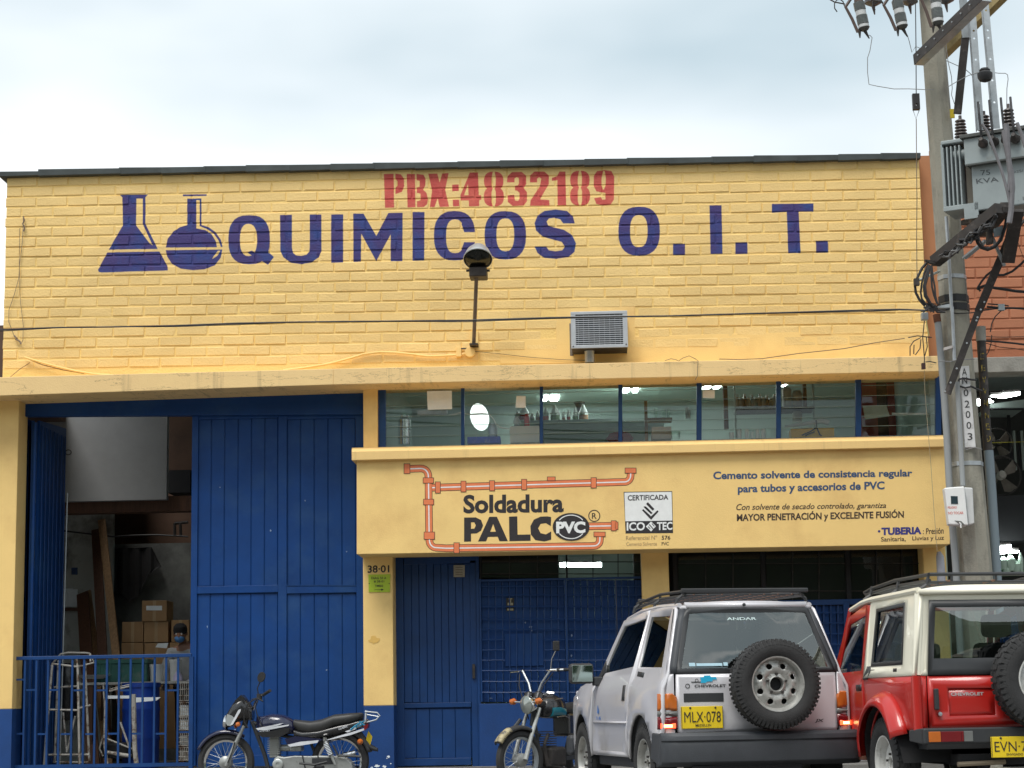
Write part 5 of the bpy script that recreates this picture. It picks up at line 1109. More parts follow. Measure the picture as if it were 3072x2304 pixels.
# service pipes
t = thing('service_pipe', 'grey conduit with a rusty top running down the left side of the pole', 'pipe', W(2870,2300,19.42))
c_ = [(392,200),(412,420),(430,640),(444,860),(455,1080),(470,1300),(488,1500),(497,1640)]
MB().tube([W(*zw(p), 19.40) for p in c_]+[W(*zw((520,2050)), 19.40)], .034, 12).build('lower_pipe', mat('grey_painted_pipe', (.27,.285,.29), .5, var=.12, nscale=6, stretch=(1,1,.3)), t, smooth=True)
MB().tube([W(*zw(p), 19.40) for p in ((386,172),(393,215))], .037, 12).build('rusty_end', mat('rust', (.13,.05,.025), .85, var=.3, nscale=20), t, smooth=True)
t = thing('thin_conduit', 'thin galvanised conduit fixed on the face of the pole', 'conduit', W(2865,1080,19.3))
MB().tube([W(*zq((560,0)), 19.30), W(*zq((600,600)), 19.30), W(*zq((640,1340)), 19.30), W(*zw((472,130)), 19.29), W(*zw((485,425)), 19.29)], .017, 10).build('conduit_tube', M_steel, t, smooth=True)
MB().pbox([z8(p) for p in ((215,175),(325,148),(325,180),(218,210))], 19.27, 19.32).build('strap', mat('pale_strap', (.5,.47,.45), .6), t)
t = thing('meter_conduit', 'grey conduit dropping into the top of the meter box on the pole', 'conduit', W(2885,1400,19.3))
MB().tube([W(*zw(p), 19.28) for p in ((500,545),(510,700),(520,900),(532,1120))], .024, 10).build('conduit_tube', MATS['grey_painted_pipe'], t, smooth=True)
mbx = thing('meter_box', 'white plastic electricity meter box with a small dark window on the pole', 'meter box', W(2875,1520,19.15))
YM = 19.10
c0 = [z9(p) for p in ((220,345),(470,325),(520,815),(278,805))]
MB().pbox(c0, YM, YM+.13).build('housing', M_white, mbx, bev=.012)
MB().pbox([z9(p) for p in ((470,338),(575,345),(595,790),(522,812))], YM+.055, YM+.16).build('back_case', mat('grey_white_plastic', (.55,.56,.56), .5), mbx, bev=.01)
MB().pbox([z9(p) for p in ((300,448),(386,450),(390,546),(304,546))], YM-.004, YM+.01).build('meter_window', mat('dark_meter_glass', (.03,.05,.06), .15), mbx)
MB().pbox([z9(p) for p in ((345,752),(430,760),(470,800),(430,815),(300,808))][:4], YM-.003, YM+.01).build('lock_recess', mat('dark_grey_recess', (.12,.12,.11), .7), mbx)
MB().tube(ontag(z9, [(405,775),(425,800),(425,845)], YM, -.015), .008, 6).build('seal', M_white, mbx)
mb = MB(); put_text(mb, 'PELIGRO', pbl([z9((262,578)),z9((375,575)),z9((375,603)),z9((262,606))], YM-.0015), .02); put_text(mb, 'NO TOCAR', pbl([z9((268,643)),z9((455,641)),z9((458,673)),z9((270,677))], YM-.0015), .02)
mb.build('warning_lettering', mat('faded_red_print', (.62,.16,.12), .6), mbx)
t = thing('lettered_pipe', 'black pipe with worn yellow stencilled letters over a blue grey pipe, right of the pole', 'pipe', W(2990,2300,19.6))
MB().tube([W(*zw(p), 19.62) for p in ((628,250),(640,420),(655,700),(672,925))], .045, 12).build('upper_pipe', M_dsteel, t, smooth=True)
MB().tube([W(*zw(p), 19.62) for p in ((630,240),(633,320))], .05, 12).build('pale_collar', M_conc, t, smooth=True)
MB().tube([W(*zw(p), 19.62) for p in ((674,925),(690,1150),(706,1400),(720,1640),(745,2060))], .048, 14).build('lower_pipe', mat('blue_grey_pipe', (.17,.215,.245), .55, var=.1, nscale=5, stretch=(1,1,.3)), t, smooth=True)
mb = MB()
for i, ch in enumerate('EEVVMMED'): 
    x = 690+i*11.5; y = 285+i*146; put_text(mb, ch, pbl([z8((x-24,y-40)),z8((x+26,y-42)),z8((x+28,y+38)),z8((x-22,y+42))], 19.567), .02)
mb.build('worn_lettering', mat('worn_yellow_print', (.30,.22,.03), .7, var=.5, nscale=50, dirt=(.05,.045,.04), dscale=40, dlo=.45, dhi=.55), t)
t = thing('short_duct', 'pale rounded duct end against the right pillar beside the pole', 'duct', W(2820,1800,21.6))
MB().tube([W(*z9(p), 21.55) for p in ((150,1140),(165,1200),(180,1400),(190,1700))], [.02,.042,.045,.045], 12).build('duct', mat('pale_lilac_plastic', (.42,.42,.47), .5), t, smooth=True)
# diagonal brace with bolts
t = thing('diagonal_brace', 'long dark steel brace with bolts crossing the pole from upper right to lower left', 'brace', W(2850,1150,19.2))
pA, pB = W(2842,1182,19.22), W(2935,935,19.12); pC = W(3060,640,18.7)
MB().bar(pA, pB, .066, .012, up=(0,1,0)).build('brace_bar', M_dsteel, t); MB().bar(pB, pC, .078, .014, up=(0,1,0)).build('brace_bar', M_dsteel, t)
for q in ((225,725),(295,615),(370,440),(495,125)): p = W(*z8(q), 19.17); MB().cyl(p, p+Vector((0,-.02,0)), .009, n=8).build('bolt', M_steel, t)
for q in ((1115,1175),(1100,1218),(1050,1325),(1003,1435),(988,1480),(1255,825)): p = W(*zq(q), 19.08-.0); MB().cyl(p, p+Vector((0,-.02,0)), .009, n=8).build('bolt', M_steel, t)
# cable rack arm and cable tangle below the transformer
t = thing('cable_rack', 'dark crossarm wrapped with cables between the pole and the transformer', 'crossarm', W(2880,780,19.3))
MB().bar(W(*zq((400,640)), 19.25), W(*zq((1330,-120)), 18.3), .10, .10).build('arm', M_dsteel, t)
MB().bar(W(*zq((820,590)), 19.2), W(*zq((1130,340)), 18.9), .05, .02).build('strut', M_steel, t); MB().bar(W(*zq((1220,300)), 18.8), W(*zq((1390,700)), 18.9), .03, .02, up=(0,1,0)).build('strut', M_steel, t)
MB().pbox([zq(p) for p in ((1140,60),(1215,40),(1235,370),(1150,385))], 18.75, 18.82).build('hanger', M_dsteel, t)
MB().pbox([zq(p) for p in ((1240,170),(1370,120),(1370,250),(1250,280))], 18.72, 18.76).build('clamp', mat('blue_grey_clamp', (.30,.36,.39), .5), t)
rng = random.Random(21)
for i in range(16):
    s0 = rng.uniform(0,.7); s1 = min(1, s0+rng.uniform(.2,.5)); pts = []
    for k in range(6):
        s_ = s0+(s1-s0)*k/5; x = 400+(900)*s_+rng.uniform(-40,40); y = 640-620*s_+rng.uniform(-60,75); pts.append(W(*zq((x,y)), 19.2-.85*s_-rng.uniform(.02,.12)))
    MB().tube(pts, rng.choice((.008,.011,.014)), 6).build('cable', M_wire if i % 4 else mat('grey_cable_sheath', (.14,.14,.14), .6), t)
p = W(*zq((602,530)), 19.05); MB().bar(p, W(*zq((625,565)), 19.05), .012, .008).build('tag', M_white, t)
for k in range(3):
    MB().cyl(W(*zq((260+30*k,625+15*k)), 19.1), W(*zq((420,640+20*k)), 19.2), .012, n=6).build('stub', M_dsteel, t)
t = thing('cable_loops', 'bundle of black cable loops hanging left of the pole over the yellow wall edge', 'cables', W(2770,850,19.2))
for i, q in enumerate(([(300,640),(220,730),(160,850),(115,960),(130,1080),(180,1180),(260,1270)],[(310,680),(250,800),(215,950),(200,1080),(215,1170),(280,1250)],[(320,690),(275,850),(245,1000),(260,1130),(330,1230),(380,1280)],[(335,700),(300,850),(265,980),(280,1120),(350,1240)],[(345,700),(350,850),(360,1000),(390,1120),(430,1230)],[(355,690),(375,870),(400,1000),(410,1130),(440,1240)])):
    MB().tube([W(*zq(p), 19.15-.02*i) for p in q], (.013,.010,.013,.009,.010,.009)[i], 8).build('cable_loop', M_wire, t, smooth=True)
mb = MB()
for i in range(10):
    pts = [W(*zq((230+rng.uniform(-40,200)+k*35, 1290+rng.uniform(-60,70))), 19.12) for k in range(5)]; mb.tube(pts, .010, 6)
mb.build('cable_tangle', M_wire, t)
MB().tube([W(*zq((130,920)), 19.1), W(*zq((300,850)), 19.2), W(*zq((470,775)), 19.35)], .012, 8).build('porcelain_rod', mat('pale_porcelain', (.45,.47,.42), .3), t); MB().wb(*zq((110,875)), *zq((185,970)), 19.08, 19.14).build('clamp_block', M_dsteel, t)
MB().pbox([zq(p) for p in ((310,1300),(480,1265),(610,1240),(610,1290))], 19.15, 19.2).build('clamp_block', M_steel, t)
o = MB().wb(*zq((215,1360)), *zq((310,1460)), 19.3, 19.38).build('small_box', M_steel, bev=.006); tag(o, 'small grey junction box hanging under the cable bundle', 'junction box')
# thin drooping wires under the box, over the ledge
t = thing('loose_wires', 'thin loose wires dangling from the junction box over the ledge', 'wires', W(2760,1080,19.4))
for q, m in (([(330,180),(332,230),(345,290)],mat('pale_yellow_wire', (.4,.38,.15), .7)),([(320,200),(310,300),(320,420),(316,460)],M_wire),([(230,300),(280,290),(360,300)],M_wire),([(300,300),(260,320),(240,350),(240,400)],M_wire),([(300,310),(295,360),(270,395),(260,390),(262,340)],M_wire),([(325,435),(350,432),(385,440)],M_wire),([(330,300),(335,350),(322,400)],M_wire)):
    MB().tube([W(*zw(p), 20.9) for p in q], .006, 6).build('wire', m, t)
MB().wb(*zw((306,440)), *zw((326,472)), 20.88, 20.93).build('clip', mat('dark_brown_clip', (.05,.02,.02), .6), t)
for q in ([(318,480),(322,600),(338,800),(355,1000),(372,1250),(390,1480)],): MB().tube([W(*zw(p), 20.95) for p in q], .0028, 5).build('wire', mat('faint_grey_wire', (.35,.28,.18), .8), t)
# cables to the right of the pole
t = thing('right_cables', 'black cables leaving the pole to the right past the brick wall', 'cables', W(3040,900,19.4))
for q, r in (([(1050,1060),(1010,1010),(1060,930),(1130,840),(1230,760)],.012),([(1000,1030),(1060,1000),(1110,980),(1230,1010),(1400,1035),(1560,1060),(1700,1070),(1900,1075)],.015),([(1300,830),(1380,830),(1500,780),(1620,680),(1700,600),(1900,400)],.013),([(1150,1240),(1300,1250),(1450,1268)],.007),([(1140,1280),(1350,1300),(1500,1300),(1700,1310),(1900,1316)],.011),([(1100,1330),(1250,1310),(1400,1305)],.007),([(1420,1310),(1340,1340),(1260,1420),(1210,1520),(1190,1640)],.006),([(640,1370),(800,1375),(950,1365),(1100,1330)],.006),([(1560,300),(1600,420),(1650,560),(1700,640)],.003)):
    MB().tube([W(*zq(p), 19.35) for p in q], r, 6).build('cable', M_wire, t)
for q, r in (([(725,95),(900,105),(1100,125),(1300,150)],.010),([(730,120),(900,170),(1100,190),(1300,225)],.004),([(730,42),(950,48),(1300,40)],.004),([(810,20),(800,130),(770,230),(735,285)],.005)):
    MB().tube([W(*z8(p), 19.7) for p in q], r, 6).build('cable', M_wire, t)
p = W(*zq((1345,1290)), 19.33); MB().box(p.x-.03, 19.31, p.z-.03, p.x+.03, 19.36, p.z+.03).build('connector', M_steel, t)
# ------------------------------------------------------------------ transformer
M_tr = mat('pale_grey_transformer_paint', (.28,.32,.325), .5, var=.06, nscale=5, bump=.05, dirt=(.2,.19,.16), dscale=6, dlo=.62, dhi=.8)
M_trd = mat('dark_lid_edge', (.07,.075,.07), .6)
tc0 = W(*zt_((800,620)), 18.85)
AR = R(-27)
trf = thing('pole_transformer', 'grey 75 KVA transformer with cooling fins hung on the right of the pole', 'transformer', tc0, AR)
MT = WM[trf.name]; MTi = MT.inverted()
def TL(z, p, ly=0.0):
    """point of the transformer's local vertical plane y=ly seen at photo pixel z(p)"""
    q = z(p); d = _f + _r*((q[0]-CX)/FPX) - _u*((q[1]-CY)/FPX); o = Vector((0,0,CAMZ))
    n_ = MT.to_3x3() @ Vector((0,1,0)); p0 = MT @ Vector((0,ly,0)); s_ = (p0-o).dot(n_)/d.dot(n_); return MTi @ (o+d*s_)
def tslab(c, z, y0, y1, nm, m, bev=0):
    a = [TL(z, p, y0) for p in c]; b = [Vector((v.x, y1, v.z)) for v in a]
    return MB().add(a+b, [(3,2,1,0),(4,5,6,7),(0,1,5,4),(1,2,6,5),(2,3,7,6),(3,0,4,7)]).build(nm, m, trf, local=True, bev=bev)
A1 = TL(zt_, (725,190), -.06); A2 = TL(zt_, (760,600), -.06); xr_ = A1.x+1.15
MB().box(A1.x, -.06, A2.z, xr_, .55, A1.z).build('upper_tank', M_tr, trf, local=True, bev=.01)
MB().box(A1.x-.03, -.09, A1.z, xr_+.03, .58, A1.z+.035).build('lid', M_trd, trf, local=True, bev=.005)
B1 = TL(zt_, (830,620), -.0); B2 = TL(zt_, (920,1310), 0)
MB().box(B1.x+.01, 0, B2.z, xr_-.05, .5, A2.z).build('lower_tank', M_tr, trf, local=True, bev=.012)
MB().box(A1.x+.02, -.075, A2.z-.012, xr_, .5, A2.z+.002).build('tank_flange', M_trd, trf, local=True)
# radiator on the left
F1 = TL(zt_, (400,340), .03); F2 = TL(zt_, (550,1230), .03); xx1 = TL(zt_, (720,1190), .03).x
fh0, fh1 = F2.z, TL(zt_,(560,300),.03).z
nf = 5
for k in range(nf):
    x = F1.x+(xx1-F1.x)*k/(nf-1)*.94+.0
    MB().box(x-.008, .03, fh0, x+.008, .46, fh1).build('cooling_fin', M_tr, trf, local=True, bev=.004)
MB().box(F1.x-.02, .03, fh0-.0, F1.x-.004, .47, fh1+.03).build('outer_fin', M_tr, trf, local=True, bev=.003)
MB().box(F1.x-.02, .02, fh0-.05, B1.x+.06, .40, fh0-.001).build('lower_header', M_tr, trf, local=True, bev=.006); MB().box(F1.x-.02, .04, fh1+.03, A1.x+.02, .44, fh1+.07).build('upper_header', M_tr, trf, local=True, bev=.01)
q = TL(zt_, (680,380), -.02); MB().cyl(Vector((q.x-.10,.12,q.z)), Vector((A1.x+.02,.12,q.z)), .055, n=16).build('header_pipe', M_tr, trf, local=True, smooth=True)
MB().box(xx1+.02, .12, fh0+.02, B1.x+.02, .3, fh1-.1).build('tank_recess', mat('grey_brown_shade_steel', (.14,.125,.10), .7), trf, local=True)
q = TL(zt_, (830,1270), .0); MB().box(q.x-.06, .0, q.z-.10, q.x+.08, .03, q.z+.05).build('foot_bracket', M_tr, trf, local=True)
mb = MB()
def tt(s_, c, bold):
    P = [TL(zt_, p, -.002) for p in c]; put_text(mb, s_, lambda u, v: (P[3]*(1-u)+P[2]*u)*(1-v)+(P[0]*(1-u)+P[1]*u)*v, bold)
tt('75', ((988,678),(1140,668),(1145,748),(1005,758)), .0); tt('KVA', ((920,812),(1262,782),(1278,852),(932,890)), .01); tt('-225/1', ((1478,700),(1680,652),(1690,700),(1480,722)), 0); tt('. 1', ((1570,1120),(1660,1085),(1665,1140),(1575,1158)), 0)
mb.build('rating_lettering', mat('grey_black_stencil', (.07,.08,.085), .6, var=.3, nscale=40), trf, local=True)
M_cer = mat('brown_grey_ceramic', (.10,.085,.08), .3, var=.15, nscale=10)
for x, y0, y1, zz in ((745,1440,1700,zp),(1040,1385,1640,zp),(1345,1295,1580,zp)):
    b = TL(zz, (x+15,y1), .18); b = Vector((b.x, .18, A1.z+.03)); tpz = TL(zz, (x,y0), .18).z; h = tpz-b.z; prof = [(.035,0),(.035,h*.06)]
    n = 7
    for k in range(n):
        z0_ = h*(.06+.80*k/n); R_ = .068-.018*k/n; prof += [(.032,z0_),(R_,z0_+.012),(R_*.9,z0_+.022),(.030,z0_+.03)]
    prof += [(.016,h*.88),(.016,h),(0,h)]
    MB().lathe(prof, Matrix.Translation(b), 18, caps=False).build('bushing', M_cer, trf, local=True, smooth=True)
for x, y in ((1030,260),(1205,235),(1385,200),(1535,190)):
    c = TL(zt_, (x,y), -.10); mb = MB(); Mk = Matrix.Translation(c) @ Matrix.Rotation(R(70), 4, 'X')
    mb.lathe([(.03,-.04),(.045,-.02),(.05,.0),(.035,.03),(.02,.08)], Mk, 12); mb.build('low_voltage_bushing', M_dsteel, trf, local=True, smooth=True)
    MB().tube([c+Vector((0,-.03,.02)), c+Vector((.0,-.05,.12)), c+Vector((-.01,-.04,.28)), c+Vector((-.03,.02,.42))], .012, 8).build('terminal_lead', M_wire, trf, local=True)
# underside support brackets
mbs = [((1230,1215),(1420,1165),(1400,1450),(1330,1330)), ((900,1310),(1230,1270),(1330,1330),(740,1500))]
tslab([(925,1305),(1420,1165),(1330,1290),(900,1400)], zt_, .05, .4, 'support_frame', M_dsteel)
t = thing('transformer_support', 'dark steel support arm under the transformer', 'support', W(*zt_((1100,1450)), 18.7))
MB().bar(W(*zt_((740,1500)), 19.2), W(*zt_((1400,1290)), 18.3), .07, .05).build('arm', M_dsteel, t); MB().bar(W(*zt_((1050,1660)), 19.3), W(*zt_((1400,1230)), 18.4), .11, .07).build('arm', M_dsteel, t)
# thick grey leads in front of the transformer
t = thing('heavy_leads', 'thick grey cables falling in front of the transformer and looping back to the pole', 'cables', W(3040,600,18.2))
Mgc = mat('mid_grey_cable', (.15,.145,.155), .55, var=.2, nscale=10)
for q, r in (([(1010,-40),(1090,60),(1160,230),(1240,450),(1310,650),(1370,850),(1420,1050),(1450,1200)],.014),([(1390,-40),(1400,200),(1430,500),(1460,750),(1480,1000),(1470,1300),(1440,1500)],.026),([(1350,60),(1400,400),(1480,700),(1500,950),(1470,1200)],.02),([(1560,-60),(1640,150),(1690,320)],.018),([(1420,0),(1440,400),(1440,700),(1430,1000)],.014)):
    MB().tube([W(*zt_(p), 18.05) for p in q], r, 8).build('lead', Mgc, t, smooth=True)
for q, r in (([(1440,-100),(1400,150),(1340,330),(1250,430),(1150,470),(1060,440),(1010,370),(985,280),(950,200)],.016),([(1420,0),(1380,200),(1300,360),(1200,440),(1100,440),(1040,340),(1010,250)],.009),([(930,200),(960,290),(1000,360),(1050,410)],.009),([(1700,20),(1600,140),(1540,200),(1440,240)],.014)):
    MB().tube([W(*zq(p), 18.7) for p in q], r, 8).build('loop', Mgc if r < .01 else M_wire, t, smooth=True)
MB().bar(W(*zt_((1560,1300)), 18.4), W(*zq((1440,640)), 18.8), .12, .05, up=(0,1,0)).build('dark_channel', M_dsteel, t)
# ------------------------------------------------------------------ crossarms and fuses at the top
t = thing('upper_crossarm', 'dark angle iron crossarm slanting up to the right across the pole', 'crossarm', W(2800,130,19.2))
pa, pb_ = W(*zp((175,745)), 19.35), W(*zp((1010,-60)), 18.0)
d = (pb_-pa).normalized(); s_ = d.cross(Vector((0,0,1))).normalized(); u_ = s_.cross(d)
MB().bar(pa, pb_, .012, .11).build('upright_flange', M_dsteel, t); MB().bar(pa+u_*-.0+s_*-.05-u_*.05, pb_+s_*-.05-u_*.05, .10, .012).build('flat_flange', M_steel, t)
for k in range(7): 
    p = pa+(pb_-pa)*(.08+.13*k)-s_*.0; MB().cyl(p+s_*.01, p+s_*.02, .008, n=8).build('bolt', M_steel, t); MB().cyl(p-s_*.02, p-s_*.008, .008, n=8).build('bolt', M_steel, t)
t = thing('timber_crossarm', 'pale yellow timber crossarm behind the pole', 'crossarm', W(2860,140,19.8))
MB().bar(W(*zp((520,690)), 19.75), W(*zp((1290,-60)), 19.0), .09, .09).build('beam', mat('yellowed_timber', (.36,.28,.13), .8, var=.25, nscale=9, dirt=(.1,.08,.06), dscale=9), t, bev=.006)
def channel(z, x0, y0, x1, y1, w_, Y, holes, lab):
    t = thing('perforated_upright', lab, 'steel upright', W(*z((x1,y1)), Y)); a, b = W(*z((x0,y0)), Y), W(*z((x1,y1)), Y); L = (b-a).length; ww = w_/4.148/6000*Y
    dz = (a-b).normalized(); sx = Vector((dz.z,0,-dz.x)); hl = [ell(0, (1-h)*L, .011, .011, 8) for h in holes]
    MB().sheet([(-ww/2,0),(ww/2,0),(ww/2,L),(-ww/2,L)], hl, lambda p: b+sx*p[0]+dz*p[1]).build('web', M_steel, t, thick=.005)
    MB().bar(a+sx*-ww/2+Vector((0,.03,0)), b+sx*-ww/2+Vector((0,.03,0)), .005, .06, up=(0,1,0)).build('flange', M_steel, t)
channel(zp, 895, 60, 1005, 1620, 88, 18.9, [(150-60)/1560,(385-60)/1560,(480-60)/1560,(745-60)/1560,(1285-60)/1560], 'left perforated steel upright standing above the transformer')
channel(zp, 1060, 15, 1205, 1600, 84, 18.8, [(75-15)/1585,(130-15)/1585,(378-15)/1585,(472-15)/1585,(738-15)/1585,(1002-15)/1585,(1275-15)/1585], 'right perforated steel upright standing above the transformer')
t = thing('slanting_strut', 'dark steel strut leaning between crossarm and transformer', 'strut', W(*zp((700,1400)), 19.0))
MB().bar(W(*zp((818,430)), 19.0), W(*zp((715,1420)), 19.1), .075, .03, up=(0,1,0)).build('strut_bar', M_dsteel, t); MB().bar(W(*zp((780,-40)), 18.95), W(*zp((818,470)), 19.0), .07, .03, up=(0,1,0)).build('strut_bar', M_steel, t)
t = thing('spool_insulator', 'black round insulator clamped on the perforated uprights', 'insulator', W(*zp((1057,940)), 18.7))
Mk = Matrix.Translation(W(*zp((1057,935)), 18.68)) @ Matrix.Scale(.54, 4); MB().lathe([(.04,-.125),(.10,-.10),(.132,-.04),(.135,.03),(.10,.06),(.09,.075),(.10,.09),(.07,.125)], Mk, 24).build('body', M_wire, t, smooth=True)
M_porc = mat('grey_porcelain', (.36,.385,.385), .35, var=.1, nscale=8)
def cutout(z, x0, y0, x1, y1, Y, lab):
    a, b = W(*z((x0,y0)), Y), W(*z((x1,y1)), Y); d = (b-a); L = d.length; M0 = Matrix.Translation(a) @ d.to_track_quat('Z','Y').to_matrix().to_4x4()
    t = thing('fuse_cutout', lab, 'fuse', a, group='fuse cutouts on the crossarm'); prof = []
    for s0, s1 in ((0,.30),(.48,.80)):
        n = 7
        for k in range(n):
            h = L*(s0+(s1-s0)*k/n); dh = L*(s1-s0)/n; prof += [(.044,h),(.058,h+dh*.3),(.056,h+dh*.6),(.044,h+dh*.85)]
    MB().lathe(prof[:28], M0, 18).build('insulator', M_porc, t, smooth=True); MB().lathe(prof[28:], M0, 18).build('insulator', M_porc, t, smooth=True)
    MB().lathe([(.046,L*.30),(.052,L*.31),(.052,L*.47),(.046,L*.48)], M0, 18).build('white_band', mat('chalky_band', (.56,.57,.57), .5), t, smooth=True); MB().lathe([(.048,L*.80),(.053,L*.81),(.054,L*.90),(.048,L*.905)], M0, 18).build('white_band', mat('chalky_band', (.56,.57,.57), .5), t, smooth=True)
    MB().lathe([(.054,L*.905),(.058,L*.92),(.04,L),(.025,L*1.03)], M0, 18).build('end_cap', mat('dark_grey_fitting', (.09,.09,.085), .6), t, smooth=True)
    s_ = (M0.to_3x3() @ Vector((1,0,0))); s_ = Vector((-1,0,.05)); u0 = d.normalized()
    MB().tube([a+s_*.02-u0*.1, a+s_*.14+u0*.05, a+s_*.10+u0*L*.6, a+s_*.07+u0*L*1.08], .016, 8).build('fuse_tube', mat('brown_fuse_tube', (.09,.06,.05), .5), t)
    MB().cyl(b+u0*.0, b+u0*.09+Vector((.03,0,0)), .02, .006, 8).build('tip', M_dsteel, t); MB().cyl(b+Vector((-.05,0,0)), b+u0*.08+Vector((-.06,0,0)), .018, .006, 8).build('tip', M_dsteel, t)
    MB().tube([a+s_*.14+u0*.02, a+s_*.24-u0*.0, a+s_*.30-u0*.04], .007, 6).build('hook', M_dsteel, t); MB().tube([a+s_*.20+u0*.04+Vector((math.cos(q)*.05,0,math.sin(q)*.07)) for q in [i*.7 for i in range(7)]], .006, 6).build('ring', M_dsteel, t)
    MB().cyl(a-u0*.15+Vector((.02,0,0)), a+Vector((.0,0,0)), .045, n=12).build('upper_fitting', mat('brown_fuse_tube', (.09,.06,.05), .5), t)
cutout(zs, 487, 20, 535, 250, 19.2, 'leftmost fuse cutout hanging against the sky'); cutout(zs, 805, 5, 852, 235, 19.1, 'middle fuse cutout hanging against the sky'); cutout(zs, 1118, -50, 1148, 205, 19.0, 'fuse cutout hanging in front of the concrete pole')
for i, (x, y) in enumerate(((606,50),(907,45),(1208,30))):
    lab = ('small bell insulator right of the leftmost fuse', 'small bell insulator right of the middle fuse', 'small bell insulator right of the pole top')[i]
    c = W(*zs((x,y-40)), 19.3); t = thing('bell_insulator', lab, 'insulator', c); Mk = Matrix.Translation(c)
    MB().lathe([(.02,.20),(.05,.16),(.05,.05),(.085,.03),(.085,-.02),(.05,-.04),(.03,-.05)], Mk, 16).build('bell', mat('dark_grey_porcelain', (.10,.10,.11), .35), t, smooth=True); MB().cyl(c+Vector((0,0,-.05)), c+Vector((.01,0,-.14)), .02, .006, 8).build('pin', mat('brown_fuse_tube', (.09,.06,.05), .5), t)
t = thing('top_crossarm', 'thin steel crossarm carrying the fuses above the frame', 'crossarm', W(2700,-20,19.4)); MB().bar(W(2500,-22,19.42), W(2900,-40,19.36), .06, .06).build('beam', M_dsteel, t)
for nm, lab, pts, Y, r, z in (
  ('jumper_wire', 'thin wire curving from the left fuse down and across to the pole', [(550,295),(580,293),(598,312),(580,420),(560,480),(560,600),(572,700),(640,715),(780,738),(900,737),(1050,744),(1110,744)], 19.2, .004, zs),
  ('jumper_wire', 'thin wire dropping from the middle fuse to the hanging stay', [(868,282),(890,290),(905,340),(928,435),(960,385),(1005,405)], 19.3, .004, zs),
  ('jumper_wire', 'thin wire from behind the pole to the black round insulator', [(570,490),(580,640),(600,780),(640,950),(650,1100),(640,1180),(690,1330)], 19.4, .004, zp),
  ('jumper_wire', 'thin wire crossing between pole and black round insulator', [(590,1085),(700,1020),(850,940),(960,905),(1050,900)], 18.9, .004, zp),
  ('jumper_wire', 'thin wire from the pole sloping down behind the uprights', [(575,755),(700,810),(810,860),(880,920),(960,1030)], 19.1, .004, zp),
  ('jumper_wire', 'wire looping from the black round insulator to the right bushing', [(1140,900),(1230,912),(1310,912),(1338,930),(1345,985),(1330,1100),(1328,1300)], 18.9, .004, zp)):
    o = MB().tube([W(*z(p), Y) for p in pts], r, 5).build(nm, M_gwire); tag(o, lab, 'wire')
t = thing('hanging_stay', 'vertical stay wire with a black strain insulator left of the pole', 'wire', W(2748,300,20.4))
YH = 20.4
MB().tube([W(*zs((957,-60)), YH), W(*zs((962,385)), YH), W(*zs((964,780)), YH)], .0055, 6).build('upper_wire', M_wire, t)
a, b = W(*zs((930,782)), YH), W(*zs((994,910)), YH)
MB().sheet([(a.x,b.z),(b.x,b.z),(b.x,a.z),(a.x,a.z)], [ell((a.x+b.x)/2, a.z*.3+b.z*.7, .012, .013, 10)], lambda p: Vector((p[0], YH-.03, p[1]))).build('strain_insulator', M_wire, t, thick=.06)
MB().tube([W(*zs(p), YH) for p in ((937,912),(962,985),(990,912))], .004, 5).build('wire_loop', M_gwire, t)
MB().tube([W(*zs((964,985)), YH), W(*zs((966,1250)), YH), W(*zs((970,1660)), YH), W(*zq((142,300)), YH), W(*zq((145,700)), YH), W(*zq((150,900)), YH)], .0045, 5).build('lower_wire', Mg2, t)
o = MB().wb(*zp((625,1355)), *zp((680,1465)), 19.35, 19.37).build('yellow_tag', mat('yellow_plate', (.6,.45,.02), .5)); tag(o, 'small yellow tag on the right side of the pole', 'tag')
# ------------------------------------------------------------------ vehicles
M_silver = mat('silver_car_paint', (.60,.59,.62), .34, .15, var=.02, nscale=2, coat=.6, dirt=(.40,.37,.34), dscale=1.3, dlo=.55, dhi=.8)
M_gplas = mat('grey_bumper_plastic', (.036,.040,.047), .55, var=.12, nscale=9, bump=.15, bscale=160)
M_trim = mat('dark_trim', (.03,.032,.035), .5, var=.1)
M_inter = mat('dark_car_interior', (.035,.037,.042), .8, var=.2)
M_tyre = mat('worn_tyre', (.028,.028,.029), .85, var=.2, nscale=16, bump=.3, bscale=120)
M_rim = mat('silver_rim', (.44,.44,.42), .4, .5, var=.1, nscale=12, dirt=(.12,.11,.09), dscale=14, dlo=.55, dhi=.75)
M_amber = mat('amber_lens', (.50,.13,.02), .2, coat=.5); M_redl = mat('dark_red_lens', (.16,.008,.012), .2, coat=.5); M_clearl = mat('smoky_clear_lens', (.15,.155,.15), .3, coat=.2)
M_redlit = mat('lit_tail_lamp', (.6,.02,.01), .3, emit=(1,.10,.03), estr=2.4); M_orlit = mat('lit_lamp_core', (.9,.3,.1), .3, emit=(1,.42,.16), estr=5)
M_plate = mat('yellow_number_plate', (.78,.56,.015), .4, var=.03)
M_mirror = mat('mirror_glass', (.38,.47,.44), .06, 1, var=0)
def tyre_prof(ro, ri, w):
    return [(ri,-w*.36),(ri+.02,-w*.46),((ri+ro)/2,-w*.52),(ro-.03,-w*.48),(ro-.006,-w*.36),(ro,-w*.2),(ro,w*.2),(ro-.006,w*.36),(ro-.03,w*.48),((ri+ro)/2,w*.52),(ri+.02,w*.46),(ri,w*.36)]
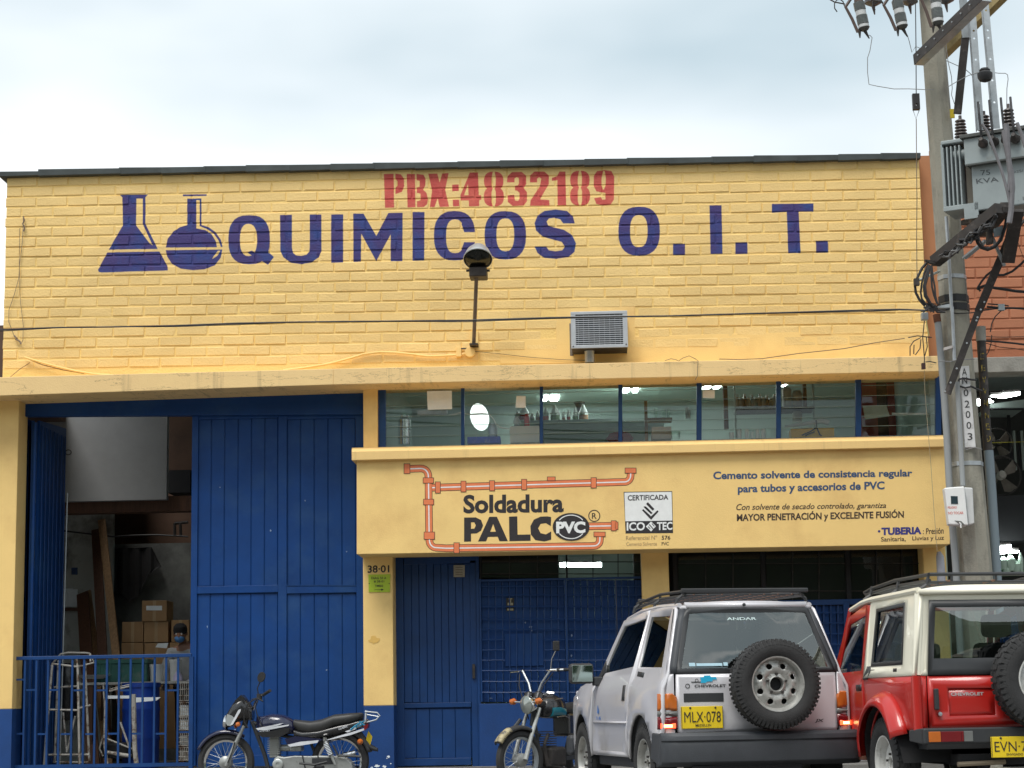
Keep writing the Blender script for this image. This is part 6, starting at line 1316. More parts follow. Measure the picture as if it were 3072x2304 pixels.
def wheel(parent, c, axis, ro, ri, w, rimmat, holes, name='wheel', knob=22, kh=.011, hole_r=.024, hub=.05, dish=.03, local=True):
    """axis = unit vector pointing outwards (towards the viewer of the rim)"""
    M0 = Matrix.Translation(Vector(c)) @ Vector(axis).to_track_quat('Z','Y').to_matrix().to_4x4()
    t = MB().lathe(tyre_prof(ro, ri, w), M0, 56, caps=False).build(name, M_tyre, parent, local=True, smooth=True)
    mb = MB()
    for k in range(knob*2):
        a = 2*math.pi*k/(knob*2); rows = ((-.40,-.22),(.22,.40)) if k % 2 else ((-.17,-.02),(.02,.17))
        for r0, r1 in rows:
            da = math.pi/(knob*2)*.82; vs = []
            for rr in (ro-.006, ro+kh):
                for aa, hh in ((a-da,r0*w),(a+da,r0*w),(a+da,r1*w),(a-da,r1*w)):
                    rq = rr-(.010 if abs(hh) > .3*w else 0); vs.append(M0 @ Vector((rq*math.cos(aa), rq*math.sin(aa), hh)))
            mb.add(vs, [(0,3,2,1),(4,5,6,7),(0,1,5,4),(1,2,6,5),(2,3,7,6),(3,0,4,7)])
    # side lugs
    for k in range(knob*2):
        a = 2*math.pi*k/(knob*2); da = math.pi/(knob*2)*.6
        for sg in (-1, 1):
            vs = [M0 @ Vector((rr*math.cos(aa), rr*math.sin(aa), sg*hh)) for rr, hh in ((ro-.045,w*.485),(ro-.004,w*.40)) for aa in (a-da, a+da)]+[M0 @ Vector((rr*math.cos(aa), rr*math.sin(aa), sg*hh)) for rr, hh in ((ro-.043,w*.505),(ro+.004,w*.43)) for aa in (a-da, a+da)]
            mb.add(vs, [(0,1,3,2),(4,6,7,5),(0,4,5,1),(2,3,7,6),(0,2,6,4),(1,5,7,3)])
    mb.build('tread', M_tyre, t, local=True)['kind'] = 'stuff'
    rm = MB().lathe([(ri+.004,-w*.40),(ri+.014,-w*.44),(ri+.014,-w*.41),(ri-.006,-w*.35),(ri-.02,-w*.1),(ri-.02,w*.1),(ri-.006,w*.35),(ri+.014,w*.41),(ri+.012,w*.45),(ri+.002,w*.44),(ri-.006,w*.36),(ri-.012,w*.30)], M0, 48, caps=False).build('rim', rimmat, t, local=True, smooth=True)
    zf = w*.30
    def fz(p):
        r = math.hypot(*p); q = r/ri
        z = zf-dish if q > .86 else (zf-dish+.022*math.sin((.86-q)/.5*math.pi) if q > .36 else zf-dish+.018)
        return M0 @ Vector((p[0], p[1], z))
    hl = [ell(math.cos(2*math.pi*(k+.5)/holes)*ri*.72, math.sin(2*math.pi*(k+.5)/holes)*ri*.72, hole_r, hole_r, 12) for k in range(holes)]
    MB().sheet(ell(0,0,ri-.008,ri-.008,40), hl+[ell(0,0,hub,hub,20)], fz, grid=.022).build('rim_disc', rimmat, t, local=True, smooth=True, thick=.006)
    MB().lathe([(hub+.012,zf-dish+.0),(hub+.012,zf-dish+.022),(hub+.002,zf-dish+.026),(hub-.004,zf-dish-.03)], M0, 24, caps=False).build('hub_ring', rimmat, t, local=True, smooth=True)
    for k in range(5):
        a = 2*math.pi*k/5+.3; p = M0 @ Vector((math.cos(a)*(hub+.022), math.sin(a)*(hub+.022), zf-dish+.01)); q = M0 @ Vector((math.cos(a)*(hub+.022), math.sin(a)*(hub+.022), zf-dish+.036))
        MB().cyl(p, q, .010, n=6).build('wheel_nut', M_dsteel, t, local=True)
    MB().lathe([(ri-.03,-.01),(0,-.01)], M0, 24, caps=False).build('brake_drum', M_dark, t, local=True)
    return t
def car_quad(fn, poly, nm, m, par, holes=(), grid=.09, flip=False, th=.02, sm=30, bev=0):
    return MB().sheet(poly, holes, fn, grid=grid, flip=flip).build(nm, m, par, local=True, smooth=sm, thick=th, bev=bev)
def both(fn, poly, nm, m, par, holes=(), grid=.09, th=.02, sm=30):
    out = []
    for s_ in (-1, 1):
        g = (lambda s_: (lambda p: Vector((s_*fn(p), p[0], p[1]))))(s_)
        out.append(car_quad(g, poly, nm, m, par, holes, grid, flip=(s_ == -1), th=th, sm=sm))
    return out
def archpts(cy, cz, r, a0, a1, n=12): return [(cy+r*math.cos(R(a0+(a1-a0)*k/n)), cz+r*math.sin(R(a0+(a1-a0)*k/n))) for k in range(n+1)]
def ptext(mb, s_, fn, x0, z0, x1, z1, bold=0.0, shear=0): put_text(mb, s_, lambda u, v: fn(x0+(x1-x0)*u, z0+(z1-z0)*v), bold, shear)
def plate(par, fn, x0, z0, x1, z1, big, small):
    c = lambda x, z, d=0: fn(x, z)+Vector((0,-d,0))
    p = MB().add([c(x0,z0,.012), c(x1,z0,.012), c(x1,z1,.012), c(x0,z1,.012), c(x0,z0,0), c(x1,z0,0), c(x1,z1,0), c(x0,z1,0)], [(0,1,2,3),(7,6,5,4),(0,4,5,1),(1,5,6,2),(2,6,7,3),(3,7,4,0)]).build('number_plate', M_plate, par, local=True, bev=.003)
    mb = MB(); w = x1-x0; h = z1-z0
    ptext(mb, big, lambda x, z: c(x, z, .0145), x0+w*.07, z0+h*.28, x0+w*.94, z0+h*.76, -.003); ptext(mb, small, lambda x, z: c(x, z, .0145), x0+w*.33, z0+h*.09, x0+w*.70, z0+h*.2, .01)
    for q in ((x0+w*.004, z0+h*.02, x0+w*.016, z1-h*.02),(x1-w*.016, z0+h*.02, x1-w*.004, z1-h*.02)): mb.add([c(q[0],q[1],.014), c(q[2],q[1],.014), c(q[2],q[3],.014), c(q[0],q[3],.014)], [(0,1,2,3)])
    mb.build('plate_lettering', M_pk, p, local=True)
    for x in (x0+w*.22, x0+w*.82): MB().lathe([(.009,0),(.006,.005),(0,.006)], Matrix.Translation(c(x, z1-h*.07, .012)) @ Matrix.Rotation(R(90),4,'X'), 10).build('plate_screw', M_dsteel, p, local=True)
    return p
def seat(par, x, y, z, w=.46, sc=1.0):
    MB().box(x-w/2, y-.05, z, x+w/2, y+.45, z+.14).build('seat', M_inter, par, local=True, bev=.04)
    MB().add([(x-w/2,y-.12,z+.1),(x+w/2,y-.12,z+.1),(x+w/2,y+.02,z+.1),(x-w/2,y+.02,z+.1),(x-w/2*.85,y-.26,z+.66*sc),(x+w/2*.85,y-.26,z+.66*sc),(x+w/2*.85,y-.16,z+.66*sc),(x-w/2*.85,y-.16,z+.66*sc)], [(0,3,2,1),(4,5,6,7),(0,1,5,4),(1,2,6,5),(2,3,7,6),(3,0,4,7)]).build('seat_back', M_inter, par, local=True, bev=.04)
    MB().box(x-.12, y-.29, z+.70*sc, x+.12, y-.18, z+.88*sc).build('headrest', M_inter, par, local=True, bev=.04)

# ---------------- silver two door jeep
RZ1 = R(13.5); c0 = W(2286, 2150, 16.15)
sv = thing('silver_jeep', 'silver two door jeep with a spare wheel on its tailgate and its tail lamps lit', 'car', (c0.x, c0.y, 0), RZ1)
def hwS(p):
    y, z = p
    if z <= 1.05:
        h = .800-.10*max(0, .60-z)**1.2-.32*max(0, z-.86)**1.4
    else: h = (.800-.32*.19**1.4)-.028-(z-1.05)*.285
    if 1.0 < z <= 1.05: h -= .028*(z-1.0)/.05
    if y > 2.4: h -= .07*((y-2.4)/1.15)**2
    if y < .25: h -= .02*((.25-y)/.15)**2
    for cy in (.70, 2.90):
        r = math.hypot(y-cy, (z-.34)*.95)
        if r < .62 and z < .95: h += .026*min(1, (.62-r)/.12)
    if .70 < z < .715: h -= .0
    return h
wS = [(.70,.33),(2.90,.33)]
qp = [(.12,.44),(.115,.95),(.13,1.06),(.315,1.575),(.36,1.60),(.8,1.618),(1.150,1.617),(1.150,.40),(1.10,.38)]+archpts(.70,.35,.395,4,176)+[(.22,.40)]
both(hwS, qp, 'quarter_panel', M_silver, sv, holes=[[(.32,1.115),(.455,1.535),(1.07,1.555),(1.09,1.135)]], grid=.07)
both(hwS, [(1.158,.39),(1.158,1.614),(1.3,1.612),(2.02,1.565),(2.44,1.10),(2.455,.95),(2.44,.39)], 'door', M_silver, sv, holes=[[(1.235,1.145),(1.215,1.55),(1.96,1.515),(2.335,1.105)]], grid=.08)
both(hwS, [(2.463,.39),(2.475,.93),(2.46,1.07),(2.55,1.075),(3.1,1.0),(3.50,.90),(3.56,.80),(3.56,.45),(3.34,.38)]+archpts(2.90,.35,.405,4,176), 'front_fender', M_silver, sv, grid=.08)
for s_ in (-1, 1):
    f = lambda p, s_=s_: Vector((s_*(hwS(p)-.012), p[0], p[1]))
    car_quad(f, [(.32,1.115),(.455,1.535),(1.07,1.555),(1.09,1.135)], 'side_glass', M_cglass, sv, flip=(s_ == -1), th=0)
    car_quad(f, [(1.235,1.145),(1.215,1.55),(1.96,1.515),(2.335,1.105)], 'door_glass', M_ctint, sv, flip=(s_ == -1), th=0)
    g = lambda p, s_=s_: Vector((s_*(hwS(p)+.004), p[0], p[1]))
    car_quad(g, [(1.05,1.06),(1.05,1.10),(.82,1.085),(.82,1.045)], 'air_vent', M_trim, sv, flip=(s_ == -1), th=.006)
    car_quad(g, [(1.36,.86),(1.36,.99),(1.27,.99),(1.27,.86)], 'door_handle', M_trim, sv, flip=(s_ == -1), th=.012)
    h = lambda p, s_=s_: Vector((s_*(hwS(p)+.008), p[0], p[1]))
    car_quad(h, [(1.2,.67),(2.40,.67),(2.40,.685),(1.2,.685)], 'side_crease', M_silver, sv, flip=(s_ == -1), th=.012)
    # arch lips, dark liners
    for cy, cz in wS:
        li = MB()
        pts = archpts(cy, .35, .40, 0, 180, 16)
        for k in range(16):
            a, b = pts[k], pts[k+1]; ha, hb = hwS(a), hwS(b)
            li.quad(Vector((s_*(ha-.01),a[0],a[1])), Vector((s_*(hb-.01),b[0],b[1])), Vector((s_*.42,b[0],b[1])), Vector((s_*.42,a[0],a[1])))
        li.build('wheel_arch_liner', M_trim, sv, local=True)
mb = MB()
ptext(mb, '1.6', lambda x, z: Vector((-hwS((2.28-x,z))-.004, 2.28-x, z)), 0, .70, .16, .73, .02)
mb.sheet([(.03,.76),(.07,.75),(.10,.77),(.08,.80),(.05,.83),(.04,.80)], [], lambda p: Vector((-hwS((2.28-p[0],p[1]))-.004, 2.28-p[0], p[1])), flip=False)
mb.build('fender_badge', mat('blue_badge', (.05,.18,.5), .4), sv, local=True)
# inner tub, floor, sill
MB().box(-.72, .20, .42, .72, 3.4, .50).build('floor_pan', M_trim, sv, local=True); MB().box(-.74,1.12,.30,.74,2.48,.40).build('side_step', M_gplas, sv, local=True, bev=.015)
MB().box(-.40, .15, .36, .40, 3.3, .42).build('chassis', M_dark, sv, local=True)
for s_ in (-1,1):
    f = lambda p, s_=s_: Vector((s_*(hwS(p)-.05), p[0], p[1])); car_quad(f, [(.25,.5),(.2,1.03),(2.5,1.03),(2.5,.5)], 'inner_panel', M_inter, sv, flip=(s_ == -1), th=.02)
# roof
def roofS(p):
    x, y = p; q = abs(x)/.565
    return Vector((x, y, 1.655-.035*q**4-.012*q**2-.03*max(0, (y-1.2)/.85)**2-.02*max(0, (.55-y)/.3)**2))
car_quad(roofS, [(-.553,.31),(.553,.31),(.56,.8),(.555,1.5),(.545,2.05),(-.545,2.05),(-.555,1.5),(-.56,.8)], 'roof', M_silver, sv, grid=.06, th=.03)
for s_ in (-1, 1): MB().tube([(s_*.552,.34,1.612),(s_*.56,.9,1.628),(s_*.558,1.5,1.62),(s_*.55,2.0,1.578),(s_*.685,2.5,1.06)], [.020,.02,.02,.022,.024], 8).build('roof_gutter', M_silver, sv, local=True, smooth=True)
# tailgate (x across, z up)
def tg(p, off=0):
    x, z = p; y = .075+.05*(x/.8)**2 + (.0 if z < .70 else .010*(z-.70))
    if z > 1.06: y += (z-1.06)*.36
    return Vector((x, y-off, z))
car_quad(tg, [(-.655,.585),(.655,.585),(.675,.64),(.665,1.055),(-.665,1.055),(-.675,.64)], 'tailgate', M_silver, sv, grid=.08, th=.03)
car_quad(lambda p: tg(p,.002), [(-.665,1.06),(.665,1.06),(.655,1.10),(.532,1.565),(.50,1.59),(-.50,1.59),(-.532,1.565),(-.655,1.10)], 'tailgate_frame', M_trim, sv, holes=[[(-.615,1.10),(.615,1.10),(.490,1.545),(-.490,1.545)]], grid=.08, th=.025)
rg = car_quad(lambda p: tg(p,-.004), [(-.62,1.095),(.62,1.095),(.495,1.55),(-.495,1.55)], 'rear_glass', M_cglass, sv, grid=.1, th=0)
car_quad(lambda p: tg(p,.004), [(-.50,1.592),(.50,1.592),(.52,1.635),(-.52,1.635)], 'roof_edge', M_silver, sv, grid=.1, th=.03)
MB().lathe([(.014,0),(.014,.012),(0,.014)], Matrix.Translation(tg((-.03,1.61),.008)) @ Matrix.Rotation(R(90),4,'X'), 10).build('washer_nozzle', M_trim, sv, local=True)
mb = MB(); ptext(mb, 'ANDAR', lambda x, z: tg((x,z),.002), -.19, 1.485, .06, 1.508, .02, 0); 
mb.build('window_lettering', mat('pale_window_print', (.5,.62,.62), .5), rg, local=True)
MB().sheet([(-.55,1.118),(-.50,1.118),(-.50,1.145),(-.55,1.145)], [], lambda p: tg(p,.001)).sheet([(-.49,1.118),(-.28,1.118),(-.28,1.14),(-.49,1.14)], [], lambda p: tg(p,.001)).sheet([(-.27,1.118),(-.235,1.118),(-.235,1.145),(-.27,1.145)], [], lambda p: tg(p,.001)).build('window_sticker', mat('pale_blue_sticker', (.35,.52,.6), .5), rg, local=True)
# corner columns beside the tailgate
def corner(s_, off=0):
    def f(p):
        s, z = p; h = hwS((.16, z)); x0 = .685 if z < 1.06 else .685-(z-1.06)*.275
        x = x0+(h-x0)*s; b = tg((x0, z)).y
        return Vector((s_*(x+off*.6*s), b+(.055*max(0,s)**2.2)-off*(1-s*.4)+(0 if z < 1.06 else -.0), z))
    return f
for s_ in (-1, 1):
    car_quad(corner(s_), [(0,.42),(1,.42),(1,1.058),(0,1.058)], 'rear_corner', M_silver, sv, grid=.05, flip=(s_ == -1), th=.02)
    car_quad(corner(s_,.006), [(-.35,1.062),(1,1.062),(1.25,1.585),(-.35,1.585)], 'pillar_trim', M_gplas, sv, grid=.12, flip=(s_ == -1), th=.03)
    L = corner(s_, .018)
    for nm, z0, z1, m in (('indicator_lens',.770,.905,M_amber),('reversing_lens',.725,.768,M_clearl),('tail_lens',.625,.723,M_redl)):
        car_quad(L, [(-.14,z0),(1.08,z0),(1.08,z1),(-.14 if nm != 'indicator_lens' else .15,z1)]+([(-.14,z1-.03)] if nm == 'indicator_lens' else []), nm, m, sv, grid=.05, flip=(s_ == -1), th=.02)
    car_quad(corner(s_,.023), [(0.0,.634),(.90,.634),(.90,.672),(0.0,.672)], 'lit_tail_lamp', M_redlit, sv, grid=.05, flip=(s_ == -1), th=.006)
    car_quad(corner(s_,.027), [(.22,.641),(.70,.641),(.70,.662),(.22,.662)], 'lamp_core', M_orlit, sv, grid=.05, flip=(s_ == -1), th=.004)
# number plate, badges, handle
plate(sv, lambda x, z: tg((x,z),.012), -.640, .628, -.302, .802, 'MLX·078', 'MEDELLIN')
mb = MB(); q = [(-.61,.835),(-.285,.835),(-.285,.905),(-.61,.905)]; mb.sheet(q, [], lambda p: tg(p,.004)); mb.build('handle_recess', M_trim, sv, local=True, thick=.012, bev=.006)
mb = MB(); ptext(mb, 'CHEVROLET', lambda x, z: tg((x,z),.004), -.52, .950, -.265, .972, .03); ptext(mb, 'JX', lambda x, z: tg((x,z),.004), .47, .655, .55, .685, .03, .2); mb.sheet(ell(-.575,.962,.019,.019,20), [ell(-.575,.962,.013,.013,20)], lambda p: tg(p,.004)); mb.sheet(ell(-.50,1.005,.014,.014,16), [ell(-.50,1.005,.010,.010,16)], lambda p: tg(p,.004));
mb.sheet([(-.545,.988),(-.455,.988),(-.455,.996),(-.545,.996)], [], lambda p: tg(p,.004))
mb.build('tailgate_badge', M_trim, sv, local=True)
mb = MB(); mb.sheet([(-.47,.985),(-.43,.985),(-.415,.995),(-.375,.995),(-.37,1.010),(-.335,1.010),(-.345,1.03),(-.385,1.03),(-.39,1.042),(-.44,1.042),(-.445,1.030),(-.475,1.028),(-.465,1.008)][::1], [], lambda p: tg(p,.006)); mb.build('blue_bowtie_badge', mat('cyan_sticker', (.02,.42,.68), .4), sv, local=True)
# rear bumper
mb = MB(); prof = [(-.02,.59),(-.075,.60),(-.105,.575),(-.112,.535),(-.098,.53),(-.108,.50),(-.105,.37),(-.06,.335),(.08,.33),(.08,.59)]
xsb = [-.80,-.77,-.70,-.4,0,.4,.70,.77,.80]
def bpt(i, y, z):
    x = xsb[i]; e = max(0, abs(x)-.66)/.14; return Vector((x*1.03, y+.10*e**2+.03*(x/.8)**2, z))
vs = [bpt(i,y,z) for i in range(len(xsb)) for y, z in prof]; n = len(prof)
fs = [(i*n+k, i*n+(k+1)%n, (i+1)*n+(k+1)%n, (i+1)*n+k) for i in range(len(xsb)-1) for k in range(n)]+[tuple(range(n))[::-1], tuple((len(xsb)-1)*n+k for k in range(n))]
MB().add(vs, fs).build('rear_bumper', M_gplas, sv, local=True, smooth=40, bev=.008)
for s_ in (-1, 1):
    MB().add([Vector((s_*x, y, z)) for x, y, z in ((.80,.05,.34),(.84,.07,.34),(.845,.30,.40),(.80,.30,.40),(.80,.05,.59),(.825,.07,.59),(.835,.27,.60),(.80,.30,.60))], [(0,3,2,1),(4,5,6,7),(0,1,5,4),(1,2,6,5),(2,3,7,6),(3,0,4,7)]).build('bumper_side', M_gplas, sv, local=True, bev=.01)
MB().box(-.6,-.06,.20,.3,.2,.34).build('exhaust_and_tow_bar', M_dark, sv, local=True)
# spare wheel
wheel(sv, (.088,-.085,.965), (0,-1,0), .350, .205, .20, M_rim, 8, 'spare_wheel', knob=30, kh=.004, hole_r=.024, hub=.056)
MB().box(.02,.02,.85,.24,.12,1.05).build('spare_carrier', M_trim, sv, local=True)
for (cy, cz) in wS:
    for s_ in (-1, 1): wheel(sv, (s_*.70, cy, .335), (s_,0,0), .335, .20, .21, M_rim, 8, 'wheel', hub=.045)
# windscreen, bonnet, front
def ws(p):
    x, t_ = p; return Vector((x*(1-.16*t_), 2.50-.46*t_-.05*x*x, 1.075+.49*t_))
car_quad(ws, [(-.66,0),(.66,0),(.62,1),(-.62,1)], 'windscreen', M_ctint, sv, grid=.2, flip=True, th=0)
def hood(p): x, y = p; return Vector((x, y, 1.085-.10*max(0,(y-2.45)/1.1)**1.5-.05*(x/.75)**2))
car_quad(hood, [(-.70,2.46),(.70,2.46),(.66,3.1),(.62,3.52),(-.62,3.52),(-.66,3.1)], 'bonnet', M_silver, sv, grid=.15, th=.02)
MB().box(-.70,3.50,.50,.70,3.56,.97).build('grille_panel', M_silver, sv, local=True, bev=.02); MB().box(-.78,3.52,.36,.78,3.68,.55).build('front_bumper', M_gplas, sv, local=True, bev=.03)
for s_ in (-1, 1): MB().box(s_*.55-.11,3.55,.72,s_*.55+.11,3.58,.88).build('headlamp', M_clearl, sv, local=True, bev=.01)
MB().box(-.68,2.35,.55,.68,2.52,1.07).build('dashboard', M_inter, sv, local=True, bev=.03)
c = Vector((-.34,2.12,1.0)); MB().tube([c+Vector((.17*math.cos(a),.07*math.sin(a),.16*math.sin(a))) for a in [i*math.pi/10 for i in range(21)]], .013, 6, False).build('steering_wheel', M_trim, sv, local=True, smooth=True)
for x, y in ((-.34,1.55),(.34,1.55)): seat(sv, x, y, .58)
MB().add([(-.55,.62,.6),(.55,.62,.6),(.55,.78,.6),(-.55,.78,.6),(-.55,.50,1.10),(.55,.50,1.10),(.55,.60,1.10),(-.55,.60,1.10)], [(0,3,2,1),(4,5,6,7),(0,1,5,4),(1,2,6,5),(2,3,7,6),(3,0,4,7)]).build('rear_seat', M_inter, sv, local=True, bev=.03)
for s_ in (-1, 1):
    b = Vector((s_*.78,2.30,1.03)); MB().box(b.x-.04*1,2.27,1.00,b.x+.05,2.36,1.08).build('mirror_arm', M_trim, sv, local=True, bev=.01)
    m = MB().box(s_*.93-.11,2.26,1.02,s_*.93+.11,2.36,1.20).build('wing_mirror', M_trim, sv, local=True, bev=.03)
    MB().box(s_*.93-.092,2.253,1.037,s_*.93+.092,2.257,1.183).build('mirror_glass', M_mirror, m, local=True, bev=.012)
    f = lambda p, s_=s_: Vector((s_*(hwS(p)+.006), p[0], p[1])); car_quad(f, [(2.20,1.125),(2.44,1.03),(2.40,1.12),(2.30,1.22)], 'mirror_corner', M_trim, sv, flip=(s_ == -1), th=.02)
MB().box(.60,.42,1.06,.66,.56,1.24).build('quarter_cover', M_gplas, sv, local=True, bev=.02); 
o = MB().add([(.655,.13,1.06),(.72,.20,1.06),(.72,.34,1.06),(.64,.34,1.06),(.60,.20,1.26),(.64,.22,1.26),(.64,.30,1.26),(.60,.30,1.26)], [(0,3,2,1),(4,5,6,7),(0,1,5,4),(1,2,6,5),(2,3,7,6),(3,0,4,7)]).build('wiper_cover', M_gplas, sv, local=True, bev=.015)
MB().tube([(-.55,2.42,1.10),(-.60,2.25,1.45),(-.64,2.10,1.95)], .0035, 5).build('aerial', M_trim, sv, local=True)
# roof rack
for s_ in (-1, 1):
    MB().tube([(s_*.50,.34,1.69),(s_*.50,1.1,1.705),(s_*.50,1.95,1.67)], .014, 8).build('rack_rail', M_trim, sv, local=True, smooth=True)
    MB().tube([(s_*.50,.34,1.728),(s_*.50,1.1,1.745),(s_*.50,1.88,1.71),(s_*.50,1.97,1.66)], .013, 8).build('rack_rail', M_trim, sv, local=True, smooth=True)
    for y in (.42, 1.12, 1.80):
        MB().tube([(s_*.56,y,1.62),(s_*.545,y,1.67),(s_*.50,y,1.70),(s_*.50,y,1.73)], .014, 8).build('rack_foot', M_trim, sv, local=True)
MB().box(-.54,.315,1.712,.54,.345,1.748).build('rack_crossbar', M_trim, sv, local=True, bev=.008); MB().box(-.50,1.85,1.72,.50,1.88,1.75).build('rack_crossbar', M_trim, sv, local=True, bev=.008)
for k in range(11):
    y = .40+.14*k; MB().tube([(-.50,y,1.700),(.50,y,1.704)], .008, 6).build('rack_slat', M_trim, sv, local=True)
Mru = mat('rusty_rack_wire', (.17,.09,.06), .8)
for k in range(8):
    x = -.42+.12*k; MB().tube([(x,.36,1.70),(x+.02,1.85,1.70)], .006, 6).build('rack_wire', Mru, sv, local=True)

# ---------------- red jeep
RZ2 = R(10.5); c0 = W(3027, 2150, 15.1)
M_red = mat('red_car_paint', (.43,.016,.012), .3, var=.06, nscale=2, coat=.5, spec=.5)
M_cream = mat('cream_hardtop_paint', (.80,.77,.64), .35, var=.03, nscale=2, coat=.4)
rj = thing('red_jeep', 'red jeep with cream hardtop and white wheels at the right edge of the photo', 'car', (c0.x, c0.y, 0), RZ2)
def hwJ(p):
    y, z = p
    if z <= 1.0: h = .725-.03*max(0,(.55-z)/.2)
    else: h = .700-(z-1.0)*.115
    if y < .2: h -= .03*((.2-y)/.2)**2
    if y > 2.2: h -= .06*((y-2.2)/1.1)
    return h
wJ = [(.66,.33),(2.69,.33)]
both(hwJ, [(.02,.60),(.02,.995),(1.16,.995),(1.16,.42),(1.12,.42)]+archpts(.66,.36,.42,8,150)+[(.25,.60)], 'tub_side', M_red, rj, grid=.08)
both(hwJ, [(1.168,.42),(1.168,1.0),(1.168,1.575),(1.30,1.585),(1.74,1.50),(2.02,.99),(2.02,.42)], 'door', M_red, rj, holes=[[(1.30,1.06),(1.28,1.50),(1.69,1.44),(1.93,1.05)]], grid=.08)
both(hwJ, [(2.03,.42),(2.03,1.0),(2.3,1.0),(3.25,.93),(3.28,.60)]+archpts(2.69,.36,.42,20,172), 'front_wing', M_red, rj, grid=.09)
both(lambda p: hwJ(p)+.004, [(.02,1.0),(.05,1.615),(1.158,1.60),(1.158,1.0)], 'hardtop_side', M_cream, rj, holes=[[(.30,1.10),(.33,1.525),(.36,1.545),(.98,1.525),(1.01,1.49),(1.04,1.13),(1.0,1.09),(.34,1.085)]], grid=.09)
for s_ in (-1, 1):
    f = lambda p, s_=s_: Vector((s_*(hwJ(p)-.008), p[0], p[1]))
    car_quad(f, [(.29,1.08),(.33,1.55),(1.0,1.53),(1.05,1.08)], 'side_glass', M_ctint, rj, flip=(s_ == -1), th=0)
    car_quad(f, [(1.30,1.06),(1.28,1.50),(1.69,1.44),(1.93,1.05)], 'door_glass', M_cglass, rj, flip=(s_ == -1), th=0)
    g = lambda p, s_=s_: Vector((s_*(hwJ(p)+.007), p[0], p[1]))
    car_quad(g, [(.295,1.085),(.325,1.55),(1.0,1.535),(1.045,1.085)], 'window_seal', M_trim, rj, holes=[[(.33,1.115),(.355,1.52),(.965,1.508),(1.01,1.115)]], flip=(s_ == -1), th=.008)
    car_quad(g, [(1.05,.99),(1.05,1.09),(1.16,1.09),(1.16,.99)], 'vent_louvre', M_trim, rj, flip=(s_ == -1), th=.01)
    car_quad(g, [(1.22,.90),(1.22,.95),(1.34,.95),(1.34,.90)], 'door_handle', M_trim, rj, flip=(s_ == -1), th=.02)
    car_quad(g, [(.42,1.035),(.42,1.06),(.50,1.06),(.50,1.035)], 'hardtop_catch', M_dsteel, rj, flip=(s_ == -1), th=.01)
    car_quad(g, [(.05,1.055),(1.15,1.055),(1.15,1.065),(.05,1.065)], 'hardtop_rib', M_cream, rj, flip=(s_ == -1), th=.008)
    # flared arches and liners
    for cy, cz in wJ:
        N = 18; rowsf = []
        for rr, bu in ((.418,.098),(.430,.108),(.455,.105),(.485,.085),(.515,.045),(.535,.0)):
            rowsf.append([Vector((s_*(hwJ(q)+bu), q[0], q[1])) for q in archpts(cy, .36, rr, 4, 156, N)])
        fl_ = MB(); 
        for rw_ in rowsf: fl_.v += rw_
        for i in range(len(rowsf)-1):
            for k in range(N):
                q = (i*(N+1)+k, i*(N+1)+k+1, (i+1)*(N+1)+k+1, (i+1)*(N+1)+k); fl_.f.append(q if s_ == -1 else q[::-1])
        fl_.build('wheel_flare', M_red, rj, local=True, smooth=70, thick=.010)
        li = MB(); pts = archpts(cy, .36, .43, -10, 180, 14)
        for k in range(14):
            a, b = pts[k], pts[k+1]; li.quad(Vector((s_*(hwJ(a)+.05),a[0],a[1])), Vector((s_*(hwJ(b)+.05),b[0],b[1])), Vector((s_*.36,b[0],b[1])), Vector((s_*.36,a[0],a[1])))
        li.build('wheel_arch_liner', M_dark, rj, local=True)
def rjr(p, off=0):
    x, z = p; y = .0+.04*(x/.72)**4
    if z > 1.0: y += .02+(z-1.0)*.06
    return Vector((x, y-off, z))
car_quad(rjr, [(-.69,.60),(-.615,.60),(-.615,.995),(-.69,.995)], 'rear_corner', M_red, rj, th=.03); car_quad(rjr, [(.615,.60),(.69,.60),(.69,.995),(.615,.995)], 'rear_corner', M_red, rj, th=.03)
for s_ in (-1, 1): MB().tube([(s_*.685,.035,.60),(s_*.687,.035,.995)], .038, 12).build('corner_roll', M_red, rj, local=True, smooth=True); MB().tube([(s_*.668,.06,1.0),(s_*.612,.09,1.60)], .036, 12).build('hardtop_corner', M_cream, rj, local=True, smooth=True)
car_quad(lambda p: rjr(p,.004), [(-.606,.61),(.606,.61),(.606,.992),(-.606,.992)], 'tailgate', M_red, rj, holes=[[(-.455,.70),(-.10,.70),(-.10,.90),(-.455,.90)]], th=.03)
car_quad(lambda p: rjr(p,-.006), [(-.47,.69),(-.09,.69),(-.09,.91),(-.47,.91)], 'pressed_panel', M_red, rj, th=.01)
car_quad(lambda p: rjr(p,.004), [(-.655,1.0),(-.60,1.0),(-.545,1.55),(.545,1.55),(.60,1.0),(.655,1.0),(.60,1.625),(-.60,1.625)], 'hardtop_rear', M_cream, rj, th=.04)
car_quad(lambda p: rjr(p,.012), [(-.60,1.0),(.60,1.0),(.548,1.552),(-.548,1.552)], 'rear_window_frame', M_trim, rj, holes=[[(-.545,1.12),(.545,1.12),(.505,1.50),(-.505,1.50)]], th=.03)
rg = car_quad(lambda p: rjr(p,-.0), [(-.55,1.115),(.55,1.115),(.51,1.505),(-.51,1.505)], 'rear_glass', M_cglass, rj, th=0)
mb = MB(); ptext(mb, 'CHEVROLET', lambda x, z: rjr((x,z),-.003), -.435, .845, -.185, .870, .04); mb.build('tailgate_badge', mat('pale_badge', (.55,.52,.52), .4, .4), rj, local=True)
MB().box(-.575,-.035,.745,-.54,.0,.90).build('tailgate_handle', M_trim, rj, local=True, bev=.008); MB().lathe([(.016,0),(.014,.012),(0,.014)], Matrix.Translation((-.53,-.004,.715)) @ Matrix.Rotation(R(90),4,'X'), 12).build('lock', M_steel, rj, local=True)
